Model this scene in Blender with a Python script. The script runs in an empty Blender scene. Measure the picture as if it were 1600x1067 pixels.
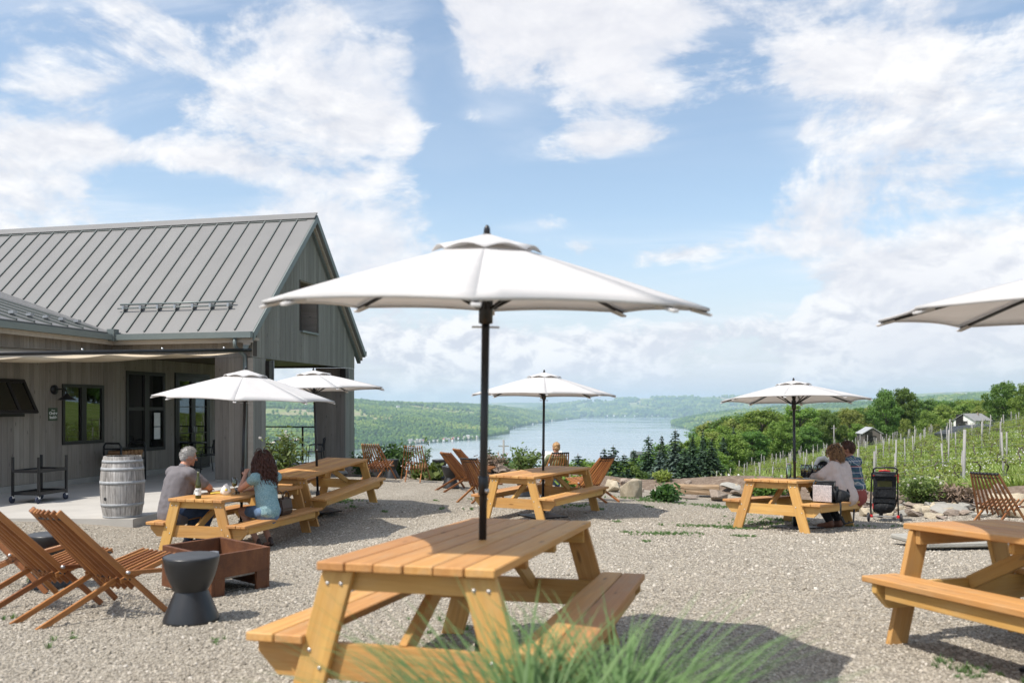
import bpy, bmesh, math, random
import numpy as np
from mathutils import Vector, Matrix, Euler, Quaternion

random.seed(7)
RNG = np.random.default_rng(11)
R = math.radians
SC = bpy.context.scene
COL = SC.collection

# ------------------------------------------------------------------ camera, sky, sun, exposure
FPX, HZ = 1300.0, 636.0            # focal length in photograph pixels, horizon row
CAMZ = 1.5
cam_d = bpy.data.cameras.new("camera")
cam = bpy.data.objects.new("camera", cam_d)
COL.objects.link(cam)
cam.location = (0, 0, CAMZ)
cam.rotation_euler = (R(90), 0, 0)
cam_d.sensor_width = 36
cam_d.lens = 36 * FPX / 1600
cam_d.shift_y = (HZ - 533.5) / 1600
cam_d.clip_start = 0.05
cam_d.clip_end = 60000
cam_d.dof.use_dof = True
cam_d.dof.focus_distance = 15.0
cam_d.dof.aperture_fstop = 2.0
SC.camera = cam

SUN_AZ = (-0.82, -0.57)            # horizontal direction towards the sun
SUN_EL = 58.0
HAZE = 8.5e-5
_n = math.hypot(*SUN_AZ)
sun_dir = Vector((SUN_AZ[0] / _n * math.cos(R(SUN_EL)), SUN_AZ[1] / _n * math.cos(R(SUN_EL)), math.sin(R(SUN_EL))))
sun_d = bpy.data.lights.new("sun", "SUN")
sun_d.energy = 4.4
sun_d.angle = R(0.55)
sun_d.color = (1.0, 0.945, 0.865)
sun = bpy.data.objects.new("sun", sun_d)
COL.objects.link(sun)
sun.rotation_euler = sun_dir.to_track_quat("Z", "Y").to_euler()

SC.view_settings.view_transform = "Standard"
SC.view_settings.look = "None"
SC.view_settings.exposure = 0.24
SC.view_settings.gamma = 1.0
SC.view_settings.use_curve_mapping = False
SC.render.engine = "CYCLES"
SC.cycles.use_denoising = True
SC.cycles.max_bounces = 8
SC.cycles.diffuse_bounces = 3
SC.cycles.volume_bounces = 1
SC.cycles.transparent_max_bounces = 12
SC.cycles.sample_clamp_indirect = 8.0
SC.cycles.caustics_reflective = False
SC.cycles.caustics_refractive = False

world = bpy.data.worlds.new("World")
SC.world = world
world.use_nodes = True


class NT:
    """A small helper that strings nodes together."""
    def __init__(self, tree):
        self.t = tree
        tree.nodes.clear()

    def n(self, kind, **kw):
        nd = self.t.nodes.new(kind)
        for k, v in kw.items():
            if k == "inp":
                for i, val in v.items():
                    s = nd.inputs[i]
                    if isinstance(val, bpy.types.NodeSocket):
                        self.t.links.new(val, s)
                    else:
                        s.default_value = val
            else:
                setattr(nd, k, v)
        return nd

    def math(self, op, a, b=0.0, c=None, clamp=False):
        nd = self.n("ShaderNodeMath", operation=op, use_clamp=clamp)
        for i, v in enumerate((a, b) if c is None else (a, b, c)):
            if isinstance(v, bpy.types.NodeSocket):
                self.t.links.new(v, nd.inputs[i])
            else:
                nd.inputs[i].default_value = v
        return nd.outputs[0]

    def vmath(self, op, a, b=(0, 0, 0)):
        nd = self.n("ShaderNodeVectorMath", operation=op)
        for i, v in enumerate((a, b)):
            if isinstance(v, bpy.types.NodeSocket):
                self.t.links.new(v, nd.inputs[i])
            else:
                nd.inputs[i].default_value = v
        return nd.outputs["Value"] if op in ("LENGTH", "DOT_PRODUCT", "DISTANCE") else nd.outputs["Vector"]

    def noise(self, vec, scale, detail=4.0, rough=0.55, dist=0.0):
        nd = self.n("ShaderNodeTexNoise", inp={"Scale": scale, "Detail": detail, "Roughness": rough, "Distortion": dist})
        self.t.links.new(vec, nd.inputs["Vector"])
        return nd.outputs[0]

    def ramp(self, fac, stops, mode="LINEAR"):
        nd = self.n("ShaderNodeValToRGB")
        cr = nd.color_ramp
        cr.interpolation = mode
        while len(cr.elements) < len(stops):
            cr.elements.new(0.5)
        for e, (p, c) in zip(cr.elements, stops):
            e.position = p
            e.color = (c[0], c[1], c[2], 1) if not isinstance(c, (int, float)) else (c, c, c, 1)
        self.t.links.new(fac, nd.inputs[0])
        return nd.outputs[0]

    def mix(self, fac, a, b, mode="MIX"):
        nd = self.n("ShaderNodeMix", data_type="RGBA", blend_type=mode)
        for i, v in ((0, fac), (6, a), (7, b)):
            if isinstance(v, bpy.types.NodeSocket):
                self.t.links.new(v, nd.inputs[i])
            else:
                nd.inputs[i].default_value = v if i == 0 else (v[0], v[1], v[2], 1)
        return nd.outputs[2]

    def smooth(self, v, lo, hi, a=0.0, b=1.0):
        nd = self.n("ShaderNodeMapRange", interpolation_type="SMOOTHSTEP", clamp=True,
                    inp={1: lo, 2: hi, 3: a, 4: b})
        self.t.links.new(v, nd.inputs[0])
        return nd.outputs[0]


def px_dir(px, py):
    return Vector(((px - 800) / FPX, 1.0, (HZ - py) / FPX)).normalized()


def build_sky():
    w = NT(world.node_tree)
    out = w.n("ShaderNodeOutputWorld")
    bg = w.n("ShaderNodeBackground")
    bg.inputs["Strength"].default_value = 0.122
    sky = w.n("ShaderNodeTexSky", sky_type="NISHITA", sun_disc=False)
    sky.sun_elevation = R(SUN_EL)
    sky.sun_rotation = math.atan2(SUN_AZ[0], SUN_AZ[1])
    sky.altitude = 200
    sky.air_density = 1.0
    sky.dust_density = 1.6
    sky.ozone_density = 1.2
    tc = w.n("ShaderNodeTexCoord")
    d = tc.outputs["Generated"]
    sep = w.n("ShaderNodeSeparateXYZ", inp={0: d})
    zc = w.math("MAXIMUM", sep.outputs[2], 0.0)
    den = w.math("ADD", zc, 0.22)
    uv = w.n("ShaderNodeCombineXYZ", inp={0: w.math("DIVIDE", sep.outputs[0], den), 1: w.math("DIVIDE", sep.outputs[1], den), 2: 0.37}).outputs[0]
    big = w.noise(uv, 1.5, 5.0, 0.55, 0.3)
    dz = w.vmath("MULTIPLY", d, (1.0, 1.0, 1.7))
    mid = w.noise(dz, 5.5, 12.0, 0.62, 0.35)
    puff = w.noise(dz, 17.0, 10.0, 0.62, 0.4)
    low = w.smooth(sep.outputs[2], 0.24, 0.06, 0.25, 1.0)
    wisp = w.noise(w.vmath("MULTIPLY", uv, (0.55, 1.3, 1.0)), 2.2, 8.0, 0.62, 0.9)
    # cloud banks that stand at their own places in the sky: direction, size (horizontal, vertical), strength
    banks = [
        ((150, 20), (0.36, 0.060), 0.16), ((470, 100), (0.15, 0.06), 0.20), ((25, 285), (0.095, 0.070), 0.66), ((120, 140), (0.25, 0.03), 0.12), ((520, 40), (0.10, 0.04), 0.12),
        ((575, 200), (0.080, 0.055), 0.34), ((850, 55), (0.145, 0.062), 0.62), ((1000, 10), (0.13, 0.05), 0.26), ((890, 230), (0.100, 0.028), 0.36), ((1010, 215), (0.08, 0.018), 0.20),
        ((760, 180), (0.05, 0.012), 0.22),
        ((1300, 55), (0.18, 0.080), 0.36), ((1500, 130), (0.18, 0.08), 0.25), ((1490, 255), (0.17, 0.035), 0.26), ((1560, 370), (0.15, 0.05), 0.46), ((1250, 215), (0.06, 0.025), 0.20),
        ((540, 320), (0.13, 0.05), 0.42), ((270, 245), (0.13, 0.024), 0.44), ((70, 205), (0.10, 0.02), 0.22), ((1080, 395), (0.18, 0.026), 0.40), ((820, 350), (0.05, 0.012), 0.18), ((1230, 345), (0.08, 0.014), 0.20), ((1400, 320), (0.08, 0.02), 0.2), ((300, 345), (0.05, 0.012), 0.22),
        ((640, 535), (0.18, 0.050), 0.62), ((800, 560), (0.14, 0.035), 0.42), ((1300, 545), (0.19, 0.045), 0.52), ((1500, 470), (0.17, 0.055), 0.52), ((600, 420), (0.10, 0.04), 0.3),
        ((1090, 515), (0.05, 0.02), 0.40), ((950, 545), (0.08, 0.018), 0.36), ((1430, 430), (0.12, 0.03), 0.42),
        ((720, 310), (0.15, 0.06), -0.26), ((1080, 290), (0.15, 0.075), -0.30), ((330, 300), (0.10, 0.022), -0.26), ((1160, 120), (0.06, 0.07), -0.30), ((30, 180), (0.05, 0.02), -0.1),
        ((690, 110), (0.030, 0.11), -0.30), ((800, 440), (0.14, 0.035), -0.14), ((1050, 460), (0.16, 0.03), -0.18),
    ]
    acc = None
    for (px, py), (sx, sz), k in banks:
        c = px_dir(px, py)
        df = w.vmath("SUBTRACT", d, tuple(c))
        df = w.vmath("MULTIPLY", df, (1 / sx, 1 / max(sx, .1), 1 / sz))
        ln = w.vmath("LENGTH", df)
        g = w.smooth(ln, 0.0, 1.45, k, 0.0)
        acc = g if acc is None else w.math("ADD", acc, g)
    dens = w.math("ADD", w.math("MULTIPLY", w.math("SUBTRACT", big, 0.5), 0.9), w.math("MULTIPLY", acc, 1.15))
    dens = w.math("ADD", dens, w.math("MULTIPLY", w.math("SUBTRACT", mid, 0.5), 2.1))
    dens = w.math("ADD", dens, w.math("MULTIPLY", w.math("MULTIPLY", w.math("SUBTRACT", puff, 0.5), low), 1.5))
    dens = w.math("SUBTRACT", dens, 0.03)
    mask = w.smooth(dens, 0.05, 0.25)
    core = w.smooth(dens, 0.20, 0.70)
    veil = w.smooth(sep.outputs[2], -0.01, 0.24, 0.95, 0.05)
    streak = w.noise(w.vmath("MULTIPLY", w.n("ShaderNodeVectorRotate", rotation_type="Z_AXIS", inp={0: uv, 3: 0.45}).outputs[0], (0.7, 2.4, 1.0)), 1.7, 9.0, 0.60, 1.1)
    dens = w.math("ADD", dens, w.math("MULTIPLY", w.math("SUBTRACT", streak, 0.5), w.smooth(sep.outputs[2], 0.14, 0.34, 0.0, 0.85)))
    mask = w.smooth(dens, 0.02, 0.32)
    core = w.smooth(dens, 0.20, 0.70)
    thin = w.math("MULTIPLY", w.smooth(wisp, 0.42, 0.72), w.smooth(w.math("ADD", big, acc), 0.32, 0.80, 0.05, 0.60))
    # light on the clouds: the side towards the sun is white, the flat undersides are lavender grey
    mid2 = w.noise(w.vmath("ADD", dz, (-0.020, -0.008, 0.045)), 5.5, 12.0, 0.62, 0.35)
    puff2 = w.noise(w.vmath("ADD", dz, (-0.008, -0.003, 0.018)), 17.0, 10.0, 0.62, 0.4)
    lit = w.math("ADD", 0.52, w.math("ADD", w.math("MULTIPLY", w.math("SUBTRACT", mid, mid2), 2.8), w.math("MULTIPLY", w.math("MULTIPLY", w.math("SUBTRACT", puff, puff2), low), 6.0)), clamp=True)
    grey = w.noise(dz, 2.6, 6.0, 0.6, 0.2)
    cl = w.mix(lit, CLOUD_DARK, CLOUD_LIT)
    cl = w.mix(w.smooth(grey, 0.42, 0.66, 0.0, 0.75), cl, CLOUD_GREY)
    cl = w.mix(w.smooth(sep.outputs[2], 0.30, 0.02, 0.0, 0.22), cl, VEIL)
    skyc = w.mix(1.0, sky.outputs[0], (SKYMUL[0], SKYMUL[1], SKYMUL[2]), "MULTIPLY")
    skyc = w.mix(veil, skyc, VEIL)
    skyc = w.mix(thin, skyc, CLOUD_THIN)
    full = w.mix(w.math("MULTIPLY", mask, w.smooth(core, 0.0, 0.6, 0.80, 0.99)), skyc, cl)
    w.t.links.new(full, bg.inputs["Color"])
    w.t.links.new(bg.outputs[0], out.inputs["Surface"])


SKYMUL = (1.55, 1.50, 1.38)
VEIL = (5.2, 5.4, 5.9)
CLOUD_LIT = (7.8, 7.7, 7.65)
CLOUD_DARK = (5.1, 5.25, 5.8)
CLOUD_GREY = (6.1, 6.12, 6.5)
CLOUD_THIN = (6.7, 6.9, 7.35)
build_sky()

# ------------------------------------------------------------------ object helpers


def link(name, data, parent=None, loc=None, rot=None, mat=None):
    o = bpy.data.objects.new(name, data)
    COL.objects.link(o)
    if parent is not None:
        o.parent = parent
    if loc is not None:
        o.location = loc
    if rot is not None:
        o.rotation_euler = rot
    if mat is not None and data is not None:
        if not data.materials:
            for m in (mat if isinstance(mat, (list, tuple)) else (mat,)):
                data.materials.append(m)
    return o


def tag(o, label=None, cat=None, group=None, kind=None):
    for k, v in (("label", label), ("category", cat), ("group", group), ("kind", kind)):
        if v:
            o[k] = v
    return o


def thing(name, label, cat, loc=(0, 0, 0), rot=(0, 0, 0), group=None):
    o = link(name, None, loc=loc, rot=rot)
    o.empty_display_size = 0.1
    return tag(o, label, cat, group)


def kids(o):
    return KIDS.get(o.name, [])


KIDS = {}
_old_link = link


def link(name, data, parent=None, **kw):
    o = _old_link(name, data, parent, **kw)
    if parent is not None:
        KIDS.setdefault(parent.name, []).append(o)
    return o


def dup(root, loc, rot, label=None, scale=None):
    def cp(o, par):
        c = o.copy()
        COL.objects.link(c)
        if par is not None:
            c.parent = par
            KIDS.setdefault(par.name, []).append(c)
        for ch in list(KIDS.get(o.name, [])):
            cp(ch, c)
        return c
    r = cp(root, None)
    r.location = loc
    r.rotation_euler = rot
    if label:
        r["label"] = label
    if scale:
        r.scale = scale if isinstance(scale, (tuple, list)) else (scale,) * 3
    return r


def mesh_np(name, v, f, smooth=False, cols=None):
    """Fast mesh from numpy: v (N,3), f (M,k) of equal-sized faces."""
    v = np.asarray(v, dtype=np.float32)
    f = np.asarray(f, dtype=np.int32)
    me = bpy.data.meshes.new(name)
    me.vertices.add(len(v))
    me.vertices.foreach_set("co", v.ravel())
    k = f.shape[1]
    me.loops.add(f.size)
    me.loops.foreach_set("vertex_index", f.ravel())
    me.polygons.add(len(f))
    me.polygons.foreach_set("loop_start", np.arange(0, f.size, k, dtype=np.int32))
    me.polygons.foreach_set("loop_total", np.full(len(f), k, dtype=np.int32))
    if smooth:
        me.polygons.foreach_set("use_smooth", np.ones(len(f), dtype=bool))
    if cols is not None:
        for an, arr in cols.items():
            a = me.attributes.new(an, "FLOAT", "POINT")
            a.data.foreach_set("value", np.asarray(arr, dtype=np.float32))
    me.update(calc_edges=True)
    me.validate()
    return me


class MB:
    """Collects simple shapes into one mesh."""
    def __init__(self):
        self.v, self.f, self.s = [], [], []

    def add(self, vs, fs, smooth=False, M=None):
        b = len(self.v)
        if M is not None:
            vs = [M @ Vector(p) for p in vs]
        self.v += [tuple(p) for p in vs]
        self.f += [tuple(i + b for i in q) for q in fs]
        self.s += [smooth] * len(fs)
        return self

    def box(self, c, s, M=None, ch=0.0):
        x, y, z = s[0] / 2, s[1] / 2, s[2] / 2
        if ch <= 0:
            vs = [(c[0] + i * x, c[1] + j * y, c[2] + k * z) for i in (-1, 1) for j in (-1, 1) for k in (-1, 1)]
            fs = [(0, 1, 3, 2), (4, 6, 7, 5), (0, 4, 5, 1), (2, 3, 7, 6), (0, 2, 6, 4), (1, 5, 7, 3)]
            return self.add(vs, fs, False, M)
        # chamfered along every edge
        bm = bmesh.new()
        bmesh.ops.create_cube(bm, size=1)
        for p in bm.verts:
            p.co = Vector((p.co.x * s[0], p.co.y * s[1], p.co.z * s[2]))
        bmesh.ops.bevel(bm, geom=list(bm.edges), offset=ch, segments=1, affect="EDGES")
        for p in bm.verts:
            p.co += Vector(c)
        self.bm(bm, False, M)
        bm.free()
        return self

    def bm(self, bm, smooth=False, M=None):
        bm.verts.index_update()
        self.add([p.co.copy() for p in bm.verts], [[q.index for q in f.verts] for f in bm.faces], smooth, M)
        return self

    def tube(self, pts, rad, n=8, closed=False, cap=True, smooth=True, flat=1.0):
        pts = [Vector(p) for p in pts]
        m = len(pts)
        rads = [rad] * m if isinstance(rad, (int, float)) else list(rad)
        vs, fs = [], []
        prev = None
        for i, p in enumerate(pts):
            a = pts[(i - 1) % m] if closed or i > 0 else p
            b = pts[(i + 1) % m] if closed or i < m - 1 else p
            t = (b - a).normalized()
            if prev is None:
                u = t.cross(Vector((0, 0, 1)))
                if u.length < 1e-3:
                    u = t.cross(Vector((0, 1, 0)))
            else:
                u = prev - t * prev.dot(t)
            u.normalize()
            prev = u
            w = t.cross(u)
            for k in range(n):
                an = 2 * math.pi * k / n
                vs.append(p + (u * math.cos(an) + w * math.sin(an) * flat) * rads[i])
        for i in range(m if closed else m - 1):
            j = (i + 1) % m
            for k in range(n):
                l = (k + 1) % n
                fs.append((i * n + k, i * n + l, j * n + l, j * n + k))
        self.add(vs, fs, smooth)
        if cap and not closed:
            b = len(self.v) - len(vs)
            self.f += [tuple(b + k for k in reversed(range(n))), tuple(b + (m - 1) * n + k for k in range(n))]
            self.s += [False, False]
        return self

    def lathe(self, prof, n=32, M=None, smooth=True):
        vs, fs = [], []
        for r, z in prof:
            for k in range(n):
                a = 2 * math.pi * k / n
                vs.append((r * math.cos(a), r * math.sin(a), z))
        for i in range(len(prof) - 1):
            for k in range(n):
                l = (k + 1) % n
                fs.append((i * n + k, i * n + l, (i + 1) * n + l, (i + 1) * n + k))
        self.add(vs, fs, smooth, M)
        return self

    def prism(self, poly, t, M=None):
        """poly: (x, z) outline, extruded along y by t (centred)."""
        n = len(poly)
        vs = [(x, -t / 2, z) for x, z in poly] + [(x, t / 2, z) for x, z in poly]
        fs = [tuple(range(n)), tuple(reversed(range(n, 2 * n)))]
        fs += [(i, i + n, (i + 1) % n + n, (i + 1) % n) for i in range(n)]
        return self.add(vs, fs, False, M)

    def mesh(self, name, fix=True):
        me = bpy.data.meshes.new(name)
        me.from_pydata(self.v, [], self.f)
        me.polygons.foreach_set("use_smooth", self.s)
        if fix:
            bm = bmesh.new()
            bm.from_mesh(me)
            bmesh.ops.recalc_face_normals(bm, faces=bm.faces)
            bm.to_mesh(me)
            bm.free()
        me.update()
        return me

    def obj(self, name, mat, parent=None, **kw):
        return link(name, self.mesh(name), parent=parent, mat=mat, **kw)


_BC = {}


def board_mesh(l, w, t, ch=0.004):
    k = (round(l, 3), round(w, 3), round(t, 3), round(ch, 4))
    if k not in _BC:
        _BC[k] = MB().box((0, 0, 0), (l, w, t), ch=ch).mesh("board")
    return _BC[k]


def board(name, p0, p1, w, t, side, mat, parent, ch=0.004, unique=False):
    """A board from p0 to p1; `side` is the direction of its width."""
    p0, p1 = Vector(p0), Vector(p1)
    x = (p1 - p0)
    l = x.length
    x.normalize()
    y = Vector(side)
    y = (y - x * y.dot(x)).normalized()
    z = x.cross(y)
    me = board_mesh(l, w, t, ch)
    mkey = (me.name, mat.name)
    if mkey not in _BC:
        m2 = me if not me.materials else me.copy()
        if not m2.materials:
            m2.materials.append(mat)
        else:
            m2.materials[0] = mat
        _BC[mkey] = m2
    o = link(name, _BC[mkey], parent=parent)
    o.location = (p0 + p1) / 2
    o.rotation_euler = Matrix((x, y, z)).transposed().to_euler()
    return o


def blob(parts, voxel=0.012, smooth=4, name="blob", noise_amp=0.0, noise_scale=9.0):
    """One continuous surface grown round capsules ('c', p, q, rp, rq) and ellipsoids ('e', centre, radii, rotation)."""
    bm = bmesh.new()
    for pt in parts:
        if pt[0] == "c":
            _, p, q, rp, rq = pt
            p, q = Vector(p), Vector(q)
            mb = MB()
            ax = (q - p)
            L = ax.length
            ax = ax.normalized() if L > 1e-6 else Vector((0, 0, 1))
            qt = Vector((0, 0, 1)).rotation_difference(ax)
            prof = [(max(1e-4, rp * math.cos(a)), rp * math.sin(a)) for a in np.linspace(-math.pi / 2, 0, 5)]
            prof += [(max(1e-4, rq * math.cos(a)), L + rq * math.sin(a)) for a in np.linspace(0, math.pi / 2, 5)]
            mb.lathe(prof, 14, Matrix.Translation(p) @ qt.to_matrix().to_4x4())
            n0 = len(mb.v)
            mb.f.append(tuple(reversed(range(14))))
            mb.f.append(tuple(range(n0 - 14, n0)))
            vs = [bm.verts.new(v) for v in mb.v]
            for f in mb.f:
                bm.faces.new([vs[i] for i in f])
        else:
            _, c, r, rot = pt
            M = Matrix.Translation(Vector(c)) @ Euler(rot).to_matrix().to_4x4() @ Matrix.Diagonal((r[0], r[1], r[2], 1))
            bmesh.ops.create_icosphere(bm, subdivisions=3, radius=1, matrix=M)
    me = bpy.data.meshes.new(name)
    bm.to_mesh(me)
    bm.free()
    o = bpy.data.objects.new(name, me)
    COL.objects.link(o)
    m = o.modifiers.new("r", "REMESH")
    m.mode = "VOXEL"
    m.voxel_size = voxel
    m.use_smooth_shade = True
    if smooth:
        s = o.modifiers.new("s", "SMOOTH")
        s.iterations = smooth
        s.factor = 0.5
    dg = bpy.context.evaluated_depsgraph_get()
    res = bpy.data.meshes.new_from_object(o.evaluated_get(dg))
    bpy.data.objects.remove(o)
    bpy.data.meshes.remove(me)
    res.name = name
    if noise_amp:
        from mathutils import noise as mn
        n = len(res.vertices)
        co = np.empty(n * 3, dtype=np.float32)
        res.vertices.foreach_get("co", co)
        co = co.reshape(-1, 3)
        nr = np.empty(n * 3, dtype=np.float32)
        res.vertices.foreach_get("normal", nr)
        nr = nr.reshape(-1, 3)
        d = np.array([mn.fractal(Vector(c) * noise_scale, 0.6, 2.0, 3) for c in co.tolist()], dtype=np.float32)
        co += nr * (d * noise_amp)[:, None]
        res.vertices.foreach_set("co", co.ravel())
        res.update()
    res.polygons.foreach_set("use_smooth", [True] * len(res.polygons))
    return res
# ------------------------------------------------------------------ materials


def new_mat(name):
    m = bpy.data.materials.new(name)
    m.use_nodes = True
    return m, NT(m.node_tree)


def fin(m, w, col, rough=0.6, metal=0.0, bump=None, bstr=0.3, bdist=0.01, spec=0.5, extra=None):
    out = w.n("ShaderNodeOutputMaterial")
    p = w.n("ShaderNodeBsdfPrincipled")
    for key, v in (("Base Color", col), ("Roughness", rough), ("Metallic", metal), ("Specular IOR Level", spec)):
        if isinstance(v, bpy.types.NodeSocket):
            w.t.links.new(v, p.inputs[key])
        elif key == "Base Color":
            p.inputs[key].default_value = (v[0], v[1], v[2], 1)
        else:
            p.inputs[key].default_value = v
    for k, v in (extra or {}).items():
        p.inputs[k].default_value = v
    if bump is not None:
        b = w.n("ShaderNodeBump", inp={"Strength": bstr, "Distance": bdist})
        w.t.links.new(bump, b.inputs["Height"])
        w.t.links.new(b.outputs[0], p.inputs["Normal"])
    w.t.links.new(p.outputs[0], out.inputs["Surface"])
    return p, out


def sc(c, k):
    return tuple(min(1, x * k) for x in c)


def plain(name, c, rough=0.5, metal=0.0, var=0.12, scale=14, bump=0.0, bscale=60, rnd=0.1, spec=0.5, stretch=(1, 1, 1), bdist=0.005):
    m, w = new_mat(name)
    tc = w.n("ShaderNodeTexCoord").outputs["Object"]
    oi = w.n("ShaderNodeObjectInfo").outputs["Random"]
    off = w.vmath("ADD", w.vmath("MULTIPLY", tc, stretch), w.n("ShaderNodeCombineXYZ", inp={0: w.math("MULTIPLY", oi, 37.0), 1: w.math("MULTIPLY", oi, 11.0)}).outputs[0])
    a = w.noise(off, scale, 5, 0.6)
    col = w.ramp(a, [(0.28, sc(c, 1 - var)), (0.72, sc(c, 1 + var))])
    if rnd:
        col = w.n("ShaderNodeHueSaturation", inp={"Color": col, "Value": w.math("ADD", 1 - rnd / 2, w.math("MULTIPLY", oi, rnd))}).outputs[0]
    rr = w.math("ADD", rough - 0.08, w.math("MULTIPLY", a, 0.16))
    fin(m, w, col, rr, metal, w.noise(off, bscale, 4, 0.6) if bump else None, bump, bdist, spec)
    return m


def wood(name, light, dark, rough=0.55, grain=1.0, rnd=0.22, knots=True, bstr=0.25, spec=0.35, wear=None):
    m, w = new_mat(name)
    tc = w.n("ShaderNodeTexCoord").outputs["Object"]
    oi = w.n("ShaderNodeObjectInfo").outputs["Random"]
    off = w.vmath("ADD", tc, w.n("ShaderNodeCombineXYZ", inp={0: w.math("MULTIPLY", oi, 53.0), 1: w.math("MULTIPLY", oi, 17.0), 2: w.math("MULTIPLY", oi, 29.0)}).outputs[0])
    st = w.vmath("MULTIPLY", off, (1.3 * grain, 20 * grain, 20 * grain))
    n1 = w.noise(st, 1.6, 5, 0.62, 0.8)
    st2 = w.vmath("MULTIPLY", off, (3.0, 120, 120))
    n2 = w.noise(st2, 1.0, 3, 0.6)
    n3 = w.noise(off, 1.7, 3, 0.5)
    g = w.math("ADD", w.math("MULTIPLY", n1, 0.7), w.math("MULTIPLY", n2, 0.3))
    col = w.ramp(g, [(0.30, dark), (0.52, tuple((a + b) / 2 * 1.05 for a, b in zip(light, dark))), (0.72, light)])
    col = w.mix(w.smooth(n3, 0.35, 0.75, 0.0, 0.35), col, sc(dark, 1.15))
    if knots:
        vk = w.n("ShaderNodeTexVoronoi", feature="F1", inp={"Scale": 1.0})
        w.t.links.new(w.vmath("MULTIPLY", off, (2.2, 9, 9)), vk.inputs["Vector"])
        kn = w.smooth(vk.outputs["Distance"], 0.05, 0.13, 0.75, 0.0)
        col = w.mix(kn, col, sc(dark, 0.45))
    if wear:
        wn = w.noise(w.vmath("MULTIPLY", off, (1.0, 4.0, 4.0)), 3.2, 6, 0.65, 0.5)
        col = w.mix(w.math("MULTIPLY", w.smooth(wn, 0.42, 0.72), 0.55), col, wear)
    col = w.n("ShaderNodeHueSaturation", inp={"Color": col, "Hue": w.math("ADD", 0.5 - 0.006, w.math("MULTIPLY", oi, 0.012)), "Value": w.math("ADD", 1 - rnd / 2, w.math("MULTIPLY", oi, rnd))}).outputs[0]
    rr = w.math("ADD", rough - 0.1, w.math("MULTIPLY", n1, 0.2))
    fin(m, w, col, rr, 0, g, bstr, 0.003, spec)
    return m


def leafy(name, dark, light, trans=0.35, rnd=0.35):
    """Leaves: per-leaf tint from the mesh attribute `tint`, per-plant tint from the object."""
    m, w = new_mat(name)
    at = w.n("ShaderNodeAttribute", attribute_name="tint").outputs["Fac"]
    oi = w.n("ShaderNodeObjectInfo").outputs["Random"]
    col = w.ramp(at, [(0.0, dark), (1.0, light)])
    col = w.n("ShaderNodeHueSaturation", inp={"Color": col, "Hue": w.math("ADD", 0.485, w.math("MULTIPLY", oi, 0.03)), "Value": w.math("ADD", 1 - rnd / 2, w.math("MULTIPLY", oi, rnd))}).outputs[0]
    out = w.n("ShaderNodeOutputMaterial")
    p = w.n("ShaderNodeBsdfPrincipled", inp={"Roughness": 0.55, "Specular IOR Level": 0.25})
    t = w.n("ShaderNodeBsdfTranslucent")
    w.t.links.new(col, p.inputs["Base Color"])
    w.t.links.new(w.mix(1.0, col, (1.15, 1.25, 0.6), "MULTIPLY"), t.inputs["Color"])
    ms = w.n("ShaderNodeMixShader", inp={0: trans})
    w.t.links.new(p.outputs[0], ms.inputs[1])
    w.t.links.new(t.outputs[0], ms.inputs[2])
    w.t.links.new(ms.outputs[0], out.inputs["Surface"])
    return m


MAT = {}
MAT["table"] = wood("stained pine", (0.64, 0.385, 0.125), (0.39, 0.195, 0.052), 0.55, 0.8, 0.28, True, 0.3, wear=(0.50, 0.32, 0.14))
MAT["table_top"] = wood("stained pine worn", (0.60, 0.322, 0.115), (0.37, 0.170, 0.050), 0.62, 0.8, 0.30, True, 0.35, wear=(0.46, 0.295, 0.150))
MAT["chair"] = wood("oiled hardwood", (0.44, 0.190, 0.064), (0.19, 0.070, 0.024), 0.45, 1.2, 0.6, False)
MAT["chair_pale"] = wood("oiled hardwood pale", (0.50, 0.25, 0.10), (0.32, 0.14, 0.05), 0.5, 1.2, 0.30, False)
MAT["cladding_green"] = wood("green grey cladding", (0.245, 0.248, 0.228), (0.165, 0.165, 0.148), 0.8, 0.35, 0.30, True, 0.4, 0.2)
MAT["cladding"] = wood("weathered cladding", (0.31, 0.285, 0.25), (0.195, 0.170, 0.142), 0.8, 0.35, 0.30, True, 0.4, 0.2)
MAT["trim"] = wood("weathered trim", (0.40, 0.36, 0.31), (0.28, 0.25, 0.21), 0.8, 0.3, 0.15, False, 0.3, 0.2)
MAT["fascia"] = plain("green grey metal", (0.16, 0.19, 0.185), 0.45, 0.3, 0.05, 3)
MAT["roof"] = plain("standing seam metal", (0.153, 0.153, 0.151), 0.5, 0.0, 0.07, 1.2, rnd=0.05)
MAT["seam"] = plain("seam metal", (0.10, 0.115, 0.11), 0.45, 0.3, 0.05)
MAT["black"] = plain("black metal", (0.018, 0.018, 0.019), 0.42, 0.2, 0.1, rnd=0.0)
MAT["pole"] = plain("black pole", (0.014, 0.014, 0.016), 0.35, 0.1, 0.1, rnd=0.0)
MAT["dark_frame"] = plain("dark bronze frame", (0.022, 0.019, 0.017), 0.4, 0.2, 0.1)
MAT["steel"] = plain("galvanised steel", (0.45, 0.46, 0.47), 0.38, 0.85, 0.1, 30)
MAT["hoop"] = plain("weathered hoop steel", (0.34, 0.355, 0.37), 0.68, 0.12, 0.22, 20)
MAT["bolt"] = plain("bolt", (0.55, 0.53, 0.50), 0.4, 0.7, 0.05)
MAT["concrete"] = plain("concrete", (0.43, 0.41, 0.375), 0.85, 0, 0.10, 1.6, 0.15, 60, 0)
MAT["footing"] = plain("concrete footing", (0.30, 0.29, 0.265), 0.9, 0, 0.15, 3, 0.2, 60, 0)
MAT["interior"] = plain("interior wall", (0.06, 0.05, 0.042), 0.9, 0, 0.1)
MAT["ceiling"] = wood("porch ceiling", (0.13, 0.09, 0.06), (0.08, 0.055, 0.035), 0.7, 0.5, 0.2, False)
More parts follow.
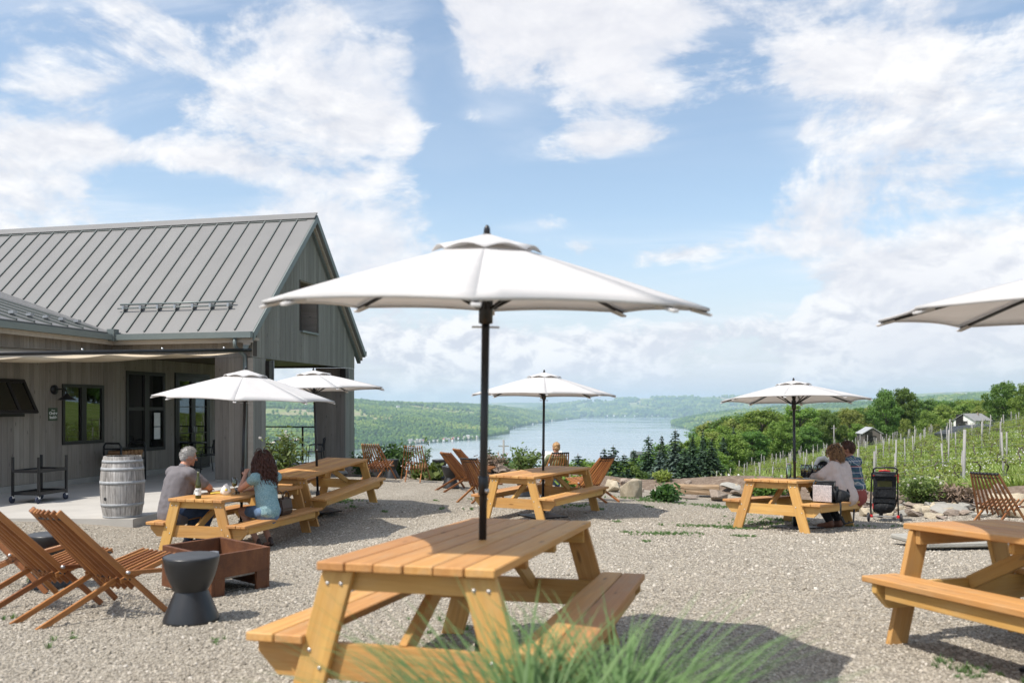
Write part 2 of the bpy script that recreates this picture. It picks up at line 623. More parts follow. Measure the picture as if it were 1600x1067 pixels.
MAT["stool"] = plain("black ceramic", (0.021, 0.022, 0.024), 0.36, 0, 0.25, 5, 0.1, 30, 0.2)
MAT["stool_top"] = plain("paler black ceramic", (0.055, 0.058, 0.062), 0.55, 0, 0.25, 8, 0.1, 40, 0.2)  # stool tops are paler and rougher than the sides
MAT["rubber"] = plain("rubber", (0.02, 0.021, 0.024), 0.7)
MAT["blue_rubber"] = plain("blue black rubber", (0.018, 0.025, 0.05), 0.6)
MAT["white_pl"] = plain("white plastic", (0.75, 0.75, 0.73), 0.4)
MAT["paper"] = plain("paper", (0.78, 0.78, 0.75), 0.7)
MAT["white_paint"] = plain("white paint", (0.78, 0.77, 0.74), 0.6, 0, 0.05)
MAT["grey_roof"] = plain("grey shingles", (0.22, 0.22, 0.22), 0.8, 0, 0.2, 3)
MAT["tin_roof"] = plain("old tin roof", (0.50, 0.50, 0.49), 0.5, 0.4, 0.15, 1)
MAT["barn"] = wood("old barn boards", (0.17, 0.15, 0.135), (0.10, 0.085, 0.075), 0.85, 0.3, 0.3, True)
MAT["red_paint"] = plain("red paint", (0.42, 0.05, 0.04), 0.6)
MAT["bark"] = plain("bark", (0.13, 0.105, 0.085), 0.9, 0, 0.35, 6, 0.5, 20, 0.2)
MAT["vine_bark"] = plain("vine bark", (0.10, 0.075, 0.06), 0.9, 0, 0.35, 20, 0.5, 40, 0.3)
MAT["post"] = plain("weathered post", (0.27, 0.262, 0.25), 0.85, 0, 0.25, 12, 0.3, 40, 0.35, stretch=(1, 1, .2))
MAT["netting"] = plain("dark netting", (0.03, 0.036, 0.042), 0.85, 0, 0.3, 3)
MAT["soil"] = plain("soil", (0.12, 0.085, 0.06), 0.95, 0, 0.3, 6, 0.5, 30)
MAT["leaf_a"] = leafy("leaves spring green", (0.105, 0.185, 0.032), (0.245, 0.345, 0.078))
MAT["leaf_b"] = leafy("leaves deep green", (0.070, 0.140, 0.028), (0.175, 0.275, 0.068))
MAT["leaf_c"] = leafy("leaves yellow green", (0.150, 0.205, 0.040), (0.31, 0.35, 0.10))
MAT["needle"] = leafy("needles", (0.022, 0.050, 0.026), (0.075, 0.125, 0.070), 0.1)
MAT["needle_blue"] = leafy("blue spruce needles", (0.045, 0.080, 0.065), (0.125, 0.175, 0.140), 0.1)
MAT["shrub"] = leafy("shrub leaves", (0.030, 0.078, 0.024), (0.11, 0.185, 0.060))
MAT["shrub_pale"] = leafy("pale shrub leaves", (0.075, 0.120, 0.030), (0.190, 0.250, 0.085))
MAT["blade"] = leafy("grass blades", (0.060, 0.140, 0.042), (0.215, 0.325, 0.145), 0.4, 0.1)
MAT["meadow"] = leafy("meadow grass", (0.175, 0.245, 0.055), (0.36, 0.425, 0.145), 0.35, 0.5)
MAT["dry"] = leafy("dry twigs", (0.15, 0.10, 0.075), (0.30, 0.22, 0.17), 0.1)
MAT["petal"] = leafy("white petals", (0.70, 0.62, 0.68), (0.85, 0.80, 0.84), 0.3)


def mat_canopy():
    m, w = new_mat("umbrella fabric")
    tc = w.n("ShaderNodeTexCoord").outputs["Object"]
    n = w.noise(tc, 6, 4, 0.55)
    col = w.ramp(n, [(0.3, (0.74, 0.735, 0.73)), (0.7, (0.78, 0.775, 0.77))])
    wv = w.noise(tc, 900, 2, 0.5)
    fold = w.noise(w.vmath("MULTIPLY", tc, (1, 1, 3)), 3.5, 3, 0.5)
    out = w.n("ShaderNodeOutputMaterial")
    p = w.n("ShaderNodeBsdfPrincipled", inp={"Roughness": 0.8, "Specular IOR Level": 0.15})
    b = w.n("ShaderNodeBump", inp={"Strength": 0.25, "Distance": 0.02})
    w.t.links.new(w.math("ADD", fold, w.math("MULTIPLY", wv, 0.03)), b.inputs["Height"])
    w.t.links.new(b.outputs[0], p.inputs["Normal"])
    t = w.n("ShaderNodeBsdfTranslucent")
    w.t.links.new(col, p.inputs["Base Color"])
    w.t.links.new(w.mix(1.0, col, (0.98, 0.95, 0.92), "MULTIPLY"), t.inputs["Color"])
    ms = w.n("ShaderNodeMixShader", inp={0: 0.40})
    w.t.links.new(p.outputs[0], ms.inputs[1])
    w.t.links.new(t.outputs[0], ms.inputs[2])
    w.t.links.new(ms.outputs[0], out.inputs["Surface"])
    return m


MAT["canopy"] = mat_canopy()


def mat_cloth(name, c, var=0.1, weave=500, fold=0.4, fscale=7, rough=0.85, speck=None):
    m, w = new_mat(name)
    tc = w.n("ShaderNodeTexCoord").outputs["Object"]
    n = w.noise(tc, 5, 4, 0.6)
    col = w.ramp(n, [(0.3, sc(c, 1 - var)), (0.7, sc(c, 1 + var))])
    if speck:
        s = w.noise(tc, 90, 4, 0.7)
        col = w.mix(w.smooth(s, 0.46, 0.58), col, speck)
    f = w.noise(w.vmath("MULTIPLY", tc, (1, 1, .45)), fscale, 3, 0.5, 0.8)
    fin(m, w, col, rough, 0, w.math("ADD", f, w.math("MULTIPLY", w.noise(tc, weave, 2), 0.02)), fold, 0.05, 0.15)
    return m


MAT["sail"] = mat_cloth("shade sail", (0.52, 0.44, 0.33), 0.05, fold=0.15, fscale=2)
MAT["tee_grey"] = mat_cloth("grey polo", (0.165, 0.155, 0.165), 0.04, fold=0.9, fscale=5)
MAT["tee_teal"] = mat_cloth("teal tee", (0.16, 0.29, 0.33), 0.06, fold=0.5, speck=(0.30, 0.43, 0.45))
MAT["denim"] = mat_cloth("denim", (0.045, 0.075, 0.15), 0.25)
MAT["denim_light"] = mat_cloth("light denim", (0.12, 0.19, 0.30), 0.35)
MAT["black_cloth"] = mat_cloth("black cloth", (0.016, 0.016, 0.018), 0.2)
MAT["shawl"] = mat_cloth("pale shawl", (0.52, 0.435, 0.40), 0.05, fold=0.7, fscale=8)
MAT["red_cloth"] = mat_cloth("brick red shorts", (0.27, 0.075, 0.065), 0.1)
MAT["olive_cloth"] = mat_cloth("olive top", (0.20, 0.22, 0.13), 0.1)
MAT["leather"] = plain("dark brown leather", (0.045, 0.022, 0.014), 0.42, 0, 0.3, 8, 0.3, 60)
MAT["boot"] = plain("black leather", (0.02, 0.018, 0.017), 0.5)
MAT["tan_boot"] = plain("brown suede", (0.15, 0.065, 0.035), 0.7)
MAT["sneaker"] = plain("dark sneaker", (0.05, 0.052, 0.06), 0.7)
MAT["skin"] = plain("skin", (0.50, 0.265, 0.185), 0.5, 0, 0.08, 9, 0.1, 200, 0)
MAT["skin_tan"] = plain("tanned skin", (0.46, 0.215, 0.135), 0.5, 0, 0.08, 9, 0.1, 200, 0)
MAT["hair_grey"] = plain("grey hair", (0.36, 0.35, 0.34), 0.6, 0, 0.35, 45, 0.6, 80, 0)
MAT["hair_auburn"] = plain("dark auburn hair", (0.062, 0.019, 0.010), 0.42, 0, 0.45, 18, 0.2, 80, 0)
MAT["hair_brown"] = plain("brown hair", (0.075, 0.030, 0.017), 0.5, 0, 0.4, 30, 0.5, 80, 0)
MAT["hair_dark"] = plain("dark roots", (0.030, 0.018, 0.013), 0.5, 0, 0.4, 30, 0.5, 80, 0)
MAT["hair_bronde"] = plain("wavy bronde hair", (0.23, 0.125, 0.055), 0.5, 0, 0.55, 16, 0.4, 80, 0)
MAT["hair_blond"] = plain("blond hair", (0.36, 0.215, 0.095), 0.5, 0, 0.45, 25, 0.5, 80, 0)
MAT["eye"] = plain("eye", (0.6, 0.58, 0.55), 0.2, rnd=0)
MAT["bag_black"] = mat_cloth("black nylon", (0.017, 0.018, 0.020), 0.2, fold=0.9, fscale=10, rough=0.5)
MAT["cream"] = plain("cream plastic", (0.62, 0.56, 0.46), 0.5)
MAT["yellow"] = plain("yellow wrapper", (0.62, 0.48, 0.07), 0.5)
MAT["red_pl"] = plain("red trim", (0.55, 0.03, 0.03), 0.4)
MAT["log"] = wood("split logs", (0.42, 0.24, 0.12), (0.22, 0.11, 0.05), 0.8, 0.6, 0.4, False)
MAT["ash"] = plain("ash", (0.28, 0.26, 0.24), 0.95, 0, 0.4, 20, 0.8, 30)
MAT["sign_green"] = plain("sign green", (0.045, 0.075, 0.035), 0.5, rnd=0)
MAT["sign_white"] = plain("sign lettering", (0.75, 0.75, 0.72), 0.6, rnd=0)


def mat_plaid():
    m, w = new_mat("plaid shirt")
    tc = w.n("ShaderNodeTexCoord").outputs["Object"]
    sep = w.n("ShaderNodeSeparateXYZ", inp={0: tc})
    def stripe(s, freq, width, ph=0.0):
        f = w.math("FRACT", w.math("ADD", w.math("MULTIPLY", s, freq), ph))
        return w.math("LESS_THAN", f, width)
    hx = w.math("ADD", sep.outputs[0], w.math("MULTIPLY", sep.outputs[1], 0.7))
    col = w.mix(stripe(hx, 11, 0.45), (0.05, 0.075, 0.13), (0.11, 0.16, 0.22))
    col = w.mix(w.math("MULTIPLY", stripe(sep.outputs[2], 11, 0.45), 0.6), col, (0.04, 0.10, 0.10))
    col = w.mix(w.math("MULTIPLY", stripe(hx, 14, 0.15, 0.3), 0.8), col, (0.50, 0.48, 0.44))
    col = w.mix(w.math("MULTIPLY", stripe(sep.outputs[2], 11, 0.10, 0.3), 0.8), col, (0.50, 0.48, 0.44))
    col = w.mix(w.math("MULTIPLY", stripe(sep.outputs[2], 5.5, 0.06, 0.6), 0.8), col, (0.35, 0.06, 0.04))
    f = w.noise(tc, 8, 3, 0.5, 0.6)
    fin(m, w, col, 0.85, 0, f, 0.5, 0.05, 0.15)
    return m


MAT["plaid"] = mat_plaid()


def mat_pattern():
    m, w = new_mat("silver patterned panel")
    tc = w.n("ShaderNodeTexCoord").outputs["Object"]
    v = w.n("ShaderNodeTexVoronoi", feature="DISTANCE_TO_EDGE", inp={"Scale": 75.0})
    w.t.links.new(w.vmath("MULTIPLY", tc, (1, 1, 1.5)), v.inputs["Vector"])
    n = w.noise(tc, 30, 4, 0.7)
    e = w.math("ADD", v.outputs["Distance"], w.math("MULTIPLY", w.math("SUBTRACT", n, 0.5), 0.25))
    col = w.ramp(e, [(0.02, (0.22, 0.20, 0.21)), (0.2, (0.62, 0.57, 0.56))])
    fin(m, w, col, 0.45)
    return m


MAT["pattern"] = mat_pattern()


def mat_glass(name, tint=(0.9, 0.97, 0.95), pane=False):
    m, w = new_mat(name)
    out = w.n("ShaderNodeOutputMaterial")
    if pane:
        g = w.n("ShaderNodeBsdfGlossy", inp={"Roughness": 0.008, "Color": (0.62, 0.66, 0.62, 1)})
        t = w.n("ShaderNodeBsdfTransparent", inp={"Color": (0.45, 0.5, 0.48, 1)})
        fr = w.n("ShaderNodeFresnel", inp={"IOR": 2.1}).outputs[0]
        ms = w.n("ShaderNodeMixShader", inp={0: w.math("ADD", fr, 0.08, clamp=True)})
    else:
        g = w.n("ShaderNodeBsdfGlossy", inp={"Roughness": 0.01})
        t = w.n("ShaderNodeBsdfTransparent", inp={"Color": (*tint, 1)})
        fr = w.n("ShaderNodeFresnel", inp={"IOR": 1.5}).outputs[0]
        lw = w.n("ShaderNodeLayerWeight", inp={"Blend": 0.25}).outputs["Facing"]
        ms = w.n("ShaderNodeMixShader", inp={0: w.math("MULTIPLY", w.math("ADD", fr, w.math("MULTIPLY", lw, 0.75)), 0.95, clamp=True)})
    w.t.links.new(t.outputs[0], ms.inputs[1])
    w.t.links.new(g.outputs[0], ms.inputs[2])
    w.t.links.new(ms.outputs[0], out.inputs["Surface"])
    return m


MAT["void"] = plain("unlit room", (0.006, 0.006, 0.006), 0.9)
MAT["pane"] = mat_glass("window pane", pane=True)
MAT["glass"] = mat_glass("clear glass")
MAT["bottle"] = plain("olive bottle glass", (0.055, 0.058, 0.012), 0.12, 0, 0.05, spec=0.6)
MAT["wine"] = plain("white wine", (0.62, 0.52, 0.16), 0.1)
MAT["rose"] = plain("amber wine", (0.70, 0.22, 0.05), 0.1)


def mat_corten():
    m, w = new_mat("corten steel")
    tc = w.n("ShaderNodeTexCoord").outputs["Object"]
    a = w.noise(tc, 5, 6, 0.65)
    st = w.noise(w.vmath("MULTIPLY", tc, (22, 22, 1.5)), 1.0, 4, 0.6)
    b = w.noise(tc, 90, 3, 0.6)
    col = w.ramp(a, [(0.28, (0.07, 0.028, 0.015)), (0.5, (0.145, 0.056, 0.024)), (0.75, (0.235, 0.10, 0.042))])
    col = w.mix(w.smooth(st, 0.55, 0.8, 0.0, 0.45), col, (0.08, 0.04, 0.03))
    col = w.mix(w.smooth(b, 0.55, 0.75, 0.0, 0.4), col, (0.28, 0.12, 0.06))
    fin(m, w, col, w.math("ADD", 0.5, w.math("MULTIPLY", a, 0.3)), 0.2, b, 0.2, 0.004)
    return m


MAT["corten"] = mat_corten()


def mat_barrel():
    m, w = new_mat("weathered oak staves")
    tc = w.n("ShaderNodeTexCoord").outputs["Object"]
    oi = w.n("ShaderNodeObjectInfo").outputs["Random"]
    off = w.vmath("ADD", tc, w.n("ShaderNodeCombineXYZ", inp={0: w.math("MULTIPLY", oi, 53.0), 1: w.math("MULTIPLY", oi, 17.0)}).outputs[0])
    g = w.noise(w.vmath("MULTIPLY", off, (26, 26, 2.2)), 1.0, 5, 0.65, 0.4)
    big = w.noise(off, 3.5, 4, 0.6)
    col = w.ramp(g, [(0.25, (0.15, 0.14, 0.13)), (0.5, (0.36, 0.345, 0.33)), (0.75, (0.58, 0.56, 0.535))])
    col = w.mix(w.smooth(big, 0.5, 0.75, 0, 0.55), col, (0.10, 0.095, 0.09))
    col = w.n("ShaderNodeHueSaturation", inp={"Color": col, "Value": w.math("ADD", 0.75, w.math("MULTIPLY", oi, 0.5))}).outputs[0]
    fin(m, w, col, 0.85, 0, g, 0.5, 0.006, 0.2)
    return m


MAT["barrel"] = mat_barrel()


def mat_stone(name, a, b, c, scale=3.0):
    m, w = new_mat(name)
    tc = w.n("ShaderNodeTexCoord").outputs["Object"]
    oi = w.n("ShaderNodeObjectInfo").outputs["Random"]
    off = w.vmath("ADD", tc, w.n("ShaderNodeCombineXYZ", inp={0: w.math("MULTIPLY", oi, 31.0), 1: w.math("MULTIPLY", oi, 7.0)}).outputs[0])
    n = w.noise(off, scale, 7, 0.65, 0.5)
    s = w.noise(w.vmath("MULTIPLY", off, (1, 1, 9)), scale * 2, 5, 0.6)
    col = w.ramp(w.math("ADD", w.math("MULTIPLY", n, 0.6), w.math("MULTIPLY", s, 0.4)), [(0.3, a), (0.5, b), (0.72, c)])
    col = w.n("ShaderNodeHueSaturation", inp={"Color": col, "Value": w.math("ADD", 0.78, w.math("MULTIPLY", oi, 0.45))}).outputs[0]
    fin(m, w, col, 0.9, 0, w.math("ADD", n, w.math("MULTIPLY", w.noise(off, 60, 4), 0.3)), 0.6, 0.03, 0.2)
    return m


MAT["stone"] = mat_stone("field stone", (0.15, 0.12, 0.095), (0.27, 0.22, 0.18), (0.40, 0.345, 0.29))
MAT["stone_pale"] = mat_stone("pale sandstone", (0.30, 0.25, 0.175), (0.44, 0.38, 0.28), (0.55, 0.49, 0.39))
MAT["flag"] = mat_stone("grey flagstone", (0.25, 0.24, 0.215), (0.33, 0.32, 0.285), (0.42, 0.40, 0.365), 1.5)
MAT["ledge"] = mat_stone("brown ledge stone", (0.19, 0.125, 0.075), (0.30, 0.21, 0.13), (0.40, 0.31, 0.22), 2.0)


def mat_ground():
    m, w = new_mat("gravel terrace and meadow")
    geo = w.n("ShaderNodeNewGeometry").outputs["Position"]
    v1 = w.n("ShaderNodeTexVoronoi", feature="F1", inp={"Scale": 42.0, "Randomness": 1.0})
    w.t.links.new(geo, v1.inputs["Vector"])
    v2 = w.n("ShaderNodeTexVoronoi", feature="F1", inp={"Scale": 75.0, "Randomness": 1.0})
    w.t.links.new(geo, v2.inputs["Vector"])
    n1 = w.noise(geo, 0.7, 5, 0.6)
    n2 = w.noise(geo, 7, 5, 0.65)
    pick = w.n("ShaderNodeSeparateColor", inp={0: v1.outputs["Color"]}).outputs[0]
    col = w.ramp(pick, [(0.0, (0.22, 0.193, 0.156)), (0.35, (0.345, 0.308, 0.25)), (0.75, (0.42, 0.378, 0.312)), (1.0, (0.50, 0.455, 0.38))])
    gap = w.smooth(v1.outputs["Distance"], 0.35, 0.75, 1.0, 0.55)
    col = w.mix(1.0, col, w.n("ShaderNodeCombineColor", inp={0: gap, 1: gap, 2: gap}).outputs[0], "MULTIPLY")
    col = w.mix(w.smooth(n1, 0.35, 0.7, 0.0, 0.45), col, (0.36, 0.325, 0.27))
    col = w.mix(w.smooth(n2, 0.55, 0.75, 0.0, 0.35), col, (0.22, 0.19, 0.15))
    path = w.noise(w.vmath("MULTIPLY", geo, (0.30, 0.16, 1)), 1.0, 4, 0.6, 0.8)
    col = w.mix(w.smooth(path, 0.50, 0.68, 0.0, 0.5), col, (0.46, 0.42, 0.355))
    col = w.mix(w.smooth(path, 0.46, 0.30, 0.0, 0.4), col, (0.22, 0.19, 0.15))
    hgt = w.math("ADD", w.math("MULTIPLY", w.math("SUBTRACT", 1.0, v1.outputs["Distance"]), 1.0), w.math("MULTIPLY", w.math("SUBTRACT", 1.0, v2.outputs["Distance"]), 0.5))
    gr = w.n("ShaderNodeAttribute", attribute_name="grass").outputs["Fac"]
    mu = w.n("ShaderNodeAttribute", attribute_name="mulch").outputs["Fac"]
    edge = w.math("MULTIPLY", w.math("SUBTRACT", w.noise(geo, 1.6, 5, 0.65), 0.5), 0.9)
    gm = w.smooth(w.math("ADD", gr, edge), 0.40, 0.60)
    mm = w.smooth(w.math("ADD", mu, edge), 0.40, 0.60)
    gcol = w.ramp(w.noise(geo, 0.9, 6, 0.65), [(0.3, (0.12, 0.175, 0.038)), (0.55, (0.185, 0.245, 0.062)), (0.78, (0.25, 0.29, 0.10))])
    mcol = w.ramp(w.noise(geo, 9, 6, 0.7), [(0.3, (0.12, 0.085, 0.062)), (0.55, (0.22, 0.17, 0.13)), (0.75, (0.34, 0.285, 0.23))])
    col = w.mix(mm, col, mcol)
    col = w.mix(gm, col, gcol)
    fin(m, w, col, 0.95, 0, w.math("ADD", hgt, w.math("MULTIPLY", w.noise(geo, 12, 5, 0.7), 0.8)), 0.75, 0.022, 0.15)
    return m


MAT["ground"] = mat_ground()


def mat_pebble():
    m, w = new_mat("pebbles")
    oi = w.n("ShaderNodeObjectInfo").outputs["Random"]
    col = w.ramp(oi, [(0.0, (0.20, 0.177, 0.143)), (0.3, (0.335, 0.30, 0.243)), (0.7, (0.425, 0.382, 0.316)), (0.93, (0.49, 0.446, 0.38)), (1.0, (0.58, 0.54, 0.48))])
    fin(m, w, col, 0.9, 0, spec=0.2)
    return m


MAT["pebble"] = mat_pebble()


def mat_hill():
    m, w = new_mat("wooded hillside")
    geo = w.n("ShaderNodeNewGeometry").outputs["Position"]
    at = w.n("ShaderNodeAttribute", attribute_name="field").outputs["Fac"]
    n = w.noise(geo, 0.012, 7, 0.68)
    wood_c = w.ramp(n, [(0.3, (0.045, 0.088, 0.024)), (0.5, (0.085, 0.140, 0.032)), (0.7, (0.145, 0.195, 0.048))])
    f = w.noise(geo, 0.003, 3, 0.5)
    fld = w.ramp(f, [(0.35, (0.13, 0.19, 0.05)), (0.5, (0.24, 0.27, 0.10)), (0.62, (0.30, 0.26, 0.16))])
    col = w.mix(w.smooth(at, 0.4, 0.6), wood_c, fld)
    fin(m, w, col, 0.95, 0, w.noise(geo, 0.07, 4, 0.7), 0.8, 6.0, 0.1)
    return m


MAT["hill"] = mat_hill()


def mat_forest(name="forest crowns"):
    m, w = new_mat(name)
    oi = w.n("ShaderNodeObjectInfo")
    loc = oi.outputs["Location"]
    patch = w.noise(loc, 0.0028, 5, 0.6, 0.6)
    f = w.math("ADD", w.math("MULTIPLY", oi.outputs["Random"], 0.42), w.math("MULTIPLY", w.smooth(patch, 0.36, 0.66), 0.58))
    col = w.ramp(f, [(0.0, (0.026, 0.062, 0.030)), (0.3, (0.050, 0.105, 0.034)), (0.6, (0.110, 0.180, 0.040)), (0.85, (0.190, 0.250, 0.060)), (1.0, (0.27, 0.27, 0.085))])
    fin(m, w, col, 0.9, 0, spec=0.1)
    return m


MAT["forest"] = mat_forest()


def mat_water():
    m, w = new_mat("lake water")
    geo = w.n("ShaderNodeNewGeometry").outputs["Position"]
    big = w.noise(w.vmath("MULTIPLY", geo, (1, 2.6, 1)), 0.0011, 5, 0.6, 0.4)
    col = w.ramp(big, [(0.35, (0.17, 0.23, 0.245)), (0.7, (0.24, 0.29, 0.30))])
    rg = w.smooth(big, 0.38, 0.62, 0.06, 0.20)
    wv = w.noise(w.vmath("MULTIPLY", geo, (1, 1.6, 1)), 0.25, 4, 0.6)
    fin(m, w, col, rg, 0, wv, 0.03, 1.0, 0.6)
    return m


MAT["water"] = mat_water()
# ------------------------------------------------------------------ terrain
CTRL = [(-.17, 4.4, -1.454), (-3.85, 11.8, -1.95), (-3.2, 14.2, -1.76), (.5, 13.8, -1.814), (4.45, 13.06, -1.889), (3.27, 4.55, -1.485), (-3.0, 7.0, -1.60), (-6.2, 12.6, -1.78),
        (-2.9, 18.0, -1.65), (-1.2, 17.8, -1.79), (1.5, 15.6, -1.77), (6.9, 15.3, -2.04), (-0.2, 19.5, -1.80), (2.6, 17.6, -1.87), (-5.5, 17.5, -1.75), (-4.6, 20.0, -1.68)]
_S = 1.7
_base = lambda y: -1.30 - 0.0347 * y
_G = np.array([[math.exp(-((a[0] - b[0]) ** 2 + (a[1] - b[1]) ** 2) / (2 * _S * _S)) for b in CTRL] for a in CTRL])
_AMP = np.linalg.solve(_G + 0.02 * np.eye(len(CTRL)), np.array([c[2] - _base(c[1]) for c in CTRL]))
_YBX = np.array([-400, -40, -9.5, -8, -4.8, -1, 2, 4, 6, 7.5, 9.5, 13, 20, 60, 400], float)
_YBY = np.array([27, 27, 27, 26, 21.2, 20.6, 20.2, 19.0, 17.2, 15.9, 14.9, 13.2, 11, 6, 6], float)


def sstep(x, a, b):
    t = np.clip((x - a) / (b - a), 0, 1)
    return t * t * (3 - 2 * t)


def terrain(X, Y):
    """World height of the ground at (X, Y)."""
    X = np.asarray(X, float)
    Y = np.asarray(Y, float)
    T = -1.30 - 0.0347 * np.clip(Y, -60, 30)
    for (cx, cy, _), a in zip(CTRL, _AMP):
        T = T + a * np.exp(-((X - cx) ** 2 + (Y - cy) ** 2) / (2 * _S * _S))
    yb = np.interp(X, _YBX, _YBY)
    s = Y - yb
    wr = sstep(X, 45, 100)
    xl = np.where(X < 60, X, 60 + 0.05 * (X - 60))
    xl = np.maximum(xl, -60)
    far = np.maximum(0, Y - 110)
    slope = (0.0995 * Y + 0.0004 * far ** 2) * (1 - wr) + (0.0995 * np.minimum(Y, 130) + 0.030 * np.maximum(0, Y - 130)) * wr
    P = -2.77 + 0.175 * xl - slope
    P = P + 0.25 * np.sin(X * 0.11 + 1.0) * np.sin(Y * 0.09) * sstep(Y, 25, 60)
    P = P - 130 * sstep(Y, 280, 720) * sstep(X, 20, 90)
    P = np.maximum(P, -118.0)
    berm = 0.42 * np.exp(-((s - 1.3) / 0.9) ** 2) * (0.75 + 0.25 * np.sin(X * 1.3 + .5))
    t = sstep(s, 1.3, 6.5)
    return (T + berm) * (1 - t) + P * t + CAMZ


def gz(x, y):
    return float(terrain(x, y))


def gp(px, py):
    """The ground point under a foot seen at photograph pixel (px, py)."""
    rx, rz = (px - 800) / FPX, (HZ - py) / FPX
    lo, hi = 1.0, 1.0
    d = 1.0
    while d < 400:
        if CAMZ + rz * d <= gz(rx * d, d):
            hi = d
            break
        lo = d
        d += 0.25
    for _ in range(30):
        mid = (lo + hi) / 2
        if CAMZ + rz * mid <= gz(rx * mid, mid):
            hi = mid
        else:
            lo = mid
    return Vector((rx * hi, hi, gz(rx * hi, hi)))


def at(px, py, d):
    """The point at depth d seen at a photograph pixel."""
    return Vector(((px - 800) / FPX * d, d, CAMZ + (HZ - py) / FPX * d))


def build_ground():
    xs = np.unique(np.round(np.concatenate([np.linspace(-15, 16, 187), np.linspace(-60, -15, 46), np.linspace(16, 70, 70), -np.geomspace(60, 9000, 36), np.geomspace(70, 9000, 40)]), 3))
    ys = np.unique(np.round(np.concatenate([np.linspace(-2, 27, 175), np.linspace(27, 160, 110), -np.geomspace(2, 600, 22), np.geomspace(160, 12000, 46)]), 3))
    X, Y = np.meshgrid(xs, ys)
    Z = terrain(X, Y)
    nx, ny = len(xs), len(ys)
    idx = np.arange(nx * ny).reshape(ny, nx)
    f = np.stack([idx[:-1, :-1], idx[:-1, 1:], idx[1:, 1:], idx[1:, :-1]], -1).reshape(-1, 4)
    s = Y - np.interp(X, _YBX, _YBY)
    grass = sstep(s, 2.0, 4.5)
    grass = np.maximum(grass, sstep(X, 5.0, 9.0) * sstep(s, 1.0, 2.6))
    mulch = sstep(s, -0.6, 0.4)
    me = mesh_np("ground", np.stack([X, Y, Z], -1).reshape(-1, 3), f, True, {"grass": grass.ravel(), "mulch": mulch.ravel()})
    tag(link("ground", me, mat=MAT["ground"]), kind="structure")


build_ground()

# the lake
LAKE = CAMZ - 110.0
n = 40
_x = np.linspace(-9000, 9000, n)
_y = np.linspace(700, 16000, n)
_X, _Y = np.meshgrid(_x, _y)
_i = np.arange(n * n).reshape(n, n)
me = mesh_np("lake", np.stack([_X, _Y, np.full_like(_X, LAKE)], -1).reshape(-1, 3), np.stack([_i[:-1, :-1], _i[:-1, 1:], _i[1:, 1:], _i[1:, :-1]], -1).reshape(-1, 4))
tag(link("lake", me, mat=MAT["water"]), kind="structure")

# ------------------------------------------------------------------ hills


def vnoise(x, y, seed=0):
    """Cheap smooth value noise, vectorised."""
    xi, yi = np.floor(x).astype(np.int64), np.floor(y).astype(np.int64)
    fx, fy = x - xi, y - yi
    fx, fy = fx * fx * (3 - 2 * fx), fy * fy * (3 - 2 * fy)

    def h(a, b):
        n = (a * 374761393 + b * 668265263 + seed * 1274126177) & 0x7fffffff
        n = ((n ^ (n >> 13)) * 1274126177) & 0x7fffffff
        return ((n ^ (n >> 16)) & 0xffff) / 65535.0
    return (h(xi, yi) * (1 - fx) + h(xi + 1, yi) * fx) * (1 - fy) + (h(xi, yi + 1) * (1 - fx) + h(xi + 1, yi + 1) * fx) * fy


def fbm(x, y, seed=0, o=4):
    r, a, t = 0, 1, 0
    for i in range(o):
        r = r + a * vnoise(x * 2 ** i, y * 2 ** i, seed + i)
        t += a
        a *= 0.5
    return r / t


def scatter(name, pts, size, src_mesh, mat, kind="stuff", tilt=0.0, squash=None, extra=None):
    """One object that repeats a small mesh on many points (geometry nodes)."""
    pts = np.asarray(pts, np.float32)
    me = bpy.data.meshes.new(name)
    me.vertices.add(len(pts))
    me.vertices.foreach_set("co", pts.ravel())
    a = me.attributes.new("size", "FLOAT_VECTOR", "POINT")
    size = np.asarray(size, np.float32)
    if size.ndim == 1:
        size = np.repeat(size[:, None], 3, 1)
    a.data.foreach_set("vector", size.ravel())
    rr = RNG.uniform(0, 1, (len(pts), 3)) * np.array([tilt, tilt, 2 * math.pi]) - np.array([tilt / 2, tilt / 2, 0])
    a = me.attributes.new("turn", "FLOAT_VECTOR", "POINT")
    a.data.foreach_set("vector", rr.astype(np.float32).ravel())
    o = link(name, me)
    if not src_mesh.materials:
        src_mesh.materials.append(mat)
    src = bpy.data.objects.new(name + "_piece", src_mesh)
    g = bpy.data.node_groups.new(name, "GeometryNodeTree")
    g.interface.new_socket("Geometry", in_out="INPUT", socket_type="NodeSocketGeometry")
    g.interface.new_socket("Geometry", in_out="OUTPUT", socket_type="NodeSocketGeometry")
    ni, no = g.nodes.new("NodeGroupInput"), g.nodes.new("NodeGroupOutput")
    oi = g.nodes.new("GeometryNodeObjectInfo")
    oi.inputs["Object"].default_value = src
    oi.inputs["As Instance"].default_value = True
    ip = g.nodes.new("GeometryNodeInstanceOnPoints")
    ns = g.nodes.new("GeometryNodeInputNamedAttribute")
    ns.data_type = "FLOAT_VECTOR"
    ns.inputs[0].default_value = "size"
    nr = g.nodes.new("GeometryNodeInputNamedAttribute")
    nr.data_type = "FLOAT_VECTOR"
    nr.inputs[0].default_value = "turn"
    e2r = g.nodes.new("FunctionNodeEulerToRotation")
    L = g.links.new
    L(ni.outputs[0], ip.inputs["Points"])
    L(oi.outputs["Geometry"], ip.inputs["Instance"])
    L(ns.outputs[0], ip.inputs["Scale"])
    L(nr.outputs[0], e2r.inputs[0])
    L(e2r.outputs[0], ip.inputs["Rotation"])
    L(ip.outputs[0], no.inputs[0])
    md = o.modifiers.new("scatter", "NODES")
    md.node_group = g
    return tag(o, kind=kind)


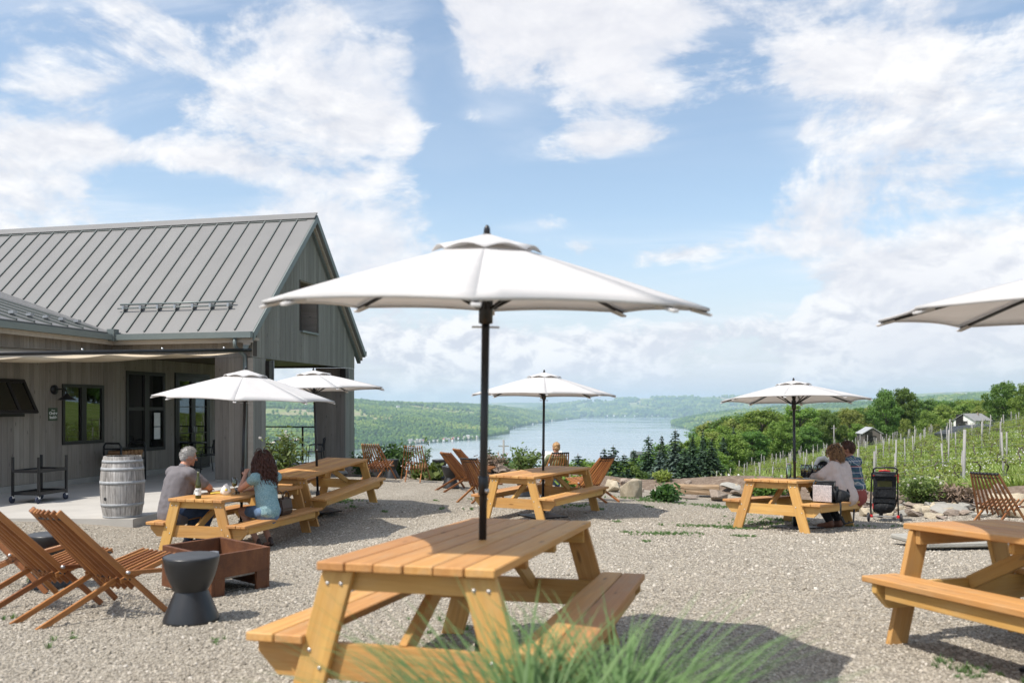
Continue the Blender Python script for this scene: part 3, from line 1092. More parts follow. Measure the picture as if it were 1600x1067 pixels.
def lump_mesh(name, sub=2, amp=0.25, seed=0, flat=1.0, smooth=True):
    bm = bmesh.new()
    bmesh.ops.create_icosphere(bm, subdivisions=sub, radius=1)
    rg = np.random.default_rng(seed)
    k = rg.normal(size=(6, 3)) * 2.2
    ph = rg.uniform(0, 6.28, 6)
    for v in bm.verts:
        c = np.array(v.co)
        d = sum(math.sin(float(k[i] @ c) + ph[i]) for i in range(6)) / 6
        v.co *= 1 + amp * d * 2
        v.co.z *= flat
    me = bpy.data.meshes.new(name)
    bm.to_mesh(me)
    bm.free()
    me.polygons.foreach_set("use_smooth", [smooth] * len(me.polygons))
    return me


CROWN_LUMP = lump_mesh("forest_crown", 2, 0.30, 3, 1.0)


def hill(name, rows, ntree, seed, relief=14.0, na=260, nt=60, tree=(5.0, 9.0), fields=0.0, z0=None, flare=1.25, label=None):
    """rows: (photo column, shore distance, ridge distance, ridge row in the photograph)."""
    rows = np.array(rows, float)
    p = np.linspace(rows[0, 0], rows[-1, 0], na)
    sd = np.interp(p, rows[:, 0], rows[:, 1])
    rd = np.interp(p, rows[:, 0], rows[:, 2])
    ry = np.interp(p, rows[:, 0], rows[:, 3])
    ker = np.ones(9) / 9
    ry = np.convolve(np.pad(ry, 4, mode="edge"), ker, "valid")
    base = LAKE - 1.0 if z0 is None else z0
    t = np.concatenate([np.linspace(-0.05, 1, nt), np.linspace(1.04, 1.6, 10)])

    def surf(pp, sdv, rdv, ryv, tv):
        # azimuth columns: distance measured along the ground, the hill stands where it stands
        dist = sdv + (rdv - sdv) * tv
        zr = CAMZ + (HZ - ryv) / FPX * rdv
        prof = np.where(tv < 1, np.clip(tv, 0, 1) ** 0.85, 1 - (tv - 1) * 1.1)
        z = base + (zr - base) * prof
        x = (pp - 800) / FPX * dist
        bump = (fbm(x / 420, dist / 420, seed) - 0.5) * relief * 2.2 * np.clip(tv * 3, 0, 1) * np.clip((1.15 - tv) * 2.5, 0.25, 1)
        z = np.where(tv < 0, base - 8, z + bump * (prof > 0))
        fl = fbm(x / 300 + 7, dist / 700, seed + 20, 3)
        return x, dist, z, fl
    P, T = np.meshgrid(p, t)
    x, y, z, fl = surf(P, np.tile(sd, (len(t), 1)), np.tile(rd, (len(t), 1)), np.tile(ry, (len(t), 1)), T)
    i = np.arange(len(t) * na).reshape(len(t), na)
    f = np.stack([i[:-1, :-1], i[:-1, 1:], i[1:, 1:], i[1:, :-1]], -1).reshape(-1, 4)
    fm = sstep(fl, 0.60 - fields, 0.66 - fields) * sstep(T, 0.25, 0.4)
    me = mesh_np(name, np.stack([x, y, z], -1).reshape(-1, 3), f, True, {"field": fm.ravel()})
    tag(link(name, me, mat=MAT["hill"]), kind="structure")
    if ntree:
        tp = RNG.uniform(rows[0, 0], rows[-1, 0], ntree)
        tt = RNG.uniform(0, 1, ntree) ** 0.9 * 1.02
        x, y, z, fl = surf(tp, np.interp(tp, p, sd), np.interp(tp, p, rd), np.interp(tp, p, ry), tt)
        fmk = sstep(fl, 0.60 - fields, 0.66 - fields) * sstep(tt, 0.25, 0.4)
        ok = (fmk < 0.5) | (RNG.uniform(0, 1, ntree) < 0.04)
        x, y, z = x[ok], y[ok], z[ok]
        s = RNG.uniform(tree[0], tree[1], len(x)) * np.clip(y / 3500, 0.8, 1.6)
        pts = np.stack([x, y, z + s * 0.6], -1)
        sz = np.stack([s * 0.85, s * 0.85, s * RNG.uniform(0.9, 1.25, len(x))], -1)
        return pts, sz
    return None


FOR = []
FOR.append(hill("hill", [(-500, 1500, 4200, 612), (0, 1500, 4300, 616), (300, 1600, 4500, 622), (420, 1750, 4700, 625), (557, 2150, 5000, 627), (602, 2250, 5200, 631), (650, 2465, 5600, 632),
                    (700, 2650, 6000, 632.6), (746, 2880, 6500, 633.2), (776, 3300, 7000, 637), (800, 4200, 7300, 639.5), (842, 5700, 7700, 642.6), (870, 6600, 8000, 648), (895, 7600, 8300, 653), (906, 8000, 8400, 656)],
                   60000, 4, 22, 300, 70, (4.2, 7.6), 0.075))
FOR.append(hill("hill", [(735, 2950, 3150, 684), (750, 2960, 3350, 676), (770, 3150, 3500, 674), (785, 3350, 3500, 675), (793, 3470, 3540, 678)], 900, 9, 2, 60, 20, (6, 10)))
# far shore, right of centre
FOR.append(hill("hill", [(820, 9200, 12500, 640), (842, 9200, 12000, 637), (872, 9100, 11800, 632.5), (906, 9000, 11600, 629), (985, 8800, 11400, 623.5), (1052, 8700, 11300, 621), (1120, 8700, 11300, 620),
                    (1180, 8600, 11300, 621), (1260, 8600, 11200, 624), (1340, 8600, 11000, 626), (1700, 8600, 11000, 628)], 9000, 14, 26, 220, 40, (9, 14), 0.02))
hill("hill", [(380, 11500, 15500, 631), (560, 11500, 15500, 629.5), (731, 11500, 15500, 630.5), (795, 11500, 15500, 629), (842, 11500, 15500, 628.5), (900, 11800, 15500, 630.5), (985, 12000, 15500, 633)], 0, 24, 20, 120, 20)
hill("hill", [(1330, 6500, 9500, 628), (1400, 6500, 9300, 619), (1432, 6500, 9200, 615.5), (1541, 6500, 9000, 610.5), (1620, 6500, 9000, 609), (2000, 6500, 9000, 606)], 0, 31, 20, 120, 24)
# the wooded spit on the near right shore and the ridge behind the woods
FOR.append(hill("hill", [(1050, 5050, 5200, 662), (1062, 4600, 5150, 657), (1086, 3700, 5100, 652.5), (1120, 3300, 5000, 647.5), (1151, 3000, 4900, 643), (1214, 2700, 4700, 638), (1340, 2400, 4300, 631),
                    (1436, 2300, 4000, 622.5), (1541, 2200, 3800, 615.5), (1640, 2200, 3600, 612), (2000, 2200, 3400, 606)], 22000, 44, 14, 200, 50, (4.4, 7.8), -0.05))
_p = np.concatenate([a[0] for a in FOR])
_s = np.concatenate([a[1] for a in FOR])
scatter("forest", _p, _s, CROWN_LUMP, MAT["forest"], tilt=0.3)

# ------------------------------------------------------------------ trees (> trunk, crown)


def cards(c, nrm, size, asp=1.0, curl=0.25):
    """Leaf-sized quads at c with normals nrm."""
    N = len(c)
    up = RNG.normal(size=(N, 3))
    u = np.cross(nrm, up)
    u /= np.linalg.norm(u, axis=1, keepdims=True) + 1e-9
    w = np.cross(nrm, u)
    s = np.asarray(size)[:, None]
    v = np.stack([c - u * s - w * s * asp, c + u * s - w * s * asp, c + u * s * 0.7 + w * s * asp + nrm * s * curl, c - u * s * 0.7 + w * s * asp + nrm * s * curl], 1).reshape(-1, 3)
    f = np.arange(4 * N).reshape(N, 4)
    return v, f


def leaf_mesh(name, c, nrm, size, tint, asp=1.0):
    v, f = cards(c, nrm, size, asp)
    return mesh_np(name, v, f, False, {"tint": np.repeat(tint, 4)})


def unit(n):
    v = RNG.normal(size=(n, 3))
    return v / np.linalg.norm(v, axis=1, keepdims=True)


def decid_protos(k):
    """Crown (unit height 1, trunk included) of a broadleaf tree."""
    rg = np.random.default_rng(100 + k)
    mb = MB()
    mb.tube([(0, 0, -0.04), (0.01, 0, 0.12), (0.0, 0.012, 0.30), (0.015, 0.01, 0.55)], [0.028, 0.022, 0.018, 0.008], 7)
    cl = []
    nb = 62 + 8 * (k % 3)
    wid = [0.30, 0.36, 0.27, 0.40, 0.33][k % 5]
    low = [0.20, 0.12, 0.22, 0.10, 0.16][k % 5]
    for i in range(nb):
        h = low + (0.92 - low) * (i + 0.5) / nb + rg.uniform(-.04, .04)
        env = wid * (math.sin(math.pi * min(1, max(0, (h - low + 0.06) / (1.0 - low + 0.08))) ** 0.8)) ** 0.75
        a = i * 2.4 + rg.uniform(-.5, .5)
        r = env * rg.uniform(0.35, 1.02)
        p = np.array([r * math.cos(a), r * math.sin(a), h])
        cl.append((p, rg.uniform(0.045, 0.11)))
        if i % 3 == 0:
            st = np.array([0.0, 0.0, max(0.12, h - 0.22)])
            mb.tube([st, (st + p) / 2 + np.array([0, 0, 0.02]), p], [0.010, 0.006, 0.002], 5)
    cs, ns, ss, ts = [], [], [], []
    for p, r in cl:
        n = 215
        d = unit(n)
        rad = r * rg.uniform(0.25, 1.25, n) ** 0.7
        c = p + d * rad[:, None] * np.array([1.0, 1.0, 0.78])
        cs.append(c)
        nn = d * 0.6 + unit(n) * 0.7 + np.array([0, 0, 0.35])
        ns.append(nn / np.linalg.norm(nn, axis=1, keepdims=True))
        ss.append(rg.uniform(0.006, 0.0125, n))
        ts.append(np.clip(rg.normal(rg.uniform(0.3, 0.7), 0.18, n), 0, 1))
    return mb.mesh("trunk"), leaf_mesh("crown", np.concatenate(cs), np.concatenate(ns), np.concatenate(ss), np.concatenate(ts))


def conifer_proto(k):
    rg = np.random.default_rng(200 + k)
    mb = MB()
    mb.tube([(0, 0, -0.05), (0, 0, 0.5), (0, 0, 0.985)], [0.017, 0.010, 0.002], 6)
    wid = [0.21, 0.26, 0.15][k % 3]
    cs, ns, ss, ts = [], [], [], []
    lev = 30
    for l in range(lev):
        h = 0.06 + 0.92 * (l / lev) ** 0.93
        rad = wid * (1 - h) ** 0.82 * rg.uniform(0.78, 1.12) + 0.006
        nb = max(4, int(13 * (1 - h)) + 4)
        for b in range(nb):
            a = 2 * math.pi * (b + rg.uniform(-.3, .3)) / nb + l
            L = rad * rg.uniform(0.65, 1.12)
            m = max(5, int(36 * L / wid))
            t = rg.uniform(0.12, 1, m)
            droop = -0.28 * L * t ** 1.4 + 0.06 * L * (t > .8)
            side = rg.normal(0, 0.10, m) * L * (1.15 - t)
            ca, sa = math.cos(a), math.sin(a)
            c = np.stack([ca * L * t - sa * side, sa * L * t + ca * side, h + droop + rg.normal(0, .004, m)], -1)
            cs.append(c)
            nn = np.array([ca * .3, sa * .3, 1.0]) + unit(m) * 0.75
            ns.append(nn / np.linalg.norm(nn, axis=1, keepdims=True))
            ss.append(rg.uniform(0.007, 0.0135, m) * (0.7 + 0.5 * (1 - h)))
            ts.append(np.clip(rg.normal(0.25 + 0.5 * t, 0.15), 0, 1))
    return mb.mesh("trunk"), leaf_mesh("crown", np.concatenate(cs), np.concatenate(ns), np.concatenate(ss), np.concatenate(ts), 1.5)


DEC = [decid_protos(k) for k in range(5)]
CON = [conifer_proto(k) for k in range(3)]
_TM = {}


def tree(name, protos, k, leaf, label, cat, px, top, d, group, wide=1.0, minh=2.0, hmax=40, depth_x=None):
    tr, cr = protos[k % len(protos)]
    key = (cr.name, leaf)
    if key not in _TM:
        c2 = cr if not cr.materials else cr.copy()
        c2.materials.clear()
        c2.materials.append(MAT[leaf])
        if not tr.materials:
            tr.materials.append(MAT["bark"])
        _TM[key] = c2
    x = (px - 800) / FPX * d
    z = gz(x, d)
    h = min(hmax, max(minh, CAMZ + (HZ - top) / FPX * d - z))
    o = thing(name, label, cat, (x, d, z - 0.05), (0, 0, random.uniform(0, 6.28)), group)
    o.scale = (h * wide, h * wide, h)
    link("trunk", tr, parent=o)
    link("crown", _TM[key], parent=o)
    return o


DT = "broadleaf trees beyond the vineyard"
for px, top, d, k, leaf, wide, lab in [
    (1385, 606, 128, 0, "leaf_b", 0.85, "tall bushy tree left of its twin, overhanging the old grey barn"),
    (1412, 604, 130, 2, "leaf_b", 0.9, "tall pointed tree standing just right of the grey barn"),
    (1567, 593, 112, 1, "leaf_b", 1.0, "big round dark green tree standing behind the white farmhouse"),
    (1603, 598, 105, 3, "leaf_a", 0.9, "tree cut by the picture edge behind the highest vineyard posts"),
    (1415, 652, 112, 4, "leaf_c", 0.8, "small pale green tree in front of the tall twin trees"),
    (1190, 637, 125, 3, "leaf_a", 1.35, "broad light green tree left of the pole of the couple's parasol"),
    (1250, 630, 140, 1, "leaf_a", 1.2, "broad tree rising behind the parasol over the couple's table"),
    (1222, 655, 118, 4, "leaf_a", 1.25, "low spreading tree behind the pole of the couple's parasol"),
    (1150, 655, 135, 1, "leaf_c", 1.2, "yellowish tree at the left end of the broadleaf wood"),
    (1296, 643, 135, 0, "leaf_b", 1.2, "dark green tree left of the wooden utility pole beyond the vines"),
    (1328, 637, 150, 3, "leaf_c", 1.2, "yellow green tree between utility pole and grey barn"),
    (1340, 660, 125, 2, "leaf_a", 1.2, "small green tree directly left of the grey barn"),
    (1265, 664, 120, 4, "leaf_b", 1.3, "low bushy tree above the heads of the seated couple"),
    (1175, 670, 110, 4, "leaf_b", 1.4, "low dark bushy tree above the left corner of the couple's table"),
    (1450, 640, 140, 3, "leaf_a", 1.1, "round green tree right of the tall twin trees"),
    (1475, 630, 150, 1, "leaf_c", 1.2, "wide yellow green tree left of the white farmhouse"),
    (1510, 628, 155, 4, "leaf_a", 1.2, "green tree rising directly above the farmhouse roof"),
    (1535, 632, 150, 0, "leaf_c", 1.2, "yellow green tree between farmhouse roof and big round tree"),
    (1460, 670, 115, 1, "leaf_c", 1.6, "low wide pale bush tree left of the dark netting shed"),
    (1445, 622, 190, 3, "leaf_b", 1.2, "distant dark tree on the skyline right of the tall twin trees"),
]:
    tree("broadleaf_tree", DEC, k, leaf, lab, "tree", px, top, d, DT, wide)
# the wood behind them: trees that nothing tells apart
for i in range(64):
    px = 1085 + 540 * random.random()
    d = random.uniform(165, 285)
    top = float(np.interp(px, [1085, 1130, 1190, 1300, 1430, 1550, 1630], [660, 650, 640, 640, 627, 622, 618])) + random.uniform(-3, 12)
    tree("woodland_tree", DEC, i, random.choice(["leaf_a", "leaf_b", "leaf_c", "leaf_c"]), "green broadleaf tree deep in the wood behind the vineyard", "tree", px, top, d, "trees of the wood behind the vineyard", random.uniform(1.0, 1.5), 8, 19)

random.seed(91)
for i in range(14):
    d = random.uniform(42, 88)
    px = 800 + FPX * (random.uniform(57, 70) / d)
    if px < 1660:
        continue
    tree("roadside_tree", DEC, i, random.choice(["leaf_a", "leaf_b", "leaf_c"]), "green tree right of the picture, mirrored in the winery windows", "tree", px, 636 - FPX * random.uniform(5, 9) / d, d, "trees mirrored in the winery windows", random.uniform(.8, 1.1), 5, 14)
CT = "conifers below the terrace"
for px, top, d, k, leaf, wide, lab in [
    (765, 694, 46, 1, "needle", 0.85, "small dark fir right of the nearest parasol pole, against the lake"),
    (731, 709, 46, 0, "needle", 0.8, "tiny dark fir between two slatted chairs and the nearest parasol pole"),
    (944, 695, 38, 2, "needle", 1.1, "left one of two dark firs behind the slatted chair at the empty table"),
    (958, 691, 38, 1, "needle", 1.1, "fuller right one of two dark firs behind the slatted chair at the empty table"),
    (903, 704, 34, 1, "needle_blue", 1.2, "low blue grey spruce right of the reading woman"),
    (990, 698, 48, 0, "needle", 1.2, "dark fir left of the house with red trim below the terrace"),
    (975, 705, 44, 1, "needle", 1.2, "short dark fir behind the pale boulder"),
    (1013, 676, 52, 1, "needle", 1.0, "tall dark fir directly above the red trimmed roof"),
    (1034, 676, 55, 2, "needle", 0.9, "thin pale fir between two fuller ones"),
    (1055, 666, 50, 1, "needle_blue", 1.05, "tallest blue grey spruce of the row below the terrace"),
    (1082, 677, 56, 2, "needle", 1.1, "slender dark fir right of the tall blue spruce"),
    (1098, 670, 60, 2, "needle", 0.8, "very thin dark fir at the lakeward end of the wood"),
    (1112, 682, 60, 1, "needle", 1.2, "wide dark fir at the edge of the broadleaf wood"),
    (1130, 680, 86, 0, "needle", 1.2, "dark fir half hidden in the broadleaf wood"),
    (1146, 664, 96, 0, "needle", 0.9, "tall dark fir left of the broad light green tree"),
    (1070, 696, 48, 0, "needle", 1.3, "low dark fir in front of the slender one"),
    (1030, 700, 46, 0, "needle_blue", 1.3, "low grey green fir between the two tall ones"),
]:
    tree("conifer_tree", CON, k, leaf, lab, "tree", px, top, d, CT, wide * 1.3)
for px, top, d, k, leaf, wide, lab in [
    (800, 707, 32, 3, "shrub", 1.3, "rounded dark bush peeping over the stone edge left of the reading woman"),
    (785, 716, 30, 4, "shrub_pale", 1.4, "low pale bush beside the rounded dark bush"),
    (1040, 690, 60, 1, "leaf_b", 1.4, "bushy green tree between the tall fir and the blue spruce"),
    (1085, 695, 68, 3, "leaf_b", 1.6, "bushy green tree below the slender fir"),
    (1002, 712, 56, 0, "leaf_b", 1.5, "dark bushy tree beside the red trimmed house"),
    (925, 712, 40, 4, "leaf_b", 1.6, "low green bushy tree right of the low blue spruce"),
    (890, 716, 36, 3, "leaf_a", 1.5, "low green bush behind the chair of the reading woman"),
    (1118, 700, 72, 1, "leaf_a", 1.5, "green bushy tree at the near edge of the wood above the rock ledge"),
    (1100, 706, 66, 4, "leaf_b", 1.5, "dark low tree above the rock ledge"),
    (1068, 684, 78, 3, "leaf_a", 1.5, "green tree between the tall blue spruce and the slender fir"),
    (1092, 680, 90, 2, "leaf_a", 1.5, "green tree right of the slender fir at the lake edge"),
    (1112, 672, 100, 2, "leaf_c", 1.5, "leafy tree at the lakeward corner of the wood"),
    (1045, 700, 64, 0, "leaf_b", 1.5, "low green tree at the foot of the blue spruce"),
    (1128, 664, 110, 3, "leaf_a", 1.5, "upright leafy tree where the wood meets the lake"),
    (1020, 704, 60, 0, "leaf_a", 1.5, "low dark tree at the foot of the tall fir"),
    (1140, 676, 92, 0, "leaf_a", 1.5, "dense leafy tree at the near left corner of the wood"),
    (970, 716, 46, 2, "leaf_b", 1.6, "dark low tree right behind the slatted chair"),
]:
    tree("bushy_tree", DEC, k, leaf, lab, "tree", px, top, d, "bushes and small trees below the terrace", wide, 1.2)
# ------------------------------------------------------------------ the winery building
# frame of the building: p runs left along the ridge, q runs back along the gable, z up from the patio
BO = Vector((-5.81, 18.6, CAMZ - 1.68))
BA = Vector((-0.977, 0.214, 0)).normalized()
BG = Vector((0.214, 0.977, 0)).normalized()
BROT = math.atan2(BA.y, BA.x)
win = thing("winery_building", "grey board clad winery building with standing seam roof and open gable porch", "building", BO)
# child coordinates: matrix columns
BM = Matrix(((BA.x, BG.x, 0), (BA.y, BG.y, 0), (0, 0, 1)))


def bl(p, q, z):
    """Building coordinates to the building's own (unrotated) child space."""
    return BM @ Vector((p, q, z))


def bbox(name, mat, lo, hi, parent=None, ch=0.0):
    """Box between two corners in building coordinates, origin at its centre."""
    c = [(a + b) / 2 for a, b in zip(lo, hi)]
    s = [abs(b - a) for a, b in zip(lo, hi)]
    mb = MB().box((0, 0, 0), s, ch=ch)
    o = mb.obj(name, mat, parent or win)
    o.rotation_mode = "XYZ"
    par = parent or win
    if par is win:
        o.matrix_local = Matrix.Translation(bl(*c)) @ B4
    else:
        o.location = Vector(c) - Vector(par["bc"])
    o["bc"] = c
    return o


# p,q,z is left-handed seen from above (p left, q back) - use a proper rotation: x=-p
B4 = Matrix(((-BA.x, BG.x, 0, 0), (-BA.y, BG.y, 0, 0), (0, 0, 1, 0), (0, 0, 0, 1)))


def bpart(name, mat, lo, hi, ch=0.0):
    c = [(a + b) / 2 for a, b in zip(lo, hi)]
    s = [abs(b - a) for a, b in zip(lo, hi)]
    o = MB().box((0, 0, 0), s, ch=ch).obj(name, mat, win)
    o.matrix_local = Matrix.Translation(bl(*c)) @ B4
    BC[o.name] = c
    return o


def bsub(par, name, mat, lo, hi, ch=0.0):
    c = [(a + b) / 2 for a, b in zip(lo, hi)]
    s = [abs(b - a) for a, b in zip(lo, hi)]
    pc = BC[par.name]
    o = MB().box((0, 0, 0), s, ch=ch).obj(name, mat, par)
    o.location = (-(c[0] - pc[0]), c[1] - pc[1], c[2] - pc[2])
    return o


def bshape(name, mat, mb, parent=None):
    """mb holds building coordinates (p,q,z); origin at the building's base."""
    mb.v = [(-v[0], v[1], v[2]) for v in mb.v]
    o = mb.obj(name, mat, parent or win)
    if parent is None:
        o.matrix_local = B4.copy()
        BC[o.name] = (0, 0, 0)
    return o


BC = {}
HALF, APEX, EAVE_Q, PITCH = 2.9, 6.62, -0.28, 1.03
LW = 5.8           # gable width
WP = 3.60          # plane of the wing wall
LINT = 2.83
WT = 0.12


def roof_z(q):
    return APEX - abs(HALF - q) * PITCH


# --- gable wall (plane p = 0), boards one by one
WQ0, WQ1, WZ0, WZ1 = 2.44, 3.36, 3.60, 4.88
_gm = MB()


def gable_core(qa, qb, za, zb=None):
    """A piece of the gable's core between qa and qb, up to zb or to the roof."""
    qs = [qa] + ([HALF] if zb is None and qa < HALF < qb else []) + [qb]
    tops = [(q, roof_z(q) - .1 if zb is None else zb) for q in qs]
    pol = [(qa, za), (qb, za)] + list(reversed(tops))
    n_ = len(pol)
    vs = [(.05, q, z) for q, z in pol] + [(.30, q, z) for q, z in pol]
    _gm.add(vs, [tuple(range(n_)), tuple(reversed(range(n_, 2 * n_)))] + [(i, i + n_, (i + 1) % n_ + n_, (i + 1) % n_) for i in range(n_)])


gable_core(.02, WQ0, LINT + .01)
gable_core(WQ1, LW - .02, LINT + .01)
gable_core(WQ0 + .001, WQ1 - .001, LINT + .01, WZ0)
gable_core(WQ0 + .001, WQ1 - .001, WZ1)
gable = bshape("gable_wall", MAT["interior"], _gm)


def plank_p(par, p, q0, q1, za, zb, zc, zd, th=0.022):
    """Vertical board on a wall facing -p: bottoms za, zb at q0, q1 and tops zc, zd."""
    j = random.uniform(0, .004)
    qm = (q0 + q1) / 2
    mb = MB()
    o0, o1 = p - th - j, p
    vs = [(o0, q0, za), (o0, q1, zb), (o0, q1, zd), (o0, q0, zc), (o1, q0, za), (o1, q1, zb), (o1, q1, zd), (o1, q0, zc)]
    cz = (za + zd) / 2
    # local frame with x along the board so that the grain runs upwards
    ln = [(v[2] - cz, v[1] - qm, -(v[0] - p)) for v in vs]
    mb.add(ln, [(0, 1, 2, 3), (7, 6, 5, 4), (0, 4, 5, 1), (1, 5, 6, 2), (2, 6, 7, 3), (3, 7, 4, 0)])
    o = mb.obj("plank", MAT["cladding_green" if par.name.startswith(("gable", "pillar")) else "cladding"], par)
    # columns: local x -> z, y -> q, z -> -p (in x=-p space: +x)
    M = Matrix(((0, 0, 1, 0), (0, 1, 0, 0), (1, 0, 0, 0), (0, 0, 0, 1)))
    pc = BC[par.name]
    o.matrix_local = Matrix.Translation((-(p - pc[0]), qm - pc[1], cz - pc[2])) @ M
    return o


def plank_q(par, q, p0, p1, za, zb, th=0.022):
    """Vertical board on a wall facing -q."""
    j = random.uniform(0, .004)
    pm, cz = (p0 + p1) / 2, (za + zb) / 2
    mb = MB().box((0, 0, 0), (zb - za, abs(p1 - p0), th + j))
    o = mb.obj("plank", MAT["cladding"], par)
    pc = BC[par.name]
    # local x -> z, local y -> x(=-p), local z -> y(=q)
    M = Matrix(((0, 1, 0, 0), (0, 0, 1, 0), (1, 0, 0, 0), (0, 0, 0, 1)))
    o.matrix_local = Matrix.Translation((-(pm - pc[0]), q - th / 2 - pc[1], cz - pc[2])) @ M
    return o


BW = 0.145
q = 0.0
while q < LW - 0.01:
    q1 = min(LW, q + BW * random.choice([0.85, 1.0, 1.0, 1.15]))
    if abs(q1 - LW) < .05:
        q1 = LW
    a, b = q + .0025, q1 - .0025
    tl, tr = roof_z(a) - .20, roof_z(b) - .20
    if b <= WQ0 or a >= WQ1:
        plank_p(gable, 0.05, a, b, LINT - .03, LINT - .03, tl, tr)
    else:
        plank_p(gable, 0.05, a, b, LINT - .03, LINT - .03, WZ0, WZ0)
        plank_p(gable, 0.05, a, b, WZ1, WZ1, tl, tr)
    q = q1
# the opening of the gable window: reveals, sill and a black sheet painted as its darkness
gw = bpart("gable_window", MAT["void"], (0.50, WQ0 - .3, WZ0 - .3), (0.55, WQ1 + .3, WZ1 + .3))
bsub(gw, "reveal", MAT["cladding"], (0.052, WQ1 - .004, WZ0 + .001), (0.49, WQ1 + .03, WZ1 - .001))
bsub(gw, "reveal", MAT["cladding"], (0.052, WQ0 + .004, WZ1 - .03), (0.49, WQ1 - .005, WZ1 - .002))
bsub(gw, "sill", MAT["fascia"], (-.03, WQ0 - .03, WZ0 - .035), (0.30, WQ1 - .006, WZ0 + .012))

# --- pillars of the porch: core with boards on the faces that show


def pillar(p0, p1, q0, q1, top):
    o = bpart("pillar", MAT["interior"], (p0 + .03, q0 + .03, 0), (p1 - .03, q1 - .03, top))
    q = q0
    while q < q1 - .01:
        q2 = min(q1, q + BW)
        if q1 - q2 < .05:
            q2 = q1
        plank_p(o, p0 + .03, q + .002, q2 - .002, 0.05, 0.05, top - .002, top - .002)
        q = q2
    p = p0
    while p < p1 - .01:
        p2 = min(p1, p + BW)
        if p1 - p2 < .05:
            p2 = p1
        plank_q(o, q0 + .03, p + .002, p2 - .002, 0.05, top - .002)
        p = p2
    bsub(o, "plinth", MAT["footing"], (p0 - .01, q0 - .01, 0), (p1 + .01, q1 + .01, 0.045))
    return o


pillar(0.02, 0.94, 0.02, 0.66, LINT - .035)
pillar(0.02, 0.94, LW - .66, LW - .02, LINT - .035)
for q0 in (0.69, LW - .80):
    b_ = bpart("track_box", MAT["dark_frame"], (-.07, q0 - .05, LINT - .62), (0.10, q0 + .12, LINT - .08))
    bsub(b_, "bracket", MAT["steel"], (-.09, q0 + .13, LINT - .60), (-.02, q0 + .145, LINT - .06))

# --- front wall strip over the porch opening
front = bpart("front_wall", MAT["interior"], (0.02, 0.04, LINT), (WP, 0.25, roof_z(0) - .12))
p = 0.0
while p < WP - .01:
    p2 = min(WP, p + BW * random.choice([.85, 1, 1, 1.15]))
    if WP - p2 < .05:
        p2 = WP
    plank_q(front, 0.04, p + .0025, p2 - .0025, LINT - .03, roof_z(0) - .10)
    p = p2
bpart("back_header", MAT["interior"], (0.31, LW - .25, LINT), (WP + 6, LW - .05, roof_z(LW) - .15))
# back wall left of the porch view
bpart("back_wall", MAT["cladding"], (WP + .2, LW - .25, 0), (WP + 8, LW - .06, LINT - .003))
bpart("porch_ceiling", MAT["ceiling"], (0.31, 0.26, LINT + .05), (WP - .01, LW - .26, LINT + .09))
dk = bpart("porch_deck", MAT["concrete"], (-.25, -.02, -.35), (WP, LW + .35, -.003))
bpart("deck_edge", MAT["dark_frame"], (-.3, LW + .36, -.40), (WP, LW + .42, 0.02))

# --- wing wall (plane p = WP, facing right), boards one by one round its openings
wingw = bpart("wing_wall", MAT["interior"], (WP, -12.0, 0.12), (WP + .2, LW - .1, 3.36))
bsub(wingw, "footing", MAT["footing"], (WP - .015, -12.0, -.02), (WP + .2, LW - .1, 0.118))
OPEN = [(-4.30, -2.62, 1.49, 2.24, "awning"), (-1.58, -.30, 0.87, 2.18, "slider"), (0.47, 1.96, 0.60, 2.55, "sash"), (2.39, 3.96, 0.02, 2.58, "door")]
q = -12.0
random.seed(21)
while q < LW - .25:
    q1 = q + BW * random.choice([.85, 1, 1, 1, 1.15])
    cut = None
    for o0, o1, z0, z1, kd in OPEN:
        if q < o1 - .001 and q1 > o0 + .001:
            if q < o0 - .03:
                q1 = o0
            else:
                q1 = min(q1, o1)
                cut = (z0, z1)
            break
    top = 3.36 if q < .25 else LINT + .04
    a, b = q + .0025, q1 - .0025
    if cut is None:
        plank_p(wingw, WP, a, b, 0.125, 0.125, top, top)
    else:
        if cut[0] > .2:
            plank_p(wingw, WP, a, b, 0.125, 0.125, cut[0], cut[0])
        plank_p(wingw, WP, a, b, cut[1], cut[1], top, top)
    q = q1


def frame(par, q0, q1, z0, z1, w=.06, p0=None, p1=None):
    p0 = WP - .05 if p0 is None else p0
    p1 = WP - .002 if p1 is None else p1
    for lo, hi in (((p0, q0, z0), (p1, q0 + w, z1)), ((p0, q1 - w, z0), (p1, q1, z1)), ((p0, q0 + w, z0), (p1, q1 - w, z0 + w)), ((p0, q0 + w, z1 - w), (p1, q1 - w, z1))):
        bsub(par, "frame", MAT["dark_frame"], lo, hi)


def pane(par, q0, q1, z0, z1, p=None):
    p = WP - .012 if p is None else p
    return bsub(par, "pane", MAT["pane"], (p - .004, q0, z0), (p + .004, q1, z1))


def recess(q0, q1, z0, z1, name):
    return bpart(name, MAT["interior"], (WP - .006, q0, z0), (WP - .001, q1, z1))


# sliding window with two tall lights
o = recess(-1.58, -.30, .87, 2.18, "window")
frame(o, -1.58, -.30, .87, 2.18, .07)
bsub(o, "mullion", MAT["dark_frame"], (WP - .06, -1.03, .94), (WP - .004, -.88, 2.11))
pane(o, -1.51, -1.03, .94, 2.11)
pane(o, -.88, -.37, .94, 2.11)
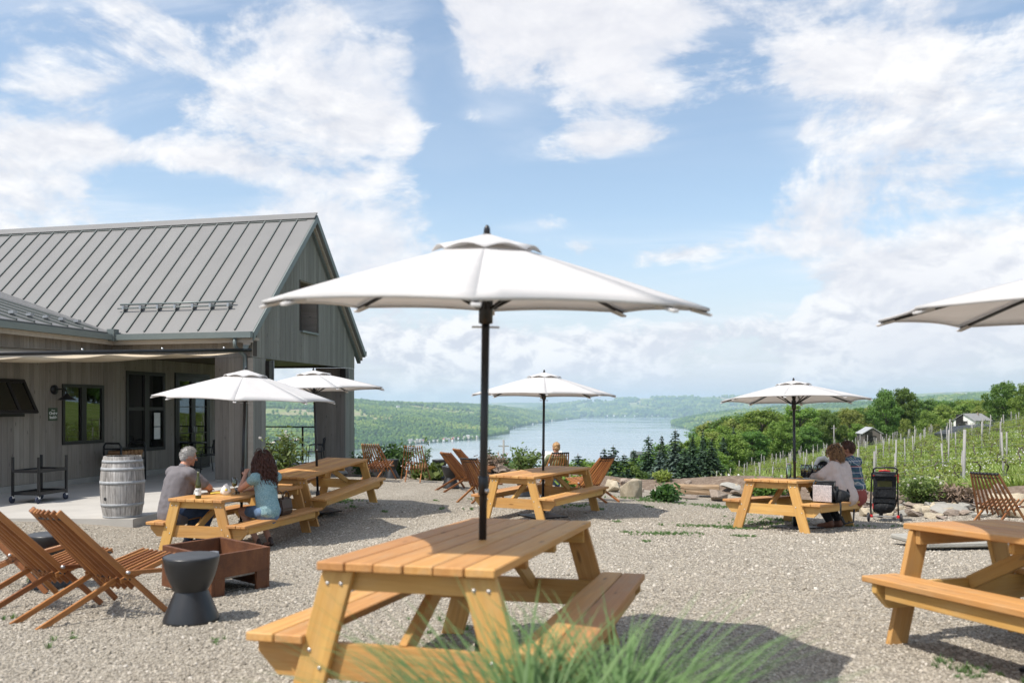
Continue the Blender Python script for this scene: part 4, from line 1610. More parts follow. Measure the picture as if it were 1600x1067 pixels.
# double hung pair on the porch
o = recess(.47, 1.96, .60, 2.55, "window")
frame(o, .47, 1.96, .60, 2.55, .08)
bsub(o, "mullion", MAT["dark_frame"], (WP - .06, 1.13, .68), (WP - .004, 1.30, 2.47))
for a, b in ((.55, 1.13), (1.30, 1.88)):
    pane(o, a, b, .68, 1.60)
    pane(o, a, b, 1.68, 2.47)
    bsub(o, "sash_rail", MAT["dark_frame"], (WP - .045, a, 1.60), (WP - .006, b, 1.68))
for k, (za, zb) in enumerate(((1.0, 1.30), (1.32, 1.66))):
    bsub(o, "notice", MAT["paper"], (WP - .050, 1.50, za - .12), (WP - .047, 1.74, zb - .12))
# glazed double door
o = recess(2.39, 3.96, .02, 2.58, "double_door")
frame(o, 2.39, 3.96, .02, 2.58, .07)
for a, b in ((2.46, 3.175), (3.175, 3.89)):
    for lo, hi in (((a, .10), (a + .09, 2.50)), ((b - .09, .10), (b, 2.50)), ((a + .09, .10), (b - .09, .32)), ((a + .09, 2.38), (b - .09, 2.50)), ((a + .09, .98), (b - .09, 1.0)), ((a + .09, 1.68), (b - .09, 1.70))):
        bsub(o, "door_rail", MAT["dark_frame"], (WP - .055, lo[0], lo[1]), (WP - .008, hi[0], hi[1]))
    pane(o, a + .09, b - .09, .32, 2.38)
for qq in (3.13, 3.22):
    bsub(o, "handle", MAT["steel"], (WP - .12, qq - .012, 1.0), (WP - .056, qq + .012, 1.16))
# awning window pushed open at the bottom
o = recess(-4.30, -2.62, 1.49, 2.24, "window")
frame(o, -4.30, -2.62, 1.49, 2.24, .06)
mb = MB()
th = R(27)
Lh = .74
for k0, k1, a0, a1 in ((-4.27, -2.65, 0, .06), (-4.27, -2.65, Lh - .06, Lh), (-4.27, -4.21, .06, Lh - .06), (-2.71, -2.65, .06, Lh - .06), (-3.12, -3.06, .06, Lh - .06)):
    mb.box((0, (k0 + k1) / 2, -(a0 + a1) / 2), (.045, k1 - k0, a1 - a0))
sash = mb.obj("open_sash", MAT["dark_frame"], o)
pc = BC[o.name]
sash.location = (-(WP - .06 - pc[0]), -pc[1], 2.22 - pc[2])
sash.rotation_euler = (0, -th, 0)
mb = MB()
for k0, k1 in ((-4.21, -3.12), (-3.06, -2.71)):
    mb.box((0, (k0 + k1) / 2, -Lh / 2), (.008, k1 - k0, Lh - .14))
pn = mb.obj("sash_pane", MAT["pane"], o)
pn.location = sash.location
pn.rotation_euler = sash.rotation_euler
bsub(o, "curtain", MAT["sail"], (WP - .012, -2.98, 1.56), (WP - .008, -2.90, 2.18))

# --- roofs, panel by panel, each with its raised seam
SEAM = 0.455
roof_thick = .05


def slab(name, mat, corners, th, par=None):
    """A flat sheet through four building-space corners, th thick downwards."""
    c = [Vector(x) for x in corners]
    nrm = (c[1] - c[0]).cross(c[3] - c[0]).normalized()
    if nrm.z < 0:
        nrm = -nrm
    m = sum(c, Vector()) / 4
    vs = [x - m for x in c] + [x - m - nrm * th for x in c]
    mb = MB().add([(-v.x, v.y, v.z) for v in vs], [(0, 1, 2, 3), (7, 6, 5, 4), (0, 4, 5, 1), (1, 5, 6, 2), (2, 6, 7, 3), (3, 7, 4, 0)])
    o = mb.obj(name, mat, par or win)
    if par is None:
        o.matrix_local = Matrix.Translation(bl(*m)) @ B4
        BC[o.name] = tuple(m)
    else:
        pc = BC[par.name]
        o.location = (-(m.x - pc[0]), m.y - pc[1], m.z - pc[2])
    return o


VK = 0.2935
PE = WP - .25       # eave of the wing


def wing_z(p):
    return 3.38 + VK * (p - PE)


def valley_q(p):
    """Where the main roof meets the wing roof."""
    return EAVE_Q + VK * (p - PE) / PITCH if p > PE else EAVE_Q


RAKE = -.17
roof = slab("roof", MAT["fascia"], [(RAKE, EAVE_Q, roof_z(EAVE_Q) - .05), (16, EAVE_Q, roof_z(EAVE_Q) - .05), (16, HALF, APEX - .05), (RAKE, HALF, APEX - .05)], .10)
slab("roof_back", MAT["roof"], [(RAKE, HALF, APEX), (16, HALF, APEX), (16, LW + .28, roof_z(LW + .28)), (RAKE, LW + .28, roof_z(LW + .28))], .15)
p = RAKE
k = 0
while p < 15.5:
    p2 = p + SEAM
    lo0, lo1 = valley_q(p), valley_q(p2)
    slab("roof_panel", MAT["roof"], [(p, lo0, roof_z(lo0)), (p2 - .004, lo1, roof_z(lo1)), (p2 - .004, HALF, APEX), (p, HALF, APEX)], .03, roof)
    lq = lo1 if p2 > PE else EAVE_Q
    slab("seam", MAT["seam"], [(p2 - .016, lq + .02, roof_z(lq + .02) + .042), (p2 + .016, lq + .02, roof_z(lq + .02) + .042), (p2 + .016, HALF - .10, roof_z(HALF - .10) + .042), (p2 - .016, HALF - .10, roof_z(HALF - .10) + .042)], .04, roof)
    p = p2
slab("ridge_cap", MAT["roof"], [(RAKE - .01, HALF - .16, roof_z(HALF - .16) + .055), (16, HALF - .16, roof_z(HALF - .16) + .055), (16, HALF + .01, APEX + .065), (RAKE - .01, HALF + .01, APEX + .065)], .03, roof)
slab("ridge_shadow", MAT["seam"], [(RAKE + .2, HALF - .185, roof_z(HALF - .185) + .03), (16, HALF - .185, roof_z(HALF - .185) + .03), (16, HALF - .165, roof_z(HALF - .165) + .03), (RAKE + .2, HALF - .165, roof_z(HALF - .165) + .03)], .03, roof)
# rake trim: three stepped boards under the roof edge on both slopes
for sgn in (0, 1):
    for dz, pp, hh, mt in ((0.012, RAKE - .03, .19, "fascia"), (.195, RAKE + .06, .10, "trim"), (.29, RAKE + .12, .09, "fascia")):
        def e(q, drop):
            return roof_z(q) - dz - drop
        qa, qb = (EAVE_Q, HALF) if sgn == 0 else (HALF, LW + .28)
        vs = [(pp, qa, e(qa, 0)), (pp, qb, e(qb, 0)), (pp, qb, e(qb, hh)), (pp, qa, e(qa, hh)), (.06, qa, e(qa, 0)), (.06, qb, e(qb, 0)), (.06, qb, e(qb, hh)), (.06, qa, e(qa, hh))]
        bshape("rake_board", MAT[mt], MB().add(vs, [(0, 1, 2, 3), (7, 6, 5, 4), (0, 4, 5, 1), (1, 5, 6, 2), (2, 6, 7, 3), (3, 7, 4, 0)]))
# wing roof
wr = slab("wing_roof", MAT["fascia"], [(PE, -12.5, wing_z(PE) - .04), (12, -12.5, wing_z(12) - .04), (12, valley_q(12), wing_z(12) - .04), (PE, valley_q(PE), wing_z(PE) - .04)], .08)
q = EAVE_Q
while q > -12.2:
    q2 = q - SEAM
    # the panel starts at the eave and runs up to the valley or beyond
    pv0 = PE if q <= EAVE_Q else PE
    slab("roof_panel", MAT["roof"], [(PE, q, wing_z(PE)), (12, q, wing_z(12)), (12, q2 + .004, wing_z(12)), (PE, q2 + .004, wing_z(PE))], .03, wr)
    slab("seam", MAT["seam"], [(PE + .02, q2 - .016, wing_z(PE + .02) + .042), (12, q2 - .016, wing_z(12) + .042), (12, q2 + .016, wing_z(12) + .042), (PE + .02, q2 + .016, wing_z(PE + .02) + .042)], .04, wr)
    for pp in (PE + .55,):
        bsub(wr, "snow_guard", MAT["steel"], (pp - .06, q2 - .05, wing_z(pp) + .045), (pp + .06, q2 + .05, wing_z(pp) + .10))
    q = q2
# the triangle of wing roof that runs in behind the eave line up to the valley
pv = 12
bshape("valley_roof", MAT["roof"], MB().add([(PE, EAVE_Q, wing_z(PE) + .004), (pv, EAVE_Q, wing_z(pv) + .004), (pv, valley_q(pv) - .01, wing_z(pv) + .004)], [(0, 1, 2)]))
# gutters, fascias, downspout
gut = bpart("gutter", MAT["fascia"], (RAKE - .02, EAVE_Q - .13, 3.20), (PE - .10, EAVE_Q - .01, 3.33))
bpart("gutter", MAT["fascia"], (PE - .13, -12.5, 3.20), (PE - .01, EAVE_Q - .14, 3.33))
bpart("gutter_corner", MAT["fascia"], (PE - .16, EAVE_Q - .17, 3.18), (PE + .02, EAVE_Q + .01, 3.45))
bpart("soffit", MAT["trim"], (RAKE, EAVE_Q, 3.16), (WP, .02, 3.22))
bpart("soffit", MAT["trim"], (PE, -12.4, 3.16), (WP - .01, -.01, 3.22))
bpart("fascia_board", MAT["trim"], (PE - .012, -12.4, 3.10), (PE + .03, -.26, 3.205))
bpart("fascia_board", MAT["trim"], (RAKE, EAVE_Q - .012, 3.10), (PE - .02, EAVE_Q + .03, 3.205))
bpart("back_gutter", MAT["fascia"], (RAKE - .02, LW + .29, roof_z(LW + .28) - .16), (9, LW + .40, roof_z(LW + .28) - .02))
mb = MB().tube([(.22, EAVE_Q - .07, 3.20), (.22, EAVE_Q - .07, 3.02), (.17, -.02, 2.82), (.14, -.06, 2.6), (.14, -.06, .05)], .045, 10)
bshape("downspout", MAT["fascia"], mb)
bshape("corner_trim", MAT["trim"], MB().box((.035, -.012, 1.40), (.13, .012, 2.76)))
# snow rails on the main roof
mb = MB()
zq = EAVE_Q + .62
for dq, r in ((0, .022), (.10, .016)):
    mb.tube([(.62, zq - dq, roof_z(zq - dq) + .12), (3.62, zq - dq, roof_z(zq - dq) + .12)], r, 8)
sr = bshape("snow_rail", MAT["fascia"], mb)
mb = MB()
p = RAKE
while p < 3.6:
    if p > .6:
        mb.box((p, zq - .05, roof_z(zq - .05) + .085), (.05, .14, .09))
    p += SEAM
bshape("snow_rail_clamp", MAT["steel"], mb)

# --- patio slab in front of the wing
def patio():
    pts = [(-9.2 - 4, 12.95), (gp(208, 811).x, 12.60), (gp(253, 801).x, 13.5)]
    A = bl(.0, -.06, 0) + BO
    out = [(-16, 13.0), (-5.72, 12.55), (-5.62, 13.6), (-5.15, 15.5), (-4.75, 17.2), (A.x + .3, A.y), (-9.5, 19.4), (-14, 20.4)]
    mb = MB()
    n = len(out)
    zt = BO.z - .006
    mb.add([(x, y, zt) for x, y in out] + [(x, y, zt - .30) for x, y in out], [tuple(range(n)), tuple(reversed(range(n, 2 * n)))] + [(i, i + n, (i + 1) % n + n, (i + 1) % n) for i in range(n)])
    tag(mb.obj("patio", MAT["concrete"]), kind="structure")


patio()
PZ = BO.z - .006

# --- shade sail on its pipe
RA = bl(-.02, -.08, 2.95) + BO
RB = Vector((-10.2, 13.8, CAMZ + .86))
sl = thing("shade_sail", "beige fabric shade sail sagging from a black pipe across the patio corner", "shade sail", RA)
MB().tube([(0, 0, 0), tuple(RB - RA)], .04, 10).obj("pipe", MAT["black"], sl)
mb = MB()
for t in (.02, .10, .31, .55, .78):
    c = (RB - RA) * t + Vector((0, 0, .045))
    mb.tube([c + Vector((0, 0, -.02)), c + Vector((0, 0, .03))], .022, 6)
mb.obj("ring_bolt", MAT["steel"], sl)
nu, nv = 40, 10
v, f = [], []
back = [bl(WP - .06, -8.6, 2.72) + BO, bl(WP - .06, -.1, 2.93) + BO]
for i in range(nu + 1):
    t = i / nu
    a = RA.lerp(RB, .05 + .95 * t) + Vector((0, 0, -.05 - .06 * abs(math.sin(t * math.pi * 4.5))))
    b = back[1].lerp(back[0], t)
    for j in range(nv + 1):
        s = j / nv
        pnt = a.lerp(b, s)
        pnt.z -= .20 * math.sin(math.pi * s) ** .8 * (0.25 + .75 * math.sin(math.pi * min(1, t * 1.05))) 
        v.append(tuple(pnt - RA))
for i in range(nu):
    for j in range(nv):
        f.append((i * (nv + 1) + j, (i + 1) * (nv + 1) + j, (i + 1) * (nv + 1) + j + 1, i * (nv + 1) + j + 1))
mb = MB().add(v, f, True)
so = mb.obj("fabric", MAT["sail"], sl)
md = so.modifiers.new("t", "SOLIDIFY")
md.thickness = .004

# --- wall lamp and sign on the wing wall
def wing_pt(q, z, off=.0):
    return bl(WP - off, q, z) + BO


WN = math.atan2(-BA.y, -BA.x)       # heading of the wall's outward normal
lampw = thing("wall_lamp", "black gooseneck wall lamp with a cone shade between sign and window", "wall lamp", wing_pt(-1.815, 2.05, .03), (0, 0, WN))
MB().lathe([(.001, 0), (.10, 0), (.10, .025), (.001, .035)], 20, Matrix.Rotation(R(90), 4, "Y")).obj("mount", MAT["black"], lampw)
MB().tube([(.02, 0, 0), (.16, 0, .01), (.26, 0, .01), (.31, 0, -.03), (.32, 0, -.10)], .014, 8).obj("arm", MAT["black"], lampw)
MB().lathe([(.02, -.08), (.035, -.10), (.10, -.16), (.185, -.215), (.18, -.222), (.09, -.17), (.02, -.12)], 24, Matrix.Translation((.32, 0, 0))).obj("lamp_shade", MAT["black"], lampw)

sg = thing("wall_sign", "small dark green wall sign reading Order Inside in white", "sign", wing_pt(-1.85, 1.53, .028), (0, 0, WN))
MB().box((.008, 0, 0), (.016, .25, .27), ch=.003).obj("board", MAT["sign_green"], sg)


def text(s, size, loc, par, name="lettering", mat="sign_white", rot=(R(90), 0, R(90)), bold=.012):
    c = bpy.data.curves.new(name, "FONT")
    c.body = s
    c.size = size
    c.align_x = "CENTER"
    c.align_y = "CENTER"
    c.extrude = .002
    c.offset = bold * size
    t = bpy.data.objects.new("tmp", c)
    COL.objects.link(t)
    me = bpy.data.meshes.new_from_object(t.evaluated_get(bpy.context.evaluated_depsgraph_get()))
    bpy.data.objects.remove(t)
    me.materials.clear()
    o = link(name, me, parent=par, mat=MAT[mat])
    o.location = loc
    o.rotation_euler = rot
    return o


text("Please", .04, (.0175, 0, .085), sg, bold=.0)
text("Order", .088, (.0175, 0, .02), sg, bold=.03)
text("Inside", .088, (.0175, 0, -.065), sg, bold=.03)

# --- railing, bistro table and chairs on the porch
def rail_post(par, c):
    MB().box((0, 0, .54), (.05, .05, 1.08)).obj("post", MAT["black"], par, loc=c)


rq = LW + .22
ra, rb = bl(.15, rq, 0) + BO, bl(3.4, rq, 0) + BO
rl = thing("cable_railing", "black cable railing along the back edge of the porch", "railing", ra)
dv = rb - ra
for k in range(3):
    rail_post(rl, dv * (k / 2) if k else Vector((0, 0, 0)))
MB().tube([(0, 0, 1.09), tuple(dv + Vector((0, 0, 1.09)))], .024, 6).obj("handrail", MAT["black"], rl)
for k in range(9):
    z = .12 + .105 * k
    MB().tube([(0, 0, z), tuple(dv + Vector((0, 0, z)))], .004, 4, smooth=False).obj("cable", MAT["steel"], rl)


def bistro(loc, rot, label):
    t = thing("bistro_table", label, "table", loc, rot)
    MB().lathe([(.001, .72), (.36, .72), (.37, .735), (.36, .75), (.001, .755)], 28).obj("table_top", MAT["black"], t)
    MB().tube([(0, 0, .02), (0, 0, .725)], .035, 10).obj("stem", MAT["black"], t)
    for k in range(4):
        a = k * math.pi / 2 + .4
        MB().tube([(0, 0, .10), (.14 * math.cos(a), .14 * math.sin(a), .07), (.27 * math.cos(a), .27 * math.sin(a), .012)], .016, 6).obj("foot", MAT["black"], t)
    return t


def porch_chair(loc, rz, label):
    c = thing("metal_chair", label, "chair", loc, (0, 0, rz), "black metal chairs on the porch")
    for sx in (-1, 1):
        MB().tube([(sx * .22, .22, 0), (sx * .21, .20, .44)], .011, 6).obj("leg", MAT["black"], c)
        MB().tube([(sx * .22, -.26, 0), (sx * .21, -.20, .44), (sx * .20, -.27, .80)], .011, 6).obj("leg", MAT["black"], c)
        MB().tube([(sx * .25, .20, .42), (sx * .26, .18, .62), (sx * .25, .0, .645), (sx * .22, -.235, .63)], .011, 6).obj("armrest", MAT["black"], c)
    MB().box((0, 0, .45), (.43, .43, .022), ch=.005).obj("seat", MAT["black"], c)
    mb = MB().tube([(-.20, -.27, .80), (-.12, -.285, .83), (.12, -.285, .83), (.20, -.27, .80)], .013, 6)
    for k in range(8):
        x = -.17 + .34 * k / 7
        mb.box((x, -.245, .64), (.022, .01, .36), Matrix.Rotation(0, 4, "X"))
    mb.obj("backrest", MAT["black"], c)
    return c


def porch_pt(px, q):
    r = (px - 800) / FPX
    # intersect the sight line with the plane at depth q in the building
    p = (BO.x + BG.x * q - r * (BO.y + BG.y * q)) / (r * BA.y - BA.x)
    v = bl(p, q, 0) + BO
    return Vector((v.x, v.y, BO.z))


bistro(porch_pt(448, 4.9), (0, 0, 0), "round black bistro table by the porch railing")
pc1 = porch_chair(porch_pt(492, 4.6), R(95), "black metal armchair beside the inner face of the far porch pillar")
dup(pc1, porch_pt(322, 2.4), (0, 0, R(130)), "black metal armchair in front of the glazed double door")
dup(pc1, porch_pt(424, 4.7), (0, 0, R(-80)), "black metal armchair left of the round bistro table")
bistro(porch_pt(300, 2.9), (0, 0, .3), "round black bistro table in front of the glazed door")

# --- black firewood rack behind the barrel, rolling cart at the wall
fr = thing("firewood_rack", "black hoop ended metal rack with split logs behind the barrel", "rack", wing_pt(-.25, 0, .55), (0, 0, WN + R(90)))
for x in (-.42, .42):
    for sgn in (0,):
        MB().tube([(x, -.22, 0), (x, -.22, .80), (x, -.17, .87), (x, .17, .87), (x, .22, .80), (x, .22, 0)], .022, 8).obj("hoop", MAT["black"], fr)
for z in (.10, .50, .74):
    MB().box((0, 0, z), (.84, .40, .025)).obj("shelf", MAT["black"], fr)
lgm = []
for k in range(3):
    mb = MB()
    a0 = random.uniform(0, 1)
    pr = [(.055 * math.cos(a0 + a), .05 * math.sin(a0 + a)) for a in (0, 1.0, 2.2, 3.3, 4.6)]
    mb.prism(pr, .36)
    m_ = mb.mesh("split_log")
    m_.materials.append(MAT["log"])
    lgm.append(m_)
for k in range(14):
    row = k // 7
    link("split_log", lgm[k % 3], parent=fr, loc=(-.34 + .112 * (k % 7) + .03 * row, random.uniform(-.02, .02), .57 + .085 * row), rot=(0, random.uniform(0, 3), 0))

cq = Vector((-8.48, 14.95, PZ))
cart = thing("rolling_cart", "black two shelf rolling cart with upright corner posts by the wall", "cart", cq, (0, 0, R(-8)))
for x in (-.25, .25):
    for y in (-.36, .36):
        MB().box((x, y, .46 + .0), (.035, .035, .70)).obj("post", MAT["black"], cart)
        cs = MB().box((x, y, .10), (.03, .05, .05)).obj("caster_fork", MAT["white_pl"], cart)
        MB().lathe([(.001, -.018), (.055, -.018), (.062, -.010), (.062, .010), (.055, .018), (.001, .018)], 18, Matrix.Translation((x, y - .02, .062)) @ Matrix.Rotation(R(80), 4, "Y")).obj("wheel", MAT["blue_rubber"], cart)
for z in (.16, .55):
    MB().box((0, 0, z), (.52, .74, .02)).obj("shelf", MAT["black"], cart)
    mb = MB()
    for s in (-1, 1):
        mb.box((s * .26, 0, z + .01), (.02, .74, .05))
        mb.box((0, s * .37, z + .01), (.52, .02, .05))
    mb.obj("shelf_rim", MAT["black"], cart)

# ------------------------------------------------------------------ buildings in the landscape


def house(name, label, cat, px, base_py, d, w, l, h, rise, rz, wall, roofm, group=None, chimney=False, windows=True):
    x = (px - 800) / FPX * d
    z = CAMZ + (HZ - base_py) / FPX * d
    o = thing(name, label, cat, (x, d, z), (0, 0, rz), group)
    hw, hl = w / 2, l / 2
    MB().prism([(-hw, -1.5), (hw, -1.5), (hw, h), (0, h + rise), (-hw, h)], l).obj("wall", MAT[wall], o)
    rf = None
    ov = .06 * w
    for s in (-1, 1):
        k = rise / hw
        mb = MB()
        poly = [(0, h + rise + .02), (s * (hw + ov), h - k * ov + .02), (s * (hw + ov), h - k * ov + .02 + .05 * w * .6), (0, h + rise + .02 + .05 * w * .6)]
        r_ = mb.prism(poly, l + 2 * ov).obj("roof", MAT[roofm], o)
        rf = rf or r_
    if chimney:
        MB().box((.12 * w, l * .2, h + rise * 1.0), (.16, .16, rise * .55)).obj("chimney", MAT["stone"], rf)
    if windows:
        nw = max(1, int(l / 3))
        for s in (-1, 1):
            for k in range(nw):
                f = MB().box((s * (hw + .02), -hl + l * (k + .5) / nw, h * .55), (.06, .9, 1.1)).obj("window", MAT["dark_frame"], o)
        MB().box((0, -hl - .03, h * .55), (.9, .06, 1.0)).obj("window", MAT["dark_frame"], o)
        MB().box((-.2 * w, -hl - .03, 1.0), (.9, .06, 2.0)).obj("door", MAT["dark_frame"], o)
    return o


house("old_barn", "old grey board barn with pale tin roof at the edge of the vineyard", "barn", 1358, 697, 112, 2.4, 3.6, 1.75, .75, R(-10), "barn", "tin_roof")
house("farmhouse", "white farmhouse with grey roof and chimney at the upper vineyard edge", "house", 1519, 673, 100, 2.6, 3.2, 1.25, .75, R(-62), "white_paint", "grey_roof", chimney=True)
o = thing("netting_shed", "long low shed covered in dark netting below the white farmhouse", "shed", at(1536, 683, 82), (0, 0, R(10)))
MB().prism([(-3.4, -1), (3.4, -1), (3.6, .55), (1.2, 1.25), (-1.8, 1.05), (-3.9, .35)], 4.0).obj("cover", MAT["netting"], o)
for x in (-3.2, -1.2, .9, 3.0):
    MB().box((x, -2.1, .1), (.09, .09, 1.6)).obj("post", MAT["post"], o)
house("red_trimmed_house", "small house with dark roof and red trim among the firs below the terrace", "house", 1000, 727, 72, 1.1, 1.5, .75, .4, R(75), "white_paint", "seam")
o = thing("garden_tent", "white tent tops standing at the far edge of the vineyard", "tent", at(1165, 726, 150), (0, 0, .4))
for k in range(3):
    MB().lathe([(1.25, 0), (1.2, .9), (.5, 1.35), (.02, 2.0)], 8, Matrix.Translation((-2.6 + 2.6 * k, 0, 0)), smooth=False).obj("canopy", MAT["white_paint"], o)
for px, tp, bs, d, lab in ((787, 687, 712, 60, "grey utility pole against the lake left of the reading woman"), (1303, 664, 700, 118, "pale utility pole in front of the wood above the couple"), (1484, 655, 690, 95, "grey utility pole left of the dark netting shed")):
    c = at(px, bs, d)
    hgt = (bs - tp) / FPX * d
    g = gz(c.x, c.y)
    o = thing("utility_pole", lab, "pole", (c.x, c.y, min(g, c.z)), (0, 0, 0), "wooden utility poles")
    hh = c.z + hgt - min(g, c.z)
    MB().tube([(0, 0, -.3), (0, 0, hh)], [.10, .07], 7).obj("mast", MAT["post"], o)
    MB().box((0, 0, hh - .45), (.75, .07, .08)).obj("crossarm", MAT["post"], o)

# cottages on the shores
def cottage_mesh(k):
    w, l, h, r = [(8, 11, 5, 3), (10, 14, 6, 3.5), (7, 9, 4.5, 3)][k]
    mb = MB()
    mb.prism([(-w / 2, -6), (w / 2, -6), (w / 2, h), (0, h + r), (-w / 2, h)], l)
    nwall = len(mb.f)
    kk = r / (w / 2)
    for s in (-1, 1):
        mb.prism([(0, h + r + .1), (s * (w / 2 + .6), h - kk * .6 + .1), (s * (w / 2 + .6), h - kk * .6 + .6), (0, h + r + .6)], l + 1)
    me = mb.mesh("cottage")
    me.materials.append([MAT["white_paint"], MAT["cream"], MAT["white_paint"]][k])
    me.materials.append([MAT["grey_roof"], MAT["tin_roof"], MAT["red_paint"]][k])
    for i, pl in enumerate(me.polygons):
        pl.material_index = 0 if i < nwall else 1
    return me


COT = [cottage_mesh(k) for k in range(3)]
SH = np.array([(600, 2250), (650, 2465), (700, 2650), (746, 2880), (776, 3300), (800, 4200), (842, 5700), (870, 6600), (895, 7600)], float)
random.seed(5)
for i in range(58):
    px = random.choice([random.uniform(640, 748), random.uniform(640, 748), random.uniform(750, 890)])
    d = float(np.interp(px, SH[:, 0], SH[:, 1])) + random.uniform(5, 45)
    x = (px - 800) / FPX * d
    o = link("lakeside_cottage", COT[random.choice([0, 0, 0, 1, 1, 2])], loc=(x, d, LAKE + random.uniform(2, 9)), rot=(0, 0, random.uniform(0, 3.1)))
    s = random.uniform(.5, .9) * (1 + max(0, d - 3500) / 6000)
    o.scale = (s, s, s)
    tag(o, "tiny pale cottage on the left shore of the lake", "cottage", "cottages along the left lakeshore")
for i in range(34):
    px = random.uniform(1072, 1128) if i < 26 else random.uniform(930, 1075)
    d = random.uniform(8750, 9700) if i < 26 else random.uniform(8800, 8900)
    x = (px - 800) / FPX * d
    zz = LAKE + (d - 8700) * .045 + 4
    o = link("far_cottage", COT[random.choice([0, 0, 1])], loc=(x, d, zz + 8), rot=(0, 0, random.uniform(0, 3.1)))
    o.scale = (1.25,) * 3
    tag(o, "speck of a pale house on the far shore of the lake", "cottage", "houses on the far lakeshore")
for px, py, d, lab, k in ((452, 631, 4600, "pale farm on the far hill seen through the porch opening", 0), (622, 636, 4700, "white farm on the hill right of the winery, among pale fields", 0), (612, 639, 4600, "cream farm shed left of the white hilltop farm", 1), (563, 644, 4000, "red roofed barn on the hillside just right of the winery", 2), (736, 641, 5400, "white house on the hill left of the nearest parasol pole", 0)):
    c = at(px, py, d)
    o = link("hill_farm", COT[k], loc=(c.x, c.y, c.z), rot=(0, 0, random.uniform(0, 3)))
    o.scale = (1.5, 1.5, 1.2)
    tag(o, lab, "farmhouse", "farms on the left hill")
# ------------------------------------------------------------------ picnic tables
TW, TL, TF, TB, TH = 0.807, 2.075, 1.187, 1.492, 0.76


def picnic_table(label, x, y, deg, H):
    z = CAMZ - H
    c, s = math.cos(R(deg)), math.sin(R(deg))
    e = .6
    ty = (gz(x - s * e, y + c * e) - gz(x + s * e, y - c * e)) / (2 * e)
    tx = (gz(x + c * e, y + s * e) - gz(x - c * e, y - s * e)) / (2 * e)
    t = thing("picnic_table", label, "picnic table", (x, y, z), (math.atan(ty), -math.atan(tx), R(deg)), "picnic tables on the gravel terrace")
    hl = TL / 2
    n = 6
    pw = TW / n
    for i in range(n):
        u = -TW / 2 + pw * (i + .5)
        e1, e2 = random.uniform(-.004, .004), random.uniform(-.004, .004)
        board("tabletop_plank", (u, -hl + e1, TH - .019), (u, hl + e2, TH - .019), pw - .005, .038, (1, 0, 0), MAT["table_top"], t, .005)
    for sd in (-1, 1):
        for i in range(2):
            u = sd * (TB / 2 - .14 * (i + .5))
            e1 = random.uniform(-.004, .004)
            board("seat_plank", (u, -hl + e1, .44 - .019), (u, hl - e1, .44 - .019), .135, .038, (1, 0, 0), MAT["table_top"], t, .005)
        u = sd * (TB / 2 - .06)
        board("seat_apron", (u, -hl + .16, .365), (u, hl - .16, .365), .105, .036, (0, 0, 1), MAT["table"], t, .003)
    for k in (-1, 1):
        ye = k * (hl - .055)
        yi = k * (hl - .095)
        # legs, splayed in the plane of the end
        for sd in (-1, 1):
            wl = .148
            poly = [(sd * TF / 2, 0), (sd * (TF / 2 - wl), 0), (sd * (TW / 2 - .012 - wl), TH - .041), (sd * (TW / 2 - .012), TH - .041)]
            mb = MB().prism(poly, .038)
            cx, cz = sd * (TF + TW) / 4 - sd * wl / 2, TH / 2
            ax = Vector((poly[3][0] - poly[0][0], 0, poly[3][1])).normalized()
            Mx = Matrix((ax, (0, 1, 0), ax.cross(Vector((0, 1, 0))))).transposed()
            mb.v = [tuple(Mx.inverted() @ (Vector(v) - Vector((cx, 0, cz)))) for v in mb.v]
            me = mb.mesh("leg")
            bm = bmesh.new()
            bm.from_mesh(me)
            bmesh.ops.bevel(bm, geom=list(bm.edges), offset=.004, segments=1, affect="EDGES")
            bm.to_mesh(me)
            bm.free()
            lg = link("leg", me, parent=t, loc=(cx, ye, cz), mat=MAT["table"])
            lg.rotation_euler = Mx.to_euler()
            bb = MB()
            for (bx, bz) in ((-.032, TH - .095), (.032, TH - .095), (.035, .30), (-.035, .375)):
                xx = sd * (TF / 2 - (TF / 2 - TW / 2 + .012) * bz / (TH - .041) - wl / 2) + bx
                pv = Mx.inverted() @ Vector((xx - cx, k * .0205, bz - cz))
                bb.lathe([(.001, .006), (.006, .005), (.0095, 0)], 8, Matrix.Translation(pv) @ Matrix.Rotation(R(-90 * k), 4, "X"))
            bb.obj("bolt", MAT["bolt"], lg)
        board("top_crosspiece", (-TW / 2 + .03, yi, TH - .085), (TW / 2 - .03, yi, TH - .085), .088, .038, (0, 0, 1), MAT["table"], t, .003)
        # the bench support with its slanted ends
        zb0, zb1 = .245, .40
        pol = [(-TB / 2 + .02, zb1), (-TB / 2 + .02, zb1 - .055), (-TB / 2 + .12, zb0), (TB / 2 - .12, zb0), (TB / 2 - .02, zb1 - .055), (TB / 2 - .02, zb1)]
        mb = MB().prism([(a, b - .32) for a, b in pol], .038)
        mb.obj("bench_support", MAT["table"], t, loc=(0, yi, .32))
        # brace from bench support to the middle of the top
        board("brace", (.04 * k, yi - k * .02, .37), (.04 * k, k * .30, TH - .055), .085, .038, (0, 1, 0), MAT["table"], t, .003)
    for yy in (-.30, .30):
        board("top_cleat", (-TW / 2 + .06, yy - .02 * (1 if yy > 0 else -1) * 0, TH - .075), (TW / 2 - .06, yy, TH - .075), .068, .036, (0, 0, 1), MAT["table"], t, .01)
    return t


